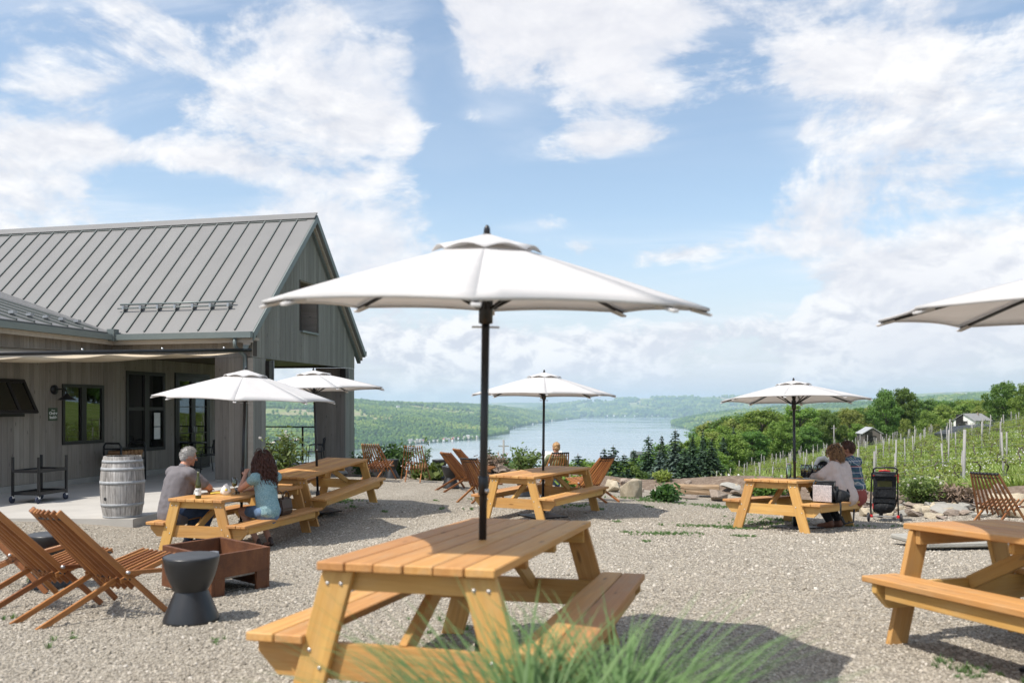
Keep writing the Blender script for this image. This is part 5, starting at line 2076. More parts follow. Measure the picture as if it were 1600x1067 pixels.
TABLES = {}
for k, lab, x, y, deg, H in [
    ("T1", "nearest picnic table, in the middle behind the blurred grass", -.167, 4.42, -16.1, 1.454),
    ("T2", "picnic table where the grey shirted man and curly haired woman sit", -3.849, 11.78, -15.0, 1.954),
    ("T3", "empty picnic table behind the curly haired woman, near the porch", -3.223, 13.85, -17.5, 1.741),
    ("T4", "empty picnic table between the nearest parasol pole and the reading woman", .51, 13.81, -30.0, 1.814),
    ("T5", "picnic table where the couple sits beside a stroller", 4.448, 13.06, -39.5, 1.889),
    ("T6", "picnic table cut by the right edge of the picture", 3.265, 4.552, 19.0, 1.485),
]:
    TABLES[k] = picnic_table(lab, x, y, deg, H)
bpy.context.view_layer.update()


def tpt(k, u, v, z):
    """World point in a table's own coordinates."""
    return TABLES[k].matrix_world @ Vector((u, v, z))


# ------------------------------------------------------------------ parasols


def canopy_pt(th, t, R0, z0, z1, tips, sag=.004):
    """A point of the faceted canopy: t from 0 at the crown to 1 at the rim."""
    k = math.floor(th / (2 * math.pi / tips))
    a0 = k * 2 * math.pi / tips
    f = (th - a0) / (2 * math.pi / tips)
    r = R0 * t
    z = z0 + (z1 - z0) * t ** 1.12
    p = Vector((math.cos(a0), math.sin(a0), 0)) * r * (1 - f) + Vector((math.cos(a0 + 2 * math.pi / tips), math.sin(a0 + 2 * math.pi / tips), 0)) * r * f
    sc_ = 1 - .055 * math.sin(math.pi * f) * t ** 3
    p *= sc_
    p.z = z - sag * math.sin(math.pi * f) * math.sin(math.pi * min(1, t * 1.0)) + .012 * math.sin(math.pi * f) * t ** 4
    return p


def parasol(label, loc, rz, tilt=(0, 0), base=True, R0=1.2, zr=2.01, za=2.28):
    o = thing("parasol", label, "parasol", loc, (tilt[0], tilt[1], 0), "white parasols standing through the picnic tables")
    n, per = 8, 8
    ts = [.10, .2, .3, .45, .6, .75, .88, 1.0]
    vs, fs = [], []
    m = n * per
    for t in ts:
        for i in range(m):
            p = canopy_pt(2 * math.pi * i / m, t, R0, za, zr, n)
            vs.append(Matrix.Rotation(rz, 3, "Z") @ p)
    for j in range(len(ts) - 1):
        for i in range(m):
            l = (i + 1) % m
            fs.append((j * m + i, j * m + l, (j + 1) * m + l, (j + 1) * m + i))
    # the hem, turned down a little
    mb_ = MB().add(vs, fs, True)
    hv = [Vector(p) for p in vs[-m:]]
    hv += [Vector((p.x * .998, p.y * .998, p.z - .016)) for p in hv]
    mb_.add(hv, [(i, (i + 1) % m, m + (i + 1) % m, m + i) for i in range(m)], True)
    me = mb_.mesh("canopy")
    # ribs are creases: split the shading there
    bm = bmesh.new()
    bm.from_mesh(me)
    bm.edges.ensure_lookup_table()
    cr = []
    for ed in bm.edges:
        a = [round(((math.atan2(v.co.y, v.co.x) - rz) / (2 * math.pi / n)) % 1, 3) for v in ed.verts]
        if all(min(x, 1 - x) < .01 for x in a) and abs(ed.verts[0].co.xy.length - ed.verts[1].co.xy.length) > .02:
            cr.append(ed)
    bmesh.ops.split_edges(bm, edges=cr)
    bm.to_mesh(me)
    bm.free()
    c = link("canopy", me, parent=o, mat=MAT["canopy"])
    md = c.modifiers.new("t", "SOLIDIFY")
    md.thickness = .003
    # wind vent, arched open between the ribs
    vs, fs = [], []
    rv = .30
    per = 10
    m = n * per
    lv = [0.05, .35, .7, 1.0]
    for t in lv:
        for i in range(m):
            f = (i % per) / per
            arch = math.sin(math.pi * f)
            p = canopy_pt(2 * math.pi * i / m, .245 * t, R0, za, zr, n, 0)
            p.z += .026 * (1 - t) + .010 + .026 * arch * t ** 2
            vs.append(Matrix.Rotation(rz, 3, "Z") @ p)
    for j in range(len(lv) - 1):
        for i in range(m):
            l = (i + 1) % m
            fs.append((j * m + i, j * m + l, (j + 1) * m + l, (j + 1) * m + i))
    vt = MB().add(vs, fs, True).obj("vent", MAT["canopy"], o)
    md = vt.modifiers.new("t", "SOLIDIFY")
    md.thickness = .004
    # ribs, tip pockets, struts
    for k in range(n):
        a = rz + 2 * math.pi * k / n
        d = Vector((math.cos(a), math.sin(a), 0))
        pts = []
        for t in (.06, .3, .6, .985):
            z = za + (zr - za) * t ** 1.12 - .024
            pts.append(d * R0 * t + Vector((0, 0, z)))
        MB().tube(pts, .011, 6).obj("rib", MAT["pole"], o)
        tp = d * (R0 - .045) + Vector((0, 0, zr - .022))
        MB().box((0, 0, 0), (.11, .040, .014), ch=.004).obj("tip_pocket", MAT["canopy"], o, loc=tp, rot=(0, R(14), a))
        MB().tube([Vector((0, 0, za - .34)) + d * .04, d * R0 * .36 + Vector((0, 0, za + (zr - za) * .36 ** 1.12 - .035))], .008, 6).obj("strut", MAT["pole"], o)
    MB().tube([(0, 0, .02), (0, 0, za + .035)], .0205, 14).obj("pole", MAT["pole"], o)
    MB().lathe([(.014, za + .03), (.017, za + .045), (.015, za + .06), (.008, za + .075), (.001, za + .078)], 14).obj("finial", MAT["pole"], o)
    MB().lathe([(.022, za - .14), (.05, za - .13), (.055, za - .07), (.022, za - .05)], 16).obj("hub", MAT["pole"], o)
    MB().lathe([(.022, za - .42), (.036, za - .415), (.036, za - .29), (.022, za - .27)], 16).obj("runner", MAT["pole"], o)
    MB().tube([(-.07, 0, za - .435), (.07, 0, za - .435)], .006, 6).obj("pin", MAT["steel"], o)
    MB().lathe([(.021, 1.0), (.026, 1.005), (.026, 1.10), (.021, 1.105)], 14).obj("collar", MAT["pole"], o)
    MB().lathe([(.001, -.012), (.012, -.010), (.012, .010), (.001, .012)], 8, Matrix.Translation((.02, -.024, 1.03))).obj("knob", MAT["steel"], o)
    MB().lathe([(.022, .01), (.034, .012), (.034, .34), (.022, .35)], 14).obj("base_tube", MAT["black"], o)
    MB().tube([(.03, 0, .22), (.085, 0, .22)], .02, 8).obj("base_knob", MAT["black"], o)
    MB().box((0, 0, .012), (.62, .62, .022), Matrix.Rotation(.5, 4, "Z"), ch=.006).obj("base_plate", MAT["black"], o)
    return o


def ptop(k, lab, R0, rz, lean, dz=0.0, zz=None):
    b = tpt(k, 0, 0, 0)
    return parasol(lab, (b.x, b.y, b.z + dz), R(rz), (R(lean[0]), R(lean[1])), True, R0, *(zz or (2.01, 2.28)))


ptop("T1", "nearest and largest looking white parasol over the front table", 1.14, 45 + -90, (5.5, 1.0), .0, (1.985, 2.305))
ptop("T2", "white parasol over the man and the curly haired woman", 1.24, 12, (1.0, 2.2), 0, (2.08, 2.45))
ptop("T3", "white parasol half hidden behind the one over the man and woman", 1.23, 30, (0, -2.0), 0, (2.03, 2.32))
ptop("T4", "white parasol over the empty table in front of the lake", 1.2, 0, (-.6, .6), 0, (2.02, 2.36))
ptop("T5", "white parasol over the couple beside the stroller", 1.14, 20, (-3.0, .3))
ptop("T6", "white parasol cut by the right edge of the picture", 1.2, 10, (1.5, 0))

# ------------------------------------------------------------------ slatted folding chairs


def slat_chair(label, loc, rz, strap=False, mat="chair"):
    o = thing("slatted_chair", label, "chair", loc, (0, 0, rz), "folding chairs made of wooden slats")
    n = 9
    piv = Vector((0, 0, .30))
    for i in range(n):
        u = 2 * i / (n - 1) - 1
        top = Vector((u * .185, -.47 - .045 * (1 - u * u), .83))
        pv = Vector((u * .285, .0 - .05 * (1 - u * u), .31))
        end = i in (0, n - 1)
        dirn = (pv - top).normalized()
        if end:
            k = (0.012 - pv.z) / dirn.z
            low = pv + dirn * k
            # the outer slats run on to the ground as front legs
            board("back_slat", top, pv + dirn * .02, .045, .021, (0, 1, .8), MAT[mat], o, .003)
            board("front_leg", pv + dirn * .022, low, .042, .021, (0, 1, .8), MAT[mat], o, .003)
        else:
            board("back_slat", top, pv + dirn * (.16 - .03 * abs(u)), .042, .017, (0, 1, .8), MAT[mat], o, .003)
    for i in range(n - 1):
        u = (2 * (i + .5) / (n - 1) - 1)
        fr = Vector((u * .24, .44, .40))
        pv = Vector((u * .27, .0, .285))
        d = (pv - fr).normalized()
        board("seat_slat", fr, pv + d * .04, .040, .017, (0, .3, 1), MAT[mat], o, .003)
        if i in (1, n - 3):
            k = (0.012 - pv.z) / ((d.z - .30))
            e = Vector((u * .27, -.62, .012))
            board("rear_leg", pv + d * .042, e, .042, .021, (0, .3, 1), MAT[mat], o, .003)
    for (yy, zz, w) in ((.0, .29, .30), (-.45, .775, .20), (.40, .39, .26)):
        mb = MB().tube([(-w, yy if yy != -.45 else -.435, zz), (0, yy - (.05 if yy <= 0 else 0), zz), (w, yy if yy != -.45 else -.435, zz)], .007, 6)
        mb.obj("rod", MAT["black"], o)
    for sd in (-1, 1):
        board("side_link", (sd * .305, -.03, .345), (sd * .285, .27, .315), .035, .020, (0, 0, 1), MAT[mat], o, .006)
        MB().lathe([(.001, .006), (.012, .004), (.014, -.02)], 10, Matrix.Translation((sd * .318, -.02, .345)) @ Matrix.Rotation(R(90 * sd), 4, "Y")).obj("bolt_cap", MAT["steel"], o)
    if strap:
        mb = MB()
        for i in range(n - 1):
            a = 2 * i / (n - 1) - 1
            b = 2 * (i + 1) / (n - 1) - 1
            pa = Vector((a * .19, -.47 - .045 * (1 - a * a), .835))
            pb = Vector((b * .19, -.47 - .045 * (1 - b * b), .835))
            mb.tube([pa, pb], .022, 6)
        mb.obj("top_strap", MAT["black"], o)
    return o


def ground_at(px, py, dz=0):
    p = gp(px, py)
    return Vector((p.x, p.y, p.z + dz))


ch_a = slat_chair("large slatted chair in front, directly left of the black stool by the fire pit", ground_at(168, 957), R(-34))
ch_b = slat_chair("slatted chair with dark top band left of the empty lakeside table", ground_at(754, 782), R(-32), True)
for lab, px, py, rz, pro in [
    ("large slatted chair cut by the left edge of the picture", 70, 946, -34, ch_a),
    ("slatted chair mostly hidden behind the chair at the left picture edge", 36, 918, -74, ch_a),
    ("slatted chair seen from behind just right of the porch pillar", 590, 750, -12, ch_a),
    ("slatted chair seen from behind between the leafy bush and a hosta", 648, 751, 2, ch_a),
    ("slatted chair in profile in front of two black stools", 724, 766, -52, ch_a),
    ("pale lit slatted chair behind the chair that stands in profile", 742, 757, -62, ch_a),
    ("slatted chair in which the reading woman sits", 868, 764, 10, ch_b),
    ("slatted chair at the far right corner of the empty lakeside table", 921, 781, 40, ch_b),
    ("slatted chair seen from behind at the stone edge behind the right table", 1558, 824, -50, ch_b),
]:
    dup(pro, ground_at(px, py), (0, 0, R(rz)), lab)

# ------------------------------------------------------------------ hourglass stools, fire pit, barrel


def stool(label, loc):
    # profile heights are given for a half metre stool, the real one is a little lower
    o = thing("hourglass_stool", label, "stool", loc, (0, 0, random.uniform(0, 6)), "black hourglass stools")
    MB().lathe([(.001, .0), (.190, .0), (.196, .012), (.192, .030), (.172, .085), (.150, .145), (.128, .200), (.114, .238)], 44).obj("base", MAT["stool"], o)
    MB().lathe([(.114, .2385), (.122, .252), (.141, .290), (.161, .340), (.177, .395), (.188, .448), (.196, .490), (.193, .498), (.186, .5005)], 44).obj("bowl", MAT["stool"], o)
    MB().lathe([(.186, .5006), (.184, .502), (.001, .502)], 44).obj("top", MAT["stool_top"], o)
    o.scale = (1, 1, .95)
    return o


st0 = stool("black hourglass stool in front of the rusty fire pit", ground_at(299, 970))
for lab, px, py in [
    ("black hourglass stool between the two large slatted chairs", 80, 916),
    ("black hourglass stool in front of the leafy bush", 611, 747),
    ("black hourglass stool behind the chair that stands in profile", 687, 747),
    ("black hourglass stool right beside the chair that stands in profile", 704, 762),
    ("black hourglass stool seen under the empty lakeside table", 817, 775),
]:
    dup(st0, ground_at(px, py), (0, 0, random.uniform(0, 6)), lab)

fpN = ground_at(330, 934)
fp = thing("fire_pit", "rusty square steel fire pit with an opening in its right side", "fire pit", fpN + Vector((0, 0, -.01)), (0, R(2.0), R(-35)))
FW, FD, FH, FTk = .72, .60, .36, .03
# local: near corner at the origin; left face along -x, right face along +y
MB().box((-FW / 2, FTk / 2, FH / 2), (FW, FTk, FH), ch=.003).obj("left_panel", MAT["corten"], fp)
MB().box((-FW / 2, FD - FTk / 2, FH / 2), (FW, FTk, FH), ch=.003).obj("rear_panel", MAT["corten"], fp)
MB().box((-FW + FTk / 2, FD / 2, FH / 2), (FTk, FD - 2 * FTk - .002, FH), ch=.003).obj("far_panel", MAT["corten"], fp)
mb = MB()
mb.box((-FTk / 2, FD / 2, FH - .10), (FTk, FD - 2 * FTk - .002, .20))
mb.box((-FTk / 2, FTk + .05, (FH - .20) / 2 - .001), (FTk, .10, FH - .202))
mb.box((-FTk / 2, FD - FTk - .055, (FH - .20) / 2 - .001), (FTk, .108, FH - .202))
mb.obj("right_panel", MAT["corten"], fp)
MB().box((-FW / 2, FD / 2, FH - .215), (FW - 2 * FTk - .004, FD - 2 * FTk - .004, .02)).obj("fire_tray", MAT["ash"], fp)
mb = MB()
for k in range(22):
    mb.box((-FW / 2 + random.uniform(-.22, .22), FD / 2 + random.uniform(-.18, .18), FH - .19 + random.uniform(0, .03)), (random.uniform(.03, .09),) * 3, Matrix.Rotation(0, 4, "Z"))
tag(mb.obj("ember_stones", MAT["ash"], fp), kind="stuff")
MB().tube([(-FW / 2 - .05, FD / 2, FH - .19), (-FW / 2 - .05, FD / 2, FH - .06)], .05, 10).obj("burner", MAT["steel"], fp)

br = thing("wine_barrel", "weathered grey oak barrel standing on the patio", "barrel", (at(191.5, 806, 12.85).x, 12.85, PZ))
BH = .935


def brad(z):
    u = (z - BH / 2) / (BH / 2)
    return .318 - .050 * u * u


NS = 26
for k in range(NS):
    a0, a1 = 2 * math.pi * k / NS, 2 * math.pi * (k + 1) / NS - .012
    vs, fs = [], []
    zs = np.linspace(0, BH, 11)
    jr = random.uniform(-.002, .002)
    for z in zs:
        for r_ in (brad(z) + jr, brad(z) - .025):
            for a in (a0, (a0 + a1) / 2, a1):
                vs.append((r_ * math.cos(a), r_ * math.sin(a), z))
    for i in range(10):
        for q0, q1 in ((0, 1), (1, 2)):
            fs.append((i * 6 + q0, i * 6 + q1, i * 6 + 6 + q1, i * 6 + 6 + q0))
        fs.append((i * 6 + 2, i * 6 + 5, i * 6 + 11, i * 6 + 8))
        fs.append((i * 6 + 3, i * 6, i * 6 + 6, i * 6 + 9))
    e = 60
    fs += [(e, e + 1, e + 4, e + 3), (e + 1, e + 2, e + 5, e + 4)]
    MB().add(vs, fs, False).obj("stave", MAT["barrel"], br)
for z0, z1 in ((.004, .030), (.175, .222), (.515, .562), (.722, .768), (.838, .880)):
    pr = [(brad(z0) - .002, z0), (brad(z0) + .005, z0), (brad((z0 + z1) / 2) + .006, (z0 + z1) / 2), (brad(z1) + .005, z1), (brad(z1) - .002, z1)]
    MB().lathe(pr, 48).obj("hoop", MAT["hoop"], br)
MB().lathe([(.001, BH - .035), (.25, BH - .035)], 40).obj("head", MAT["barrel"], br)
bd = Vector((-.42, -.9, 0)).normalized()
MB().lathe([(.001, .003), (.026, .003), (.030, 0)], 16, Matrix.Translation(bd * (brad(.30) - .0) + Vector((0, 0, .30))) @ Vector((0, 0, 1)).rotation_difference(bd).to_matrix().to_4x4()).obj("bung_hole", MAT["rubber"], br)

# flat slab behind the right table
sl_p = ground_at(1500, 856)
slb = thing("stone_slab", "low flat grey stone slab lying on the gravel behind the right table", "stone slab", sl_p + Vector((0, .15, 0)), (0, 0, .12))
MB().box((0, 0, .075), (1.15, .75, .06), ch=.015).obj("slab", MAT["flag"], slb)
for x in (-.35, .35):
    MB().box((x, .05, .02), (.16, .40, .05)).obj("foot", MAT["seam"], slb)
# ------------------------------------------------------------------ people


def head_parts(c, M, s=1.0):
    """Head round the centre c; M turns the face (which looks along +y)."""
    c = Vector(c)
    e = M.to_euler()

    def P(x, y, z):
        return tuple(c + M @ Vector((x * s, y * s, z * s)))
    pts = [("e", P(0, -.012, .025), (.076 * s, .096 * s, .098 * s), e), ("e", P(0, .028, -.045), (.058 * s, .062 * s, .068 * s), e),
           ("c", P(0, .085, .012), P(0, .112, -.022), .010 * s, .015 * s), ("c", P(-.03, .078, .024), P(.03, .078, .024), .012 * s, .012 * s),
           ("e", P(0, .086, -.060), (.024 * s, .011 * s, .010 * s), e), ("e", P(0, .075, -.095), (.026 * s, .022 * s, .020 * s), e),
           ("e", P(-.040, .055, -.025), (.025 * s, .025 * s, .025 * s), e), ("e", P(.040, .055, -.025), (.025 * s, .025 * s, .025 * s), e)]
    for sd in (-1, 1):
        pts.append(("e", P(sd * .078, -.008, -.012), (.012 * s, .021 * s, .033 * s), e))
    return pts


def hand_parts(w, d, palm_n, s=1.0, curl=.5, thumb=1):
    """Palm and five fingers from the wrist w along d; palm_n is the palm's normal, towards which the fingers curl."""
    w, d, nrm = Vector(w), Vector(d).normalized(), Vector(palm_n)
    nrm = (nrm - d * nrm.dot(d)).normalized()
    sdv = d.cross(nrm)
    pts = [("c", w, w + d * .03 * s, .024 * s, .026 * s)]
    for k, off in enumerate((-.030, -.010, .010, .030)):
        b = w + d * .045 * s + sdv * off * .6 * s
        kn = w + d * .088 * s + sdv * off * s
        pts.append(("c", b, kn, .014 * s, .0105 * s))
        L = (.070, .080, .076, .060)[k] * s
        d1 = (d * math.cos(curl) + nrm * math.sin(curl)).normalized()
        d2 = (d * math.cos(curl * 2) + nrm * math.sin(curl * 2)).normalized()
        m1 = kn + d1 * L * .5
        pts += [("c", kn, m1, .0095 * s, .0085 * s), ("c", m1, m1 + d2 * L * .5, .0085 * s, .007 * s)]
    tb = w + d * .025 * s + sdv * (-.026 * thumb) * s
    t1 = tb + (d * .6 - sdv * thumb * .8 + nrm * .2).normalized() * .038 * s
    t2 = t1 + (d * .9 - sdv * thumb * .2 + nrm * .4).normalized() * .032 * s
    pts += [("c", tb, t1, .014 * s, .011 * s), ("c", t1, t2, .0105 * s, .008 * s)]
    return pts


def rotz(a):
    return Matrix.Rotation(a, 3, "Z")


def person(label, loc, rz, J, skin, group=None, thick=1.0, s=1.0):
    """Builds the body of a seated figure from its joints; clothes are added as children by the caller."""
    o = thing("person", label, "person", loc, (0, 0, rz), group)
    k = thick
    M = Matrix.Rotation(J["yaw"], 3, "Z") @ Matrix.Rotation(J.get("roll", 0), 3, "Y") @ Matrix.Rotation(-J["nod"], 3, "X")
    J["M"] = M
    V = {a: Vector(b) for a, b in J.items() if isinstance(b, tuple)}
    J["V"] = V
    bp = head_parts(V["head"], M, s)
    bp += [("c", V["neck"], V["head"] + M @ Vector((0, -.02, -.05)), .058 * (1 + (k - 1) * .6), .052)]
    bp += [("c", V["pelvis"], V["waist"], .135 * k, .125 * k), ("c", V["waist"], V["chest"], .125 * k, .13 * k), ("c", V["chest"], V["neck"], .12 * k, .06)]
    for a in "LR":
        bp += [("c", V["sh" + a], V["neck"] + Vector((0, 0, -.05)), .062, .075), ("c", V["sh" + a], V["el" + a], .052 * (1 + (k - 1) * .7), .041 * (1 + (k - 1) * .6)),
               ("c", V["el" + a], V["wr" + a], .041 * (1 + (k - 1) * .6), .027), ("c", V["hip" + a], V["kn" + a], .086 * k, .060), ("c", V["kn" + a], V["an" + a], .056, .036),
               ("c", V["an" + a] + Vector((0, -.03, -.03)), V["toe" + a], .038, .028)]
        hd = V["wr" + a] - V["el" + a]
        if "hd" + a in V:
            hd = V["hd" + a]
        bp += hand_parts(V["wr" + a], hd, V.get("pn" + a, Vector((0, 0, -1))), .95, J.get("curl" + a, .5), 1 if a == "R" else -1)
    me = blob(bp, .0085, 2, "body")
    link("body", me, parent=o, mat=MAT[skin])
    for sd in (-1, 1):
        c = V["head"] + M @ Vector((sd * .031 * s, .0835 * s, .006 * s))
        MB().lathe([(.001, -.011), (.009, -.007), (.0115, 0), (.009, .007), (.001, .011)], 10, Matrix.Translation(c)).obj("eye", MAT["eye"], o)
    return o


def garment(o, name, parts, mat, smooth=6, voxel=.013, na=.006, ns=7):
    return link(name, blob(parts, voxel, smooth, name, na, ns), parent=o, mat=MAT[mat])


def lift(V, *names):
    return [V[n] for n in names]


def trousers(V, k, add=.016, full=True, cut=1.0):
    p = [("c", V["pelvis"] + Vector((0, 0, -.03)), V["pelvis"] + Vector((0, .0, .05)), .145 * k + add, .135 * k + add)]
    for a in "LR":
        kn = V["hip" + a].lerp(V["kn" + a], min(1, cut))
        p.append(("c", V["hip" + a], kn, .088 * k + add, .066 + add))
        if full:
            p.append(("c", V["kn" + a], V["an" + a] + Vector((0, 0, .015)), .066 + add, .055 + add * .5))
    return p


def shoes(o, V, mat, r=.05):
    for a in "LR":
        garment(o, "shoe", [("c", V["an" + a] + Vector((0, -.04, -.035)), V["toe" + a] + Vector((0, .01, 0)), r, r * .8), ("c", V["an" + a] + Vector((0, -.03, -.03)), V["an" + a] + Vector((0, -.01, .03)), r * .95, r * .9)], mat, 3, .011, 0)


def strands(name, o, roots, mat, length, r, wave, turns, seed, gravity=1.0, n=18, out=.5):
    """Locks of hair: tapering curls that start at roots (point, outward direction)."""
    rg = np.random.default_rng(seed)
    mb = MB()
    for p, d in roots:
        p, d = Vector(p), Vector(d).normalized()
        L = length * rg.uniform(.75, 1.15)
        ph = rg.uniform(0, 6.28)
        tw = turns * rg.uniform(.8, 1.2)
        pts, rr = [], []
        c = p.copy()
        di = d.copy()
        sx = di.cross(Vector((0, 0, 1)))
        sx = sx.normalized() if sx.length > .01 else Vector((1, 0, 0))
        sy = Vector((0, 0, 1)).cross(sx)
        for i in range(n):
            t = i / (n - 1)
            di = (di * (1 - .30 * gravity) + Vector((d.x * out * .25, d.y * out * .25, -1)) * .30 * gravity).normalized()
            c = c + di * L / n
            a = ph + tw * 2 * math.pi * t
            w = wave * min(1, t * 3)
            pts.append(c + sx * math.cos(a) * w + sy * math.sin(a) * w)
            rr.append(r * (1 - .75 * t ** 2))
        mb.tube(pts, rr, 4, cap=False)
    return mb.obj(name, mat if not isinstance(mat, str) else MAT[mat], o)


def scalp_roots(V, M, n, seed, zmin=-.03, ymax=.06, s=1.0, grow=1.06, back_z=None):
    rg = np.random.default_rng(seed)
    out = []
    while len(out) < n:
        d = rg.normal(size=3)
        d /= np.linalg.norm(d)
        p = Vector((d[0] * .078 * grow, -.012 + d[1] * .098 * grow, .025 + d[2] * .10 * grow)) * s
        zm = zmin if p.y > -.02 else (back_z if back_z is not None else zmin)
        if p.z < zm or (p.y > ymax and p.z < .085) or (p.y > .045 and p.z < .05):
            continue
        out.append((V["head"] + M @ p, M @ Vector((d[0], d[1], d[2]))))
    return out


# --- the man in the grey polo shirt
hp = tpt("T2", -.60, -.60, 0)
J = dict(pelvis=(0, -.02, .545), waist=(0, .0, .72), chest=(0, .055, .93), neck=(0, .12, 1.13), head=(.01, .185, 1.265), yaw=R(-18), nod=R(14), roll=R(3),
         shL=(-.215, .06, 1.05), shR=(.215, .08, 1.045), elL=(-.29, .27, .84), elR=(.28, .32, .845), wrL=(-.08, .46, .80), wrR=(.02, .50, .80),
         hipL=(-.10, .0, .54), hipR=(.10, .0, .54), knL=(-.16, .42, .53), knR=(.13, .44, .53), anL=(-.12, .26, .10), anR=(.09, .30, .10), toeL=(-.13, .42, .04), toeR=(.09, .46, .04),
         pnL=(0, 0, -1), pnR=(0, 0, -1))
rzT2 = R(-15)
m1 = person("grey haired man in a grey polo shirt seen from behind at the picnic table", hp, rzT2 + R(-90) + R(68), J, "skin_tan", None, 1.38)
V, M = J["V"], J["M"]
k = 1.38
garment(m1, "polo_shirt", [("c", V["pelvis"] + Vector((0, -.015, -.05)), V["waist"], .156 * k, .150 * k), ("c", V["waist"], V["chest"], .150 * k, .148 * k), ("c", V["chest"], V["neck"] + Vector((0, -.015, -.06)), .14 * k, .085),
                           ("c", V["shL"], V["neck"] + Vector((0, -.01, -.07)), .088, .09), ("c", V["shR"], V["neck"] + Vector((0, -.01, -.07)), .088, .09)]
        + [("c", V["sh" + a], V["sh" + a].lerp(V["el" + a], .68), .085, .078) for a in "LR"], "tee_grey", 9, .014, .009, 4)
MB().lathe([(.066, -.02), (.072, .0), (.069, .03), (.064, .028), (.062, -.01)], 24, Matrix.Translation(V["neck"] + Vector((0, -.005, -.005))) @ Matrix.Rotation(R(-24), 4, "X")).obj("collar", MAT["tee_grey"], m1)
garment(m1, "jeans", trousers(V, 1.3), "denim")
shoes(m1, V, "sneaker")
hm = blob([("e", V["head"] + M @ Vector((0, -.018, .032)), (.0805, .098, .099), M.to_euler()), ("e", V["head"] + M @ Vector((0, -.062, -.018)), (.064, .050, .066), M.to_euler())], .006, 2, "hair", .006, 60)
# cut the cap back from the face
bm = bmesh.new()
bm.from_mesh(hm)
Mi = M.inverted()
dl = [v for v in bm.verts if (lambda q: q.y > .052 and q.z < .075 or (q.y > -.015 and q.z < .012) or q.z < -.085)(Mi @ (v.co - V["head"]))]
bmesh.ops.delete(bm, geom=dl, context="VERTS")
bm.to_mesh(hm)
bm.free()
hr = link("hair", hm, parent=m1, mat=MAT["hair_grey"])
strands("hair_tuft", hr, scalp_roots(V, M, 900, 3, -.02, .05, 1.0, 1.05, -.07), "hair_grey", .022, .0022, .0, 0, 5, .25, 4, 1.0)

# --- the woman with the auburn curls
hp = tpt("T2", .60, -.27, 0)
J = dict(pelvis=(0, 0, .525), waist=(0, .02, .69), chest=(0, .05, .88), neck=(0, .075, 1.06), head=(0, .12, 1.20), yaw=R(8), nod=R(10), roll=R(-3),
         shL=(-.165, .05, .995), shR=(.165, .05, .995), elL=(-.23, .31, .835), elR=(.20, .33, .83), wrL=(-.10, .42, 1.00), wrR=(.02, .46, .80),
         hipL=(-.09, .0, .53), hipR=(.09, .0, .53), knL=(-.15, .40, .52), knR=(.10, .42, .52), anL=(-.03, .20, .09), anR=(.13, .16, .10), toeL=(-.04, .34, .035), toeR=(.13, .30, .035),
         pnL=(.6, .5, 0), pnR=(0, 0, -1), hdL=(.15, .10, .30))
w1 = person("woman with long auburn curls in a teal top and denim shorts", hp, rzT2 + R(90) - R(28), J, "skin", None, 1.04)
V, M = J["V"], J["M"]
garment(w1, "teal_top", [("c", V["pelvis"] + Vector((0, -.015, .02)), V["waist"], .165, .152), ("c", V["waist"], V["chest"], .152, .150), ("c", V["chest"], V["neck"] + Vector((0, -.01, -.06)), .14, .075),
                         ("c", V["shL"], V["neck"] + Vector((0, -.01, -.07)), .078, .08), ("c", V["shR"], V["neck"] + Vector((0, -.01, -.07)), .078, .08)]
        + [("c", V["sh" + a], V["sh" + a].lerp(V["el" + a], .24), .072, .066) for a in "LR"], "tee_teal", 7, .013, .012, 5)
garment(w1, "shorts", trousers(V, 1.05, .012, False, .62), "denim_light")
shoes(w1, V, "leather", .036)
hb = blob([("e", V["head"] + M @ Vector((0, -.03, .03)), (.088, .100, .104), M.to_euler()), ("e", V["head"] + M @ Vector((0, -.075, -.10)), (.095, .065, .14), M.to_euler()), ("e", V["head"] + Vector((0, -.12, -.24)), (.080, .05, .13), (R(-10), 0, 0))], .011, 2, "hair", .02, 22)
hr = link("hair", hb, parent=w1, mat=MAT["hair_auburn"])
rts = scalp_roots(V, M, 300, 8, -.02, .02, 1.0, 1.08, -.10)
rts += [(p + M @ Vector((0, -.03, -.08)), d) for p, d in scalp_roots(V, M, 170, 9, -.03, -.02, 1.0, 1.12, -.10)]
strands("curl", hr, rts, "hair_auburn", .36, .0062, .011, 4.5, 5, 1.0, 26, .10)

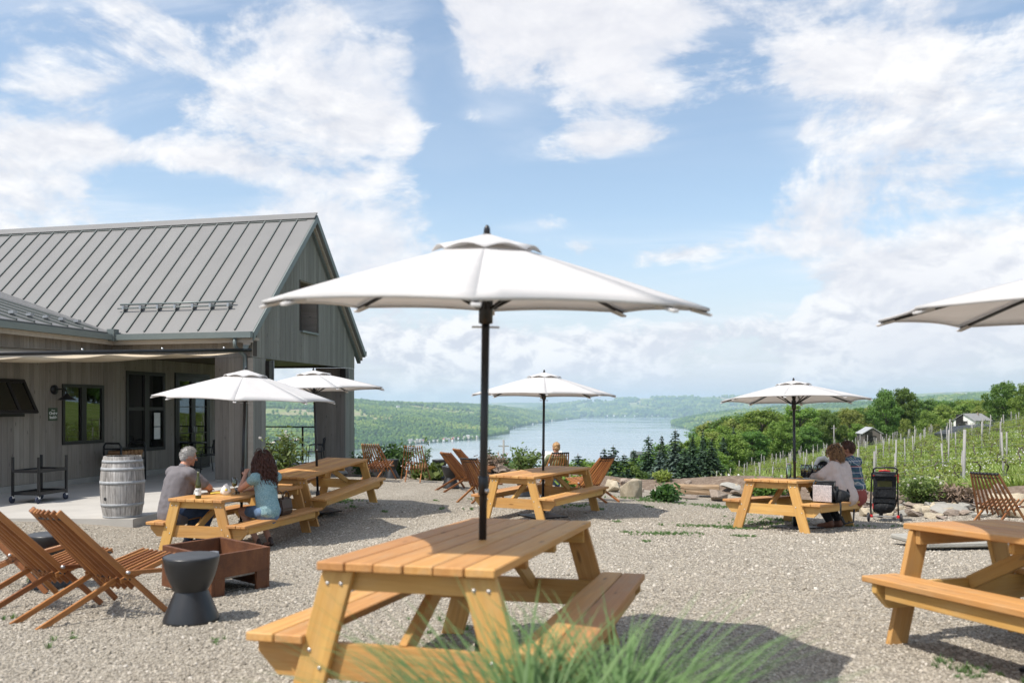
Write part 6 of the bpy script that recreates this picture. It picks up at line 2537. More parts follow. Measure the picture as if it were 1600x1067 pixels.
# --- the couple at the far right table
hp = tpt("T5", .60, .42, 0)
J = dict(pelvis=(0, 0, .525), waist=(0, .03, .69), chest=(0, .085, .87), neck=(.0, .125, 1.045), head=(.035, .165, 1.17), yaw=R(10), nod=R(12), roll=R(8),
         shL=(-.165, .09, .985), shR=(.165, .09, .985), elL=(-.25, .21, .84), elR=(.22, .30, .82), wrL=(-.13, .42, .80), wrR=(.06, .42, .80),
         hipL=(-.09, .0, .53), hipR=(.09, .0, .53), knL=(-.13, .40, .52), knR=(.10, .42, .52), anL=(-.14, .16, .13), anR=(.06, .12, .13), toeL=(-.18, .29, .035), toeR=(.05, .25, .035))
rzT5 = R(-39.5)
w2 = person("woman in a pale draped shawl with wavy hair leaning on the man", hp, rzT5 + R(90) - R(10), J, "skin", None, 1.0)
V, M = J["V"], J["M"]
garment(w2, "shawl", [("c", V["pelvis"] + Vector((.05, -.06, -.02)), V["chest"] + Vector((0, -.02, 0)), .150, .135), ("c", V["pelvis"] + Vector((-.14, -.02, .10)), V["shL"], .10, .085), ("c", V["chest"], V["neck"] + Vector((0, -.01, -.065)), .13, .072),
                      ("c", V["shL"], V["neck"] + Vector((0, -.01, -.07)), .085, .08), ("c", V["shR"], V["neck"] + Vector((0, -.01, -.07)), .09, .08),
                      ("c", V["shL"], V["elL"], .08, .085), ("c", V["elL"], V["wrL"], .085, .06), ("c", V["shL"].lerp(V["elL"], .5) + Vector((.03, -.02, -.12)), V["elL"] + Vector((.02, 0, -.05)), .085, .065),
                      ("c", V["shR"], V["elR"], .08, .08), ("c", V["pelvis"] + Vector((.08, -.07, -.06)), V["shR"] + Vector((0, -.02, 0)), .105, .085)], "shawl", 7, .014, .016, 5)
garment(w2, "trousers", trousers(V, 1.0), "black_cloth")
for a in "LR":
    garment(w2, "boot", [("c", V["an" + a] + Vector((0, -.03, -.06)), V["toe" + a] + Vector((0, .01, 0)), .05, .042), ("c", V["an" + a] + Vector((0, -.03, -.05)), V["an" + a].lerp(V["kn" + a], .45), .053, .06)], "tan_boot", 3, .011, 0)
hb = blob([("e", V["head"] + M @ Vector((0, -.022, .03)), (.082, .098, .100), M.to_euler()), ("e", V["head"] + M @ Vector((0, -.045, -.065)), (.078, .060, .085), M.to_euler())], .010, 2, "hair", .015, 25)
hr = link("hair", hb, parent=w2, mat=MAT["hair_dark"])
rts = [(p, d) for p, d in scalp_roots(V, M, 300, 12, -.05, .03, 1.0, 1.04, -.10)]
strands("lock", hr, rts, "hair_bronde", .15, .0055, .009, 2.4, 6, .95, 16, .22)
strands("dark_lock", hr, scalp_roots(V, M, 150, 13, .05, .04, 1.0, 1.06, .05), "hair_dark", .09, .005, .006, 1.5, 6, 1.0, 12, .2)

hp = tpt("T5", .64, .90, 0)
J = dict(pelvis=(0, 0, .54), waist=(0, .03, .72), chest=(0, .07, .93), neck=(0, .10, 1.12), head=(0, .14, 1.245), yaw=R(24), nod=R(10), roll=R(-4),
         shL=(-.19, .08, 1.045), shR=(.19, .06, 1.045), elL=(-.24, .30, .86), elR=(.28, .22, .80), wrL=(-.08, .46, .80), wrR=(.18, .46, .80),
         hipL=(-.10, .0, .54), hipR=(.10, .0, .54), knL=(-.13, .42, .53), knR=(.14, .43, .53), anL=(-.10, .22, .11), anR=(.10, .18, .11), toeL=(-.12, .37, .04), toeR=(.10, .33, .04))
m2 = person("brown haired man in a plaid shirt and red shorts", hp, rzT5 + R(90) - R(8), J, "skin_tan", None, 1.08)
V, M = J["V"], J["M"]
garment(m2, "plaid_shirt", [("c", V["pelvis"] + Vector((0, -.01, .10)), V["waist"], .155, .152), ("c", V["waist"], V["chest"], .152, .155), ("c", V["chest"], V["neck"] + Vector((0, -.015, -.06)), .145, .08),
                            ("c", V["shL"], V["neck"] + Vector((0, -.01, -.07)), .082, .085), ("c", V["shR"], V["neck"] + Vector((0, -.01, -.07)), .082, .085)]
        + [("c", V["sh" + a], V["el" + a], .078, .062) for a in "LR"] + [("c", V["el" + a], V["el" + a].lerp(V["wr" + a], .35), .062, .055) for a in "LR"], "plaid", 7, .013, .012, 6)
MB().lathe([(.062, -.02), (.068, .0), (.066, .03), (.060, .028), (.058, -.01)], 24, Matrix.Translation(V["neck"] + Vector((0, -.005, -.01))) @ Matrix.Rotation(R(-18), 4, "X")).obj("collar", MAT["plaid"], m2)
garment(m2, "shorts", trousers(V, 1.10, .018, False, .9), "red_cloth")
shoes(m2, V, "boot", .055)
hm = blob([("e", V["head"] + M @ Vector((0, -.020, .034)), (.083, .100, .101), M.to_euler()), ("e", V["head"] + M @ Vector((0, -.060, -.02)), (.066, .052, .070), M.to_euler()), ("e", V["head"] + M @ Vector((0, .045, -.075)), (.058, .052, .05), M.to_euler())], .006, 2, "hair", .006, 60)
bm = bmesh.new()
bm.from_mesh(hm)
Mi = M.inverted()
dl = [v for v in bm.verts if (lambda q: (q.y > .05 and -.05 < q.z < .07) or (-.012 < q.y and -.04 < q.z < .012) or (q.y < .0 and q.z < -.085))(Mi @ (v.co - V["head"]))]
bmesh.ops.delete(bm, geom=dl, context="VERTS")
bm.to_mesh(hm)
bm.free()
hr = link("hair", hm, parent=m2, mat=MAT["hair_brown"])
strands("hair_tuft", hr, scalp_roots(V, M, 800, 23, -.02, .05, 1.0, 1.07, -.07), "hair_brown", .026, .0024, .0, 0, 5, .25, 4, 1.0)

# --- the reading woman in the slatted chair
ch = ground_at(868, 764, -.10)
cr = R(2)
J = dict(pelvis=(0, .12, .36), waist=(0, .02, .50), chest=(0, -.09, .70), neck=(0, -.16, .90), head=(.0, -.15, 1.03), yaw=R(14), nod=R(22), roll=R(4),
         shL=(-.165, -.14, .82), shR=(.165, -.14, .82), elL=(-.26, .05, .62), elR=(.26, .06, .62), wrL=(-.14, .24, .74), wrR=(.08, .24, .74),
         hipL=(-.09, .12, .37), hipR=(.09, .12, .37), knL=(-.11, .54, .52), knR=(.11, .54, .52), anL=(-.10, .66, .10), anR=(.10, .66, .10), toeL=(-.11, .82, .04), toeR=(.11, .82, .04))
w3 = person("blond woman with pinned up hair reading in a slatted chair", ch, cr, J, "skin", None, .98)
V, M = J["V"], J["M"]
garment(w3, "olive_top", [("c", V["pelvis"], V["waist"], .145, .14), ("c", V["waist"], V["chest"], .14, .14), ("c", V["chest"], V["neck"] + Vector((0, .0, -.06)), .13, .07), ("c", V["shL"], V["neck"] + Vector((0, 0, -.07)), .075, .075), ("c", V["shR"], V["neck"] + Vector((0, 0, -.07)), .075, .075)]
        + [("c", V["sh" + a], V["el" + a], .072, .058) for a in "LR"], "olive_cloth", 6, .014)
garment(w3, "jeans", trousers(V, 1.0), "denim_light")
shoes(w3, V, "sneaker", .045)
hb = blob([("e", V["head"] + M @ Vector((0, -.020, .032)), (.083, .100, .102), M.to_euler()), ("e", V["head"] + M @ Vector((.0, -.105, .03)), (.042, .036, .04), M.to_euler()), ("e", V["head"] + M @ Vector((0, -.055, -.03)), (.066, .05, .05), M.to_euler())], .007, 1, "hair", .010, 30)
bm = bmesh.new()
bm.from_mesh(hb)
Mi = M.inverted()
dl = [v for v in bm.verts if (lambda q: (q.y > .052 and q.z < .07) or (q.y > -.01 and q.z < -.01))(Mi @ (v.co - V["head"]))]
bmesh.ops.delete(bm, geom=dl, context="VERTS")
bm.to_mesh(hb)
bm.free()
link("hair", hb, parent=w3, mat=MAT["hair_blond"])
pp = thing("open_magazine", "white open magazine held by the reading woman", "magazine", Matrix.Translation(ch) @ (Matrix.Rotation(cr, 4, "Z") @ Vector((-.03, .30, .80))), (R(62), 0, cr))
for sd in (-1, 1):
    MB().box((sd * .105, 0, 0), (.21, .28, .006), Matrix.Rotation(sd * R(-10), 4, "Y")).obj("page", MAT["paper"], pp)

# ------------------------------------------------------------------ things on the tables


def wine_glass(label, loc, fill, group, s=1.0):
    o = thing("wine_glass", label, "wine glass", loc, (0, 0, 0), group)
    MB().lathe([(.001, .002), (.034, .003), (.033, .005), (.006, .010), (.0038, .03), (.0038, .085), (.012, .095), (.030, .112), (.0385, .14), (.038, .17), (.031, .215), (.0302, .215), (.037, .17), (.0375, .14), (.029, .113), (.010, .098), (.001, .097)], 22).obj("bowl", MAT["glass"], o)
    if fill:
        MB().lathe([(.001, .0975), (.010, .0985), (.0285, .1135), (.0365, .138), (.001, .139)], 22).obj("wine", MAT[fill], o)
    o.scale = (s, s, s)
    return o


b = thing("wine_bottle", "slender olive wine bottle with a white label before the man", "wine bottle", tpt("T2", -.02, -.93, TH + .001))
MB().lathe([(.001, .0), (.034, .0), (.037, .006), (.037, .165), (.034, .20), (.022, .255), (.0145, .30), (.0138, .332), (.0155, .334), (.0155, .35), (.001, .351)], 28).obj("glass", MAT["bottle"], b)
MB().lathe([(.0376, .045), (.0376, .135)], 28).obj("label", MAT["paper"], b)
lb = MB()
lb.box((-.015, -.036, .105), (.012, .006, .018))
lb.box((.010, -.037, .105), (.016, .004, .012))
lb.obj("label_print", MAT["grey_roof"], b)
MB().lathe([(.0145, .295), (.0162, .30), (.016, .352), (.001, .3525)], 20).obj("capsule", MAT["bottle"], b)

wine_glass("wine glass with white wine next to the snack bag", tpt("T2", .10, -.30, TH), "wine", "wine glasses on the tables", 1.05)
wine_glass("wine glass with white wine before the curly haired woman", tpt("T2", .22, .12, TH), "wine", "wine glasses on the tables", 1.05)
o = thing("water_bottle", "clear water bottle between parasol pole and curly haired woman", "water bottle", tpt("T2", .12, .22, TH))
MB().lathe([(.001, .002), (.040, .002), (.042, .01), (.042, .17), (.034, .20), (.019, .225), (.018, .27), (.017, .27), (.018, .224), (.033, .198), (.040, .17), (.040, .012), (.001, .010)], 24).obj("glass", MAT["glass"], o)
MB().lathe([(.001, .262), (.021, .262), (.021, .285), (.001, .287)], 16).obj("stopper", MAT["white_pl"], o)
o = thing("tumbler", "small clear tumbler beside the snack bag", "tumbler", tpt("T2", .17, -.33, TH))
MB().lathe([(.001, .003), (.030, .003), (.035, .09), (.0335, .09), (.0285, .01), (.001, .01)], 20).obj("glass", MAT["glass"], o)
o = thing("snack_bag", "crumpled white snack bag with a yellow spot on the table", "snack bag", tpt("T2", .08, -.46, TH), (0, 0, R(20)))
bg_ = lump_mesh("bag", 3, .22, 17, 1)
for v in bg_.vertices:
    t = (v.co.z + 1) / 2
    v.co = Vector((v.co.x * .085 * (1.1 - .75 * t), v.co.y * .05 * (1.1 - .8 * t), max(0.002, t * .155)))
link("bag", bg_, parent=o, mat=MAT["white_pl"])
MB().lathe([(.001, .004), (.017, .003), (.018, 0)], 16, Matrix.Translation((.0, -.036, .075)) @ Matrix.Rotation(R(72), 4, "X")).obj("printed_spot", MAT["yellow"], o)
o = thing("yellow_wrapper", "long yellow wrapper lying behind the wine bottle", "wrapper", tpt("T2", -.06, -.42, TH + .001), (0, 0, R(10)))
MB().tube([(-.11, 0, .012), (-.05, .004, .02), (.04, 0, .02), (.11, -.004, .012)], .016, 8, flat=.8).obj("roll", MAT["yellow"], o)
o = thing("herb_bunch", "small green herb sprig in the glass before the curly haired woman", "herb", tpt("T2", .20, .24, TH))
_c = RNG.normal(size=(60, 3)) * np.array([.025, .025, .03]) + np.array([0, 0, .06])
link("leaves", leaf_mesh("leaves", _c, unit(60), np.full(60, .012), RNG.uniform(0, 1, 60)), parent=o, mat=MAT["shrub"])
MB().tube([(0, 0, 0), (0, 0, .06)], .003, 5).obj("stem", MAT["shrub"], o)

# handbag on the bench beside the woman
hb_ = thing("handbag", "dark brown leather handbag standing on the bench behind the curly haired woman", "handbag", tpt("T2", .60, .12, .441), (0, 0, R(-15)))
mb = MB()
mb.prism([(-.07, 0), (.07, 0), (.085, .08), (.055, .24), (-.055, .24), (-.085, .08)], .30, Matrix.Rotation(0, 4, "Z"))
me = mb.mesh("bag_body")
bm = bmesh.new()
bm.from_mesh(me)
bmesh.ops.bevel(bm, geom=list(bm.edges), offset=.018, segments=3, affect="EDGES")
bm.to_mesh(me)
bm.free()
link("bag_body", me, parent=hb_, mat=MAT["leather"])
for sx in (-1, 1):
    MB().tube([(sx * .05, -.08, .22), (sx * .055, -.07, .30), (sx * .055, 0, .335), (sx * .055, .07, .30), (sx * .05, .08, .22)], .008, 6).obj("strap", MAT["leather"], hb_)

# the couple's table: tasting glasses, water bottle, boards, black bags
gi = 0
for (u, v, f, lab) in [(.10, .12, "wine", "tasting glass nearest the parasol pole with pale wine"), (.16, .26, "wine", "tasting glass second from the parasol pole with pale wine"), (.20, .02, "wine", "tasting glass at the near side of the group with golden wine"),
                       (.06, .38, None, "empty tasting glass at the back of the group"), (.27, .20, "rose", "tasting glass with amber wine in front of the black bag"), (.31, .34, "rose", "tasting glass with amber wine closest to the shawl"), (.24, .44, None, "empty tasting glass between the two amber wines and the bag")]:
    wine_glass(lab, tpt("T5", u - .04, v + .02, TH + .012), f, "wine glasses on the tables", 1.0)
o = thing("water_bottle", "clear water bottle left of the couple's parasol pole", "water bottle", tpt("T5", -.16, .12, TH))
MB().lathe([(.001, .002), (.040, .002), (.042, .01), (.042, .16), (.030, .19), (.026, .20), (.026, .235), (.025, .235), (.024, .2), (.040, .158), (.040, .012), (.001, .010)], 24).obj("glass", MAT["glass"], o)
MB().lathe([(.001, .228), (.028, .228), (.028, .245), (.001, .247)], 16).obj("stopper", MAT["white_pl"], o)
for lab, u, v, r_ in (("pale tasting tray under the amber wine glasses", .28, .27, .19), ("pale tasting tray under the pale wine glasses", .13, .18, .16)):
    o = thing("tasting_tray", lab, "tray", tpt("T5", u, v, TH + .0005))
    MB().lathe([(.001, .001), (r_, .001), (r_ + .006, .010), (r_, .011), (.001, .009)], 30).obj("plate", MAT["cream"], o)
o = thing("snack_plate", "plate heaped with golden crackers beside the glasses", "snack plate", tpt("T5", .02, .02, TH))
MB().lathe([(.001, .002), (.09, .003), (.11, .016), (.108, .018), (.001, .008)], 26).obj("plate", MAT["cream"], o)
for k in range(16):
    a, r_ = random.uniform(0, 6.28), random.uniform(0, .07)
    MB().lathe([(.001, 0), (.022, 0), (.023, .004), (.001, .006)], 10, Matrix.Translation((r_ * math.cos(a), r_ * math.sin(a), .022 + .02 * random.random())) @ Euler((random.uniform(-.6, .6), random.uniform(-.6, .6), 0)).to_matrix().to_4x4()).obj("cracker", MAT["yellow"] if k % 3 else MAT["log"], o)
for lab, u, v, sx, h in (("black cloth bag standing behind the tasting glasses on the left", .05, .58, .115, .20), ("black cloth bag with a white lining behind the amber wines", .27, .66, .13, .31)):
    o = thing("cloth_bag", lab, "bag", tpt("T5", u - .08, v, TH), (0, 0, random.uniform(0, 3)))
    m_ = lump_mesh("bag_body", 3, .28, int(u * 100) + 5)
    for vv in m_.vertices:
        t = (vv.co.z + 1) / 2
        vv.co = Vector((vv.co.x * sx, vv.co.y * sx * .75, max(.001, t * h)))
    link("bag_body", m_, parent=o, mat=MAT["bag_black"])
    if h > .3:
        mb = MB()
        mb.tube([(-.10, .03, .12), (-.10, .03, .24), (-.05, .02, .325), (.03, .0, .34), (.10, -.02, .28), (.12, -.03, .18)], [.02, .035, .042, .042, .035, .02], 8)
        mb.obj("lining", MAT["paper"], o)

# backpack on the couple's bench
bpk = thing("backpack", "black backpack with silver patterned panel lying on the couple's bench", "backpack", tpt("T5", .60, -.40, .442), (0, 0, R(-39.5) + R(6)))
mb = MB().box((0, 0, .15), (.34, .26, .30))
me = mb.mesh("bag_body")
bm = bmesh.new()
bm.from_mesh(me)
bmesh.ops.bevel(bm, geom=list(bm.edges), offset=.055, segments=4, affect="EDGES")
bm.to_mesh(me)
bm.free()
me.polygons.foreach_set("use_smooth", [True] * len(me.polygons))
link("bag_body", me, parent=bpk, mat=MAT["bag_black"])
pm = MB().box((-.015, -.132, .145), (.27, .012, .245), ch=.005).obj("front_panel", MAT["pattern"], bpk)
m_ = lump_mesh("side_bag", 3, .25, 41)
for vv in m_.vertices:
    vv.co = Vector((.13 + vv.co.x * .16, .10 + vv.co.y * .16, max(.001, .11 + vv.co.z * .12)))
link("side_bag", m_, parent=bpk, mat=MAT["bag_black"])
MB().tube([(.15, .10, .10), (.20, .02, .03), (.23, -.06, -.03), (.23, -.08, -.20), (.26, .02, -.30), (.36, .16, -.28), (.36, .22, -.1)], .013, 6).obj("strap", MAT["bag_black"], bpk)
MB().tube([(-.16, -.10, .24), (-.15, .0, .315), (.14, .0, .315), (.15, -.10, .24)], .014, 6).obj("piping", MAT["black"], bpk)

# ------------------------------------------------------------------ stroller
sp = ground_at(1382, 815)
st = thing("stroller", "black stroller with red trim seen from behind on the gravel", "stroller", sp, (0, 0, R(-18)))
st.scale = (.92, .92, .90)
for sx in (-1, 1):
    MB().tube([(sx * .24, -.02, .12), (sx * .235, .03, .55), (sx * .225, -.04, .92), (sx * .20, -.10, 1.0)], .014, 8).obj("frame_tube", MAT["black"], st)
    MB().tube([(sx * .235, .02, .50), (sx * .22, .35, .25), (sx * .18, .62, .12)], .014, 8).obj("frame_tube", MAT["black"], st)
    w = MB().lathe([(.001, -.02), (.075, -.02), (.088, -.012), (.088, .012), (.075, .02), (.001, .02)], 26, Matrix.Translation((sx * .285, -.03, .09)) @ Matrix.Rotation(R(90), 4, "Y")).obj("wheel", MAT["rubber"], st)
    MB().lathe([(.001, -.024), (.045, -.024), (.05, -.022)], 18, Matrix.Translation((sx * .285, -.03, .09)) @ Matrix.Rotation(R(90 * -sx), 4, "Y")).obj("rim", MAT["grey_roof"], w)
    MB().box((sx * .235, -.03, .11), (.05, .05, .055), ch=.008).obj("brake_pedal", MAT["red_pl"], st)
    MB().box((sx * .232, -.045, .86), (.02, .03, .18), ch=.005).obj("hinge", MAT["red_pl"] if sx > 0 else MAT["black"], st)
    MB().box((sx * .19, -.055, .905), (.035, .01, .02)).obj("reflector", MAT["red_pl"], st)
MB().lathe([(.001, -.03), (.09, -.03), (.10, -.02), (.10, .02), (.09, .03), (.001, .03)], 26, Matrix.Translation((0, .62, .10)) @ Matrix.Rotation(R(90), 4, "Y")).obj("wheel", MAT["rubber"], st)
MB().tube([(-.25, -.03, .11), (.25, -.03, .11)], .012, 8).obj("axle", MAT["grey_roof"], st)
MB().tube([(-.205, -.09, .98), (-.21, -.15, 1.03), (-.16, -.19, 1.065), (0, -.20, 1.075), (.16, -.19, 1.065), (.21, -.15, 1.03), (.205, -.09, .98)], .017, 8).obj("handle", MAT["black"], st)
MB().box((0, -.12, .965), (.38, .11, .03), ch=.01).obj("parent_tray", MAT["black"], st)
mb = MB()
vs, fs = [], []
for i in range(9):
    a = math.pi * i / 8
    for x in (-.205, 0, .205):
        vs.append((x, .16 - .20 * math.cos(a), .80 + (.15 + .03 * (x == 0)) * math.sin(a)))
for i in range(8):
    for j in range(2):
        fs.append((i * 3 + j, i * 3 + j + 1, i * 3 + 4 + j, i * 3 + 3 + j))
cn = mb.add(vs, fs, True).obj("sun_hood", MAT["bag_black"], st)
cn.modifiers.new("t", "SOLIDIFY").thickness = .012
MB().tube([(-.10, .02, .985), (0, .01, 1.0), (.10, .02, .985)], .016, 8).obj("red_lining", MAT["red_pl"], st)
# the back: panel with a window, pocket, basket
mb = MB()
mb.box((0, -.035, .86), (.40, .02, .07))
mb.box((-.165, -.035, .755), (.07, .02, .14))
mb.box((.165, -.035, .755), (.07, .02, .14))
mb.box((0, -.035, .665), (.40, .02, .04))
mb.obj("back_panel", MAT["bag_black"], st)
MB().box((0, -.030, .755), (.26, .006, .138)).obj("hood_window", MAT["bottle"], st)
MB().box((0, -.02, .56), (.40, .04, .17), ch=.012).obj("back_pocket", MAT["bag_black"], st)
MB().box((0, .02, .42), (.40, .08, .11), ch=.012).obj("seat_back", MAT["bag_black"], st)
m_ = lump_mesh("basket", 3, .12, 77)
for vv in m_.vertices:
    vv.co = Vector((max(-.19, min(.19, vv.co.x * .25)), .18 + vv.co.y * .22, max(.16, .30 + vv.co.z * .20)))
link("basket", m_, parent=st, mat=MAT["bag_black"])
MB().box((0, .25, .50), (.36, .36, .10), ch=.03).obj("seat", MAT["bag_black"], st)
MB().box((-.205, .0, .30), (.012, .03, .10)).obj("red_tab", MAT["red_pl"], st)
# ------------------------------------------------------------------ stones along the terrace edge


def stone_mesh(k, slabby):
    rg = np.random.default_rng(500 + k)
    bm = bmesh.new()
    n = rg.integers(12, 20)
    pts = rg.normal(size=(n, 3))
    pts /= np.linalg.norm(pts, axis=1, keepdims=True)
    pts *= rg.uniform(.82, 1.05, (n, 1))
    pts = np.sign(pts) * np.abs(pts) ** .75
    for p in pts:
        bm.verts.new((p[0], p[1], p[2] * (.42 if slabby else .75)))
    r = bmesh.ops.convex_hull(bm, input=list(bm.verts))
    bmesh.ops.delete(bm, geom=[g for g in r["geom_interior"] if isinstance(g, bmesh.types.BMVert)], context="VERTS")
    bmesh.ops.bevel(bm, geom=list(bm.edges), offset=.06, segments=2, affect="EDGES", profile=.6)
    me = bpy.data.meshes.new("stone")
    bm.to_mesh(me)
    bm.free()
    return me


STN = [[stone_mesh(k, k % 2 == 0) for k in range(8)] for _ in range(1)][0]
_SM = {}


def stone(label, pos, size, mat, k, rot=None, group=None, name="stone", cat="stone"):
    me = STN[k % 8]
    key = (k % 8, mat)
    if key not in _SM:
        m2 = me.copy()
        m2.materials.append(MAT[mat])
        _SM[key] = m2
    o = link(name, _SM[key], loc=pos, rot=rot or (random.uniform(-.2, .2), random.uniform(-.2, .2), random.uniform(0, 6.28)))
    o.scale = size
    return tag(o, label, cat, group)


random.seed(31)
for lab, px, py, sz, mt, k, rot in [
    ("large pale cream boulder right of the slatted chair by the empty table", 986, 777, (.27, .22, .34), "stone_pale", 1, (.1, -.15, .5)),
    ("pale slanting boulder behind the slatted chair by the empty table", 956, 768, (.24, .22, .22), "stone_pale", 3, (.2, .4, 1.1)),
    ("small rusty brown block resting on the pale slanting boulder", 960, 755, (.13, .10, .10), "ledge", 5, (.1, .2, .2)),
    ("flat brown stone under the right end of the long ledge stone", 1120, 782, (.26, .22, .20), "stone", 3, (0, .1, .3)),
    ("flat dark stone under the left end of the long ledge stone", 1078, 779, (.26, .18, .10), "stone", 2, (0, 0, .3)),
    ("grey slanting stone right of the long ledge stone", 1142, 765, (.30, .25, .16), "flag", 0, (.25, .1, .2)),
    ("brown stone at the left edge of the couple's table", 1152, 774, (.22, .2, .13), "stone", 4, (.1, .2, .8)),
    ("large grey flagstone leaning at the edge behind the right table", 1488, 803, (.46, .34, .12), "flag", 6, (.42, -.10, .15)),
    ("stack topping brown slab left of the large leaning flagstone", 1438, 792, (.34, .20, .09), "stone", 2, (.0, .05, .1)),
    ("small brown flat stone below the large leaning flagstone", 1470, 810, (.17, .14, .07), "stone", 4, (.15, .1, .4)),
    ("large whitish boulder at the right picture edge behind the chair", 1592, 806, (.48, .36, .36), "stone_pale", 1, (.1, .25, .2)),
    ("pale round stone left of the stroller wheels", 1352, 806, (.18, .15, .14), "stone_pale", 3, (.1, .1, .6)),
    ("brown lump of stone right of the stroller", 1425, 806, (.20, .16, .11), "stone", 7, (.1, .2, .4)),
    ("tan stone between leafy bush and hosta", 667, 744, (.26, .2, .22), "stone_pale", 3, None),
    ("dark curved stone on the berm left of the reading woman", 783, 737, (.30, .16, .16), "stone", 5, (.1, .3, .4)),
    ("grey slab on the berm behind two black stools", 690, 736, (.36, .24, .16), "flag", 0, (.1, .1, .8)),
    ("brown rock behind the pale lit slatted chair", 735, 742, (.32, .2, .18), "stone", 7, None),
    ("pale stone left of the nearest parasol pole on the berm", 712, 737, (.28, .2, .15), "flag", 2, None),
    ("round grey stone in the flower bed behind the curly haired woman", 448, 752, (.17, .15, .13), "flag", 1, None),
]:
    p = gp(px, py)
    stone(lab, (p.x, p.y, p.z + sz[2] * .45), sz, mt, k, rot)
# the long squared ledge stone
p = gp(1090, 776)
o = thing("ledge_stone", "long squared brown ledge stone laid flat on the rubble edge", "stone", (p.x - .0, p.y + .1, p.z + .15), (0, 0, R(-12)))
bm = bmesh.new()
bmesh.ops.create_cube(bm, size=1)
bmesh.ops.subdivide_edges(bm, edges=list(bm.edges), cuts=3, use_grid_fill=True)
for v in bm.verts:
    v.co = Vector((v.co.x * .96 + random.uniform(-.015, .015), v.co.y * .42 + random.uniform(-.015, .015), v.co.z * .19 + random.uniform(-.010, .010)))
bmesh.ops.bevel(bm, geom=[e for e in bm.edges if e.calc_face_angle(0) > .6], offset=.012, segments=1, affect="EDGES")
me = bpy.data.meshes.new("block")
bm.to_mesh(me)
bm.free()
link("block", me, parent=o, mat=MAT["ledge"])
RG = "rubble stones along the terrace edge"
for i in range(280):
    x = random.choice([random.uniform(-4.6, 12), random.uniform(6, 9.8), random.uniform(6.4, 9.0)])
    yb = float(np.interp(x, _YBX, _YBY))
    y = yb + random.gauss(.05, .42)
    s = random.choice([random.uniform(.05, .10), random.uniform(.06, .17)])
    stone("small weathered rubble stone at the foot of the planted terrace edge", (x, y, gz(x, y) + s * .3), (s * random.uniform(.8, 1.3), s, s * random.uniform(.6, 1)), random.choice(["stone", "stone", "stone_pale", "flag"]), i, None, RG, "rubble_stone")

# ------------------------------------------------------------------ plants on the terrace


def bush(name, label, cat, loc, size, n, leaf, ls, seed, asp=1.8, stems=9, flowers=0, group=None, up=.3):
    """Leaves held on thin stems."""
    rg = np.random.default_rng(seed)
    o = thing(name, label, cat, loc, (0, 0, 0), group)
    mb = MB()
    cs, ns = [], []
    tips = []
    for s in range(stems):
        a = s * 2.4 + rg.uniform(-.4, .4)
        r = size[0] * rg.uniform(.25, 1)
        h = size[1] * rg.uniform(.65, 1.05) * (1 - .25 * (r / size[0]) ** 2)
        p0 = np.array([.1 * r * math.cos(a), .1 * r * math.sin(a), 0])
        p2 = np.array([r * math.cos(a), r * math.sin(a), h])
        p1 = (p0 + p2) / 2 + np.array([0, 0, h * .12])
        mb.tube([p0, p1, p2], [.008, .005, .002], 5)
        tips.append(p2)
        m = n // stems
        t = rg.uniform(.15, 1.05, m)[:, None]
        c = p0 * (1 - t) ** 2 + 2 * p1 * t * (1 - t) + p2 * t ** 2
        c = c + rg.normal(size=(m, 3)) * size[0] * .16
        cs.append(c)
        nn = rg.normal(size=(m, 3)) * .6 + np.array([0, 0, up + .4])
        ns.append(nn / np.linalg.norm(nn, axis=1, keepdims=True))
    c = np.concatenate(cs)
    c[:, 2] = np.maximum(c[:, 2], .02)
    nn = np.concatenate(ns)
    link("foliage", leaf_mesh("foliage", c, nn, rg.uniform(.6, 1.2, len(c)) * ls, np.clip(rg.normal(.5, .25, len(c)), 0, 1), asp), parent=o, mat=MAT[leaf])
    mb.obj("stem", MAT["vine_bark"], o)
    for k in range(flowers):
        p = tips[k % stems] + rg.normal(size=3) * .05 + np.array([0, 0, .05])
        fm = MB()
        for q in range(6):
            an = q * math.pi / 3
            fm.add([(0, 0, 0), (.022 * math.cos(an - .4), .022 * math.sin(an - .4), .01), (.036 * math.cos(an), .036 * math.sin(an), .006), (.022 * math.cos(an + .4), .022 * math.sin(an + .4), .01)], [(0, 1, 2, 3)])
        fl = fm.mesh("flower", False)
        a_ = fl.attributes.new("tint", "FLOAT", "POINT")
        a_.data.foreach_set("value", np.full(len(fl.vertices), .7, dtype=np.float32))
        link("flower", fl, parent=o, mat=MAT["petal"], loc=tuple(p), rot=(rg.uniform(.2, 1.4), rg.uniform(-.5, .5), rg.uniform(0, 6)))
    return o


def gpt(px, py):
    p = gp(px, py)
    return (p.x, p.y, p.z - .01)


bush("flowering_shrub", "tall leafy plant with pale pink white flowers behind the curly haired woman", "plant", Vector(at(446, 752, 16.2)), (.40, 1.02), 620, "shrub_pale", .022, 1, 2.4, 13, 18)
bush("leafy_bush", "dark glossy leaved bush behind the black stool and slatted chair", "bush", gpt(618, 741), (.50, .80), 1700, "shrub", .026, 2, 1.5, 22)
bush("leafy_bush", "small low dark bush at the foot of the porch pillar", "bush", gpt(566, 744), (.36, .62), 900, "shrub", .022, 3, 1.5, 12)
bush("hosta", "hosta with broad pale green leaves beside the slatted chair", "plant", gpt(672, 750), (.42, .42), 170, "shrub_pale", .055, 4, 2.2, 12)
bush("hosta", "pale leaved plant in front of the slatted chair by the leafy bush", "plant", gpt(655, 748), (.25, .3), 90, "shrub_pale", .05, 5, 2.2, 9)
bush("tall_weed", "thin tall feathery weed between slatted chair and hosta", "plant", gpt(664, 745), (.22, .95), 260, "shrub_pale", .014, 6, 4.0, 7)
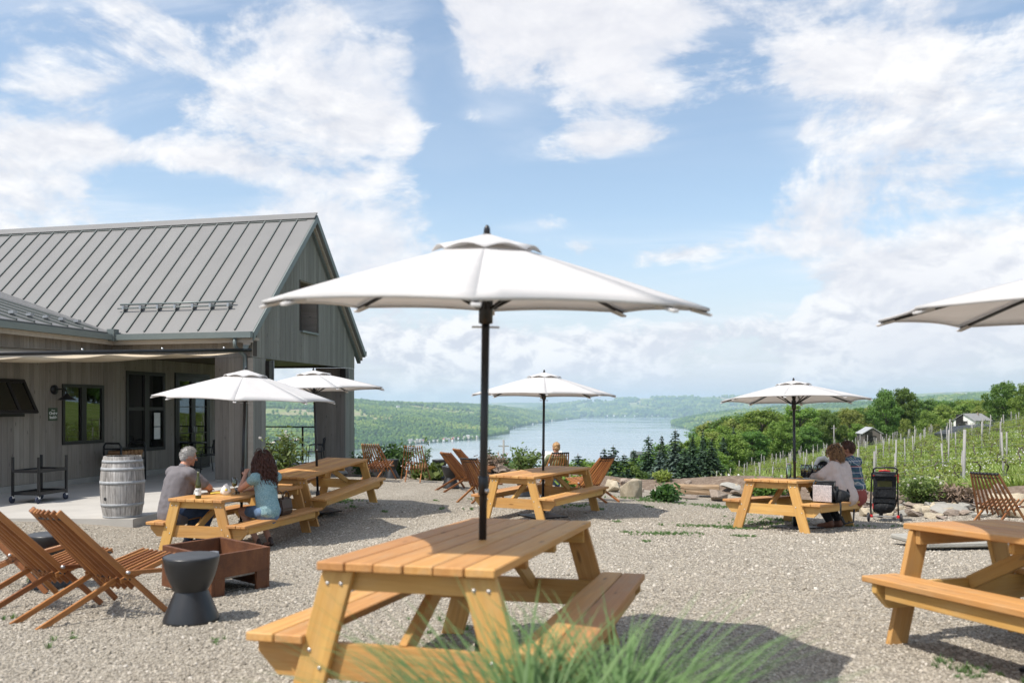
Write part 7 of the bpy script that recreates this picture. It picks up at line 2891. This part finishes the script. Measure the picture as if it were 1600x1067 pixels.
bush("leafy_bush", "loose pale green shrub on the berm left of the reading woman", "bush", gpt(822, 739), (.46, .66), 620, "shrub_pale", .026, 7, 1.8, 15)
bush("leafy_bush", "dark leafy bush at the left end of the long ledge stone", "bush", gpt(1040, 783), (.30, .27), 620, "shrub", .026, 8, 2.6, 14)
bush("leafy_bush", "small bright bush on the berm above the ledge stone", "bush", gpt(1036, 752), (.26, .22), 500, "leaf_c", .024, 9, 1.5, 12)
bush("leafy_bush", "low green bush under the couple's table behind the left bench", "bush", gpt(1198, 776), (.45, .34), 900, "leaf_b", .028, 10, 1.5, 12)
bush("leafy_bush", "green shrub dotted with white blossom behind the stroller's right side", "bush", gpt(1436, 788), (.50, .52), 1500, "shrub_pale", .020, 11, 1.5, 20, 22)
bush("dry_shrub", "reddish brown dry tuft above the large leaning flagstone", "bush", gpt(1492, 783), (.40, .24), 1300, "dry", .014, 12, 4.0, 20)
bush("dry_shrub", "brown dry twiggy tuft on the berm beside the small dark fir", "bush", gpt(768, 737), (.45, .42), 1300, "dry", .014, 13, 4.0, 20)
bush("leafy_bush", "low leafy plant under the far end of the empty lakeside table", "bush", gpt(893, 768), (.34, .32), 500, "leaf_a", .028, 14, 2.0, 10)

# blurred ornamental grass in front of the nearest table


def grass_clump(name, label, loc, n, L, spread, wid, seed, leaf="blade", lean=(0, 0)):
    rg = np.random.default_rng(seed)
    V_, F_, T_ = [], [], []
    seg = 8
    for i in range(n):
        a = rg.uniform(0, 2 * math.pi)
        r0 = rg.uniform(0, spread * .35)
        b = np.array([r0 * math.cos(a * 3), r0 * math.sin(a * 3), 0.0])
        l = L * rg.uniform(.75, 1.08)
        tilt = rg.uniform(.45, 1.0) * .9
        d = np.array([math.cos(a), math.sin(a), 0]) + np.array([lean[0], lean[1], 0])
        d = d / (np.linalg.norm(d) + 1e-6)
        w = wid * rg.uniform(.6, 1.2)
        side = np.array([-d[1], d[0], 0])
        c = b.copy()
        an = math.pi / 2 - tilt * .35
        drop = rg.uniform(1.3, 2.3) * tilt
        base = len(V_)
        tn = np.clip(rg.normal(.5, .22), 0, 1)
        for j in range(seg + 1):
            t = j / seg
            ww = w * (1 - t) ** .7 + .0004
            V_ += [c - side * ww, c + side * ww]
            T_ += [min(1, tn + .25 * t)] * 2
            c = c + (d * math.cos(an) + np.array([0, 0, 1.0]) * math.sin(an)) * l / seg
            an -= drop * 1.6 / seg
        for j in range(seg):
            F_.append((base + 2 * j, base + 2 * j + 1, base + 2 * j + 3, base + 2 * j + 2))
    me = mesh_np("blades", np.array(V_), np.array(F_), True, {"tint": np.array(T_)})
    o = thing(name, label, "grass", loc)
    link("blades", me, parent=o, mat=MAT[leaf])
    return o


def tuft_at(px, d):
    x = (px - 800) / FPX * d
    return Vector((x, d, gz(x, d)))


grass_clump("ornamental_grass", "blurred tuft of arching green grass in front of the nearest table", tuft_at(830, 2.2), 1800, .985, .50, .0078, 3)
grass_clump("ornamental_grass", "blurred grass tuft at the lower edge, right part of the green clump", tuft_at(955, 2.25), 1500, .96, .46, .0074, 4, lean=(.2, 0))

# weeds on the gravel


def tuft_mesh(seed, n=26, h=1.0, wid=.05):
    rg = np.random.default_rng(seed)
    V_, F_, T_ = [], [], []
    for i in range(n):
        a = rg.uniform(0, 6.28)
        r0 = rg.uniform(0, .5)
        b = np.array([r0 * math.cos(a), r0 * math.sin(a), -.05])
        a2 = a + rg.normal(0, .5)
        ln = rg.uniform(.1, .65)
        hh = h * rg.uniform(.45, 1.1)
        d = np.array([math.cos(a2), math.sin(a2), 0])
        s = np.array([-d[1], d[0], 0]) * wid * rg.uniform(.6, 1.3)
        m = b + d * ln * .4 + np.array([0, 0, hh * .65])
        e = b + d * ln + np.array([0, 0, hh])
        k = len(V_)
        V_ += [b - s, b + s, m + s * .8, m - s * .8, e + s * .08, e - s * .08]
        F_ += [(k, k + 1, k + 2, k + 3), (k + 3, k + 2, k + 4, k + 5)]
        T_ += [np.clip(rg.normal(.5, .2), 0, 1)] * 6
    return mesh_np("grass_tuft", np.array(V_), np.array(F_), False, {"tint": np.array(T_)})


pts, szs = [], []
for px, py, sx, sy, n in [(1038, 834, .45, .10, 120), (1125, 823, .8, .08, 170), (1190, 818, .5, .2, 140), (1215, 812, .5, .12, 90), (1165, 838, .2, .08, 30), (530, 783, .35, .14, 170), (552, 792, .1, .05, 16), (935, 796, .1, .05, 20), (1015, 792, .08, .05, 16), (1000, 778, .7, .15, 130), (1085, 788, .9, .12, 120), (1120, 792, .5, .1, 60), (1010, 782, .3, .1, 60), (965, 815, .06, .05, 10), (978, 832, .08, .06, 18), (1010, 846, .05, .04, 8), (600, 800, .06, .05, 8), (690, 795, .06, .05, 10), (680, 782, .06, .05, 8), (735, 796, .1, .05, 10), (1480, 1040, .10, .08, 12), (1530, 1055, .2, .1, 20), (25, 965, .1, .1, 5), (95, 1000, .1, .08, 6), (60, 905, .3, .1, 6), (905, 790, .4, .1, 60), (740, 780, .3, .1, 20), (345, 1000, .05, .05, 6), (700, 1000, .5, .3, 40), (1150, 826, .25, .05, 60), (1330, 822, .5, .08, 30), (1420, 822, .4, .06, 30), (1230, 790, .6, .2, 80)]:
    c = gp(px, py)
    for _ in range(n):
        x, y = c.x + random.gauss(0, sx * .5), c.y + random.gauss(0, sy * 1.2)
        pts.append((x, y, gz(x, y)))
        s = random.uniform(.014, .036)
        szs.append((s * 1.3, s * 1.3, s * random.uniform(.8, 1.6)))
scatter("weeds", pts, szs, tuft_mesh(5), MAT["blade"])

# the meadow between the vines
N = 60000
u = RNG.uniform(0, 1, N)
Y = 15 + 190 * u ** 1.9
X = RNG.uniform(0.12, 0.66, N) * Y + RNG.normal(0, .5, N)
s_ = Y - np.interp(X, _YBX, _YBY)
ok = (s_ > 1.9) & (X < 62) & ((X > 5) | (s_ > 4))
X, Y = X[ok], Y[ok]
Z = terrain(X, Y)
hh = RNG.uniform(.16, .38, len(X)) * (1 + Y / 160)
scatter("meadow_grass", np.stack([X, Y, Z], -1), np.stack([hh * 1.5, hh * 1.5, hh * .95], -1), tuft_mesh(9, 22, 1.0, .035), MAT["meadow"], tilt=.5)
# white seed heads dotted through it
N = 5200
Y = 15 + 60 * RNG.uniform(0, 1, N) ** 1.7
X = RNG.uniform(0.26, 0.68, N) * Y
cl = fbm(X / 2.2, Y / 3.0, 5, 3)
s_ = Y - np.interp(X, _YBX, _YBY)
ok = (s_ > 2.0) & (cl > .50) & (X < 62)
X, Y = X[ok], Y[ok]
sm = lump_mesh("seed_head", 1, .1, 2)
scatter("white_flowers", np.stack([X, Y, terrain(X, Y) + RNG.uniform(.22, .42, len(X))], -1), RNG.uniform(.018, .034, len(X)), sm, MAT["white_paint"])

# ------------------------------------------------------------------ vineyard: posts, vines, wires
random.seed(77)
post_m = [None, None, None]
for k in range(3):
    mb = MB()
    t = [(0, 0, -.3), (random.uniform(-.01, .01), 0, .6), (random.uniform(-.02, .02), random.uniform(-.02, .02), 1.62 + .12 * k)]
    mb.tube(t, [.034, .032, .030], 8)
    m_ = mb.mesh("post")
    m_.materials.append(MAT["post"])
    post_m[k] = m_


def vine_mesh(seed):
    rg = np.random.default_rng(seed)
    mb = MB()
    p = [np.array([0, 0, -.05])]
    for i in range(5):
        p.append(p[-1] + np.array([rg.normal(0, .05), rg.normal(0, .05), .17]))
    mb.tube(p, [.035, .030, .030, .026, .028, .03], 6)
    cs = []
    for sd in (-1, 1):
        q = [p[-1]]
        for i in range(4):
            q.append(q[-1] + np.array([sd * .17, rg.normal(0, .02), rg.normal(.01, .03)]))
        mb.tube(q, [.022, .018, .014, .010, .006], 5)
        for c in q:
            for _ in range(4):
                b = c + rg.normal(size=3) * .05
                e = b + np.array([rg.normal(0, .06), rg.normal(0, .05), rg.uniform(.05, .30)])
                cs.append(b + (e - b) * rg.uniform(.1, 1, (4, 1)) + rg.normal(size=(4, 3)) * .05)
    c = np.concatenate(cs)
    n = len(c)
    tr = mb.mesh("trunk")
    lf = leaf_mesh("leaves", c, unit(n) + 0, rg.uniform(.014, .034, n), np.clip(rg.normal(.6, .25, n), 0, 1))
    return tr, lf


VM = [vine_mesh(s) for s in range(6)]
for tr, lf in VM:
    tr.materials.append(MAT["vine_bark"])
    lf.materials.append(MAT["leaf_c"])
RD = Vector((0.10, 1.0, 0)).normalized()      # the rows run down towards the lake
RS = Vector((1.0, -0.10, 0)).normalized()
np_, nv_ = 0, 0
cand = []
for row in range(0, 20):
    off = 5.2 + row * 2.9
    for st_ in range(0, 34):
        along = 8 + st_ * 5.4 + (row % 3) * 1.1
        p = RS * off + RD * along + Vector((random.gauss(0, .08), random.gauss(0, .25), 0))
        s_ = p.y - float(np.interp(p.x, _YBX, _YBY))
        px = 800 + FPX * p.x / p.y
        if s_ < 2.6 or p.x > 56 or px > 1650 or px < 985 or p.y > 170:
            continue
        if st_ == 33:
            continue
        cand.append((p.y, p, row))
cand.sort(key=lambda c: c[0])
for y, p, row in cand[:290]:
    z = gz(p.x, p.y)
    o = link("vineyard_post", random.choice(post_m), loc=(p.x, p.y, z), rot=(random.gauss(0, .035), random.gauss(0, .035), random.uniform(0, 6)))
    sc_ = random.uniform(.85, 1.12)
    o.scale = (1 + y / 900, 1 + y / 900, sc_)
    tag(o, "grey wooden trellis post standing in a row of the grassy vineyard", "post", "trellis posts of the vineyard")
vc = []
for row in range(0, 20):
    off = 5.2 + row * 2.9
    for st_ in range(0, 60):
        along = 9 + st_ * 1.75
        p = RS * off + RD * along + Vector((random.gauss(0, .06), random.gauss(0, .15), 0))
        s_ = p.y - float(np.interp(p.x, _YBX, _YBY))
        px = 800 + FPX * p.x / p.y
        if s_ < 2.4 or p.x > 56 or px > 1640 or px < 1000 or random.random() < .12:
            continue
        vc.append((p.y, p, row))
vc.sort(key=lambda c: c[0])
for y, p, row in vc[:290]:
    tr, lf = random.choice(VM)
    o = thing("grape_vine", "gnarled grape vine with young yellow green leaves in a grassy vineyard row", "grape vine", (p.x, p.y, gz(p.x, p.y)), (random.gauss(0, .06), random.gauss(0, .06), math.atan2(RD.y, RD.x) + random.choice([0, math.pi])), "vines of the vineyard")
    s = random.uniform(.85, 1.15)
    o.scale = (s, s, s)
    link("trunk", tr, parent=o)
    link("leaves", lf, parent=o)
# farther vines, merged
cs = []
for y, p, row in vc[290:]:
    z = gz(p.x, p.y)
    cs.append(np.array([p.x, p.y, z + .9]) + RNG.normal(size=(9, 3)) * np.array([.25, .6, .14]))
if cs:
    c = np.concatenate(cs)
    me = leaf_mesh("vine_foliage", c, unit(len(c)), RNG.uniform(.035, .065, len(c)), RNG.uniform(.3, 1, len(c)))
    tag(link("vine_foliage", me, mat=MAT["leaf_c"]), kind="stuff")
# trellis wires, one per row
for row in range(0, 20):
    off = 5.2 + row * 2.9
    pl = []
    for st_ in range(0, 40):
        along = 8 + st_ * 4
        p = RS * off + RD * along
        s_ = p.y - float(np.interp(p.x, _YBX, _YBY))
        if s_ > 2.6 and p.x < 56 and p.y < 120:
            pl.append(p)
    if len(pl) > 2:
        mb = MB()
        for h in (.85, 1.35):
            mb.tube([(p.x - pl[0].x, p.y - pl[0].y, gz(p.x, p.y) + h - gz(pl[0].x, pl[0].y)) for p in pl], .004, 4, smooth=False)
        t = thing("trellis_wire", "thin trellis wires strung along a row of vineyard posts", "wire", (pl[0].x, pl[0].y, gz(pl[0].x, pl[0].y)), (0, 0, 0), "trellis wires of the vineyard")
        mb.obj("wire", MAT["steel"], t)

# ------------------------------------------------------------------ loose gravel
N = 210000
Y = 2.2 + 13 * RNG.uniform(0, 1, N) ** 1.35
X = RNG.uniform(-.68, .68, N) * Y
ok = (Y - np.interp(X, _YBX, _YBY) < .4)
ok &= ~((X < -5.6) & (Y > 12.4))
X, Y = X[ok], Y[ok]
sz = RNG.lognormal(0, .45, len(X)) * .0054
sz = np.minimum(sz, .024) * np.clip(.8 + Y * .045, .9, 1.5)
Z = terrain(X, Y) + sz * .15
scatter("gravel", np.stack([X, Y, Z], -1), np.stack([sz, sz * RNG.uniform(.7, 1.1, len(sz)), sz * RNG.uniform(.5, .8, len(sz))], -1), lump_mesh("pebble", 1, .22, 8, 1, False), MAT["pebble"], tilt=1.2)

# ------------------------------------------------------------------ air: the haze that turns far hills blue
hz = bpy.data.materials.new("haze air")
hz.use_nodes = True
w = NT(hz.node_tree)
out = w.n("ShaderNodeOutputMaterial")
pv = w.n("ShaderNodeVolumePrincipled", inp={"Color": (0.66, 0.83, 1.0, 1), "Density": HAZE, "Anisotropy": 0.2})
w.t.links.new(pv.outputs[0], out.inputs["Volume"])
ho = MB().box((0, 7500, 62.5), (40000, 21000, 375)).obj("haze", hz)
tag(ho, kind="stuff")
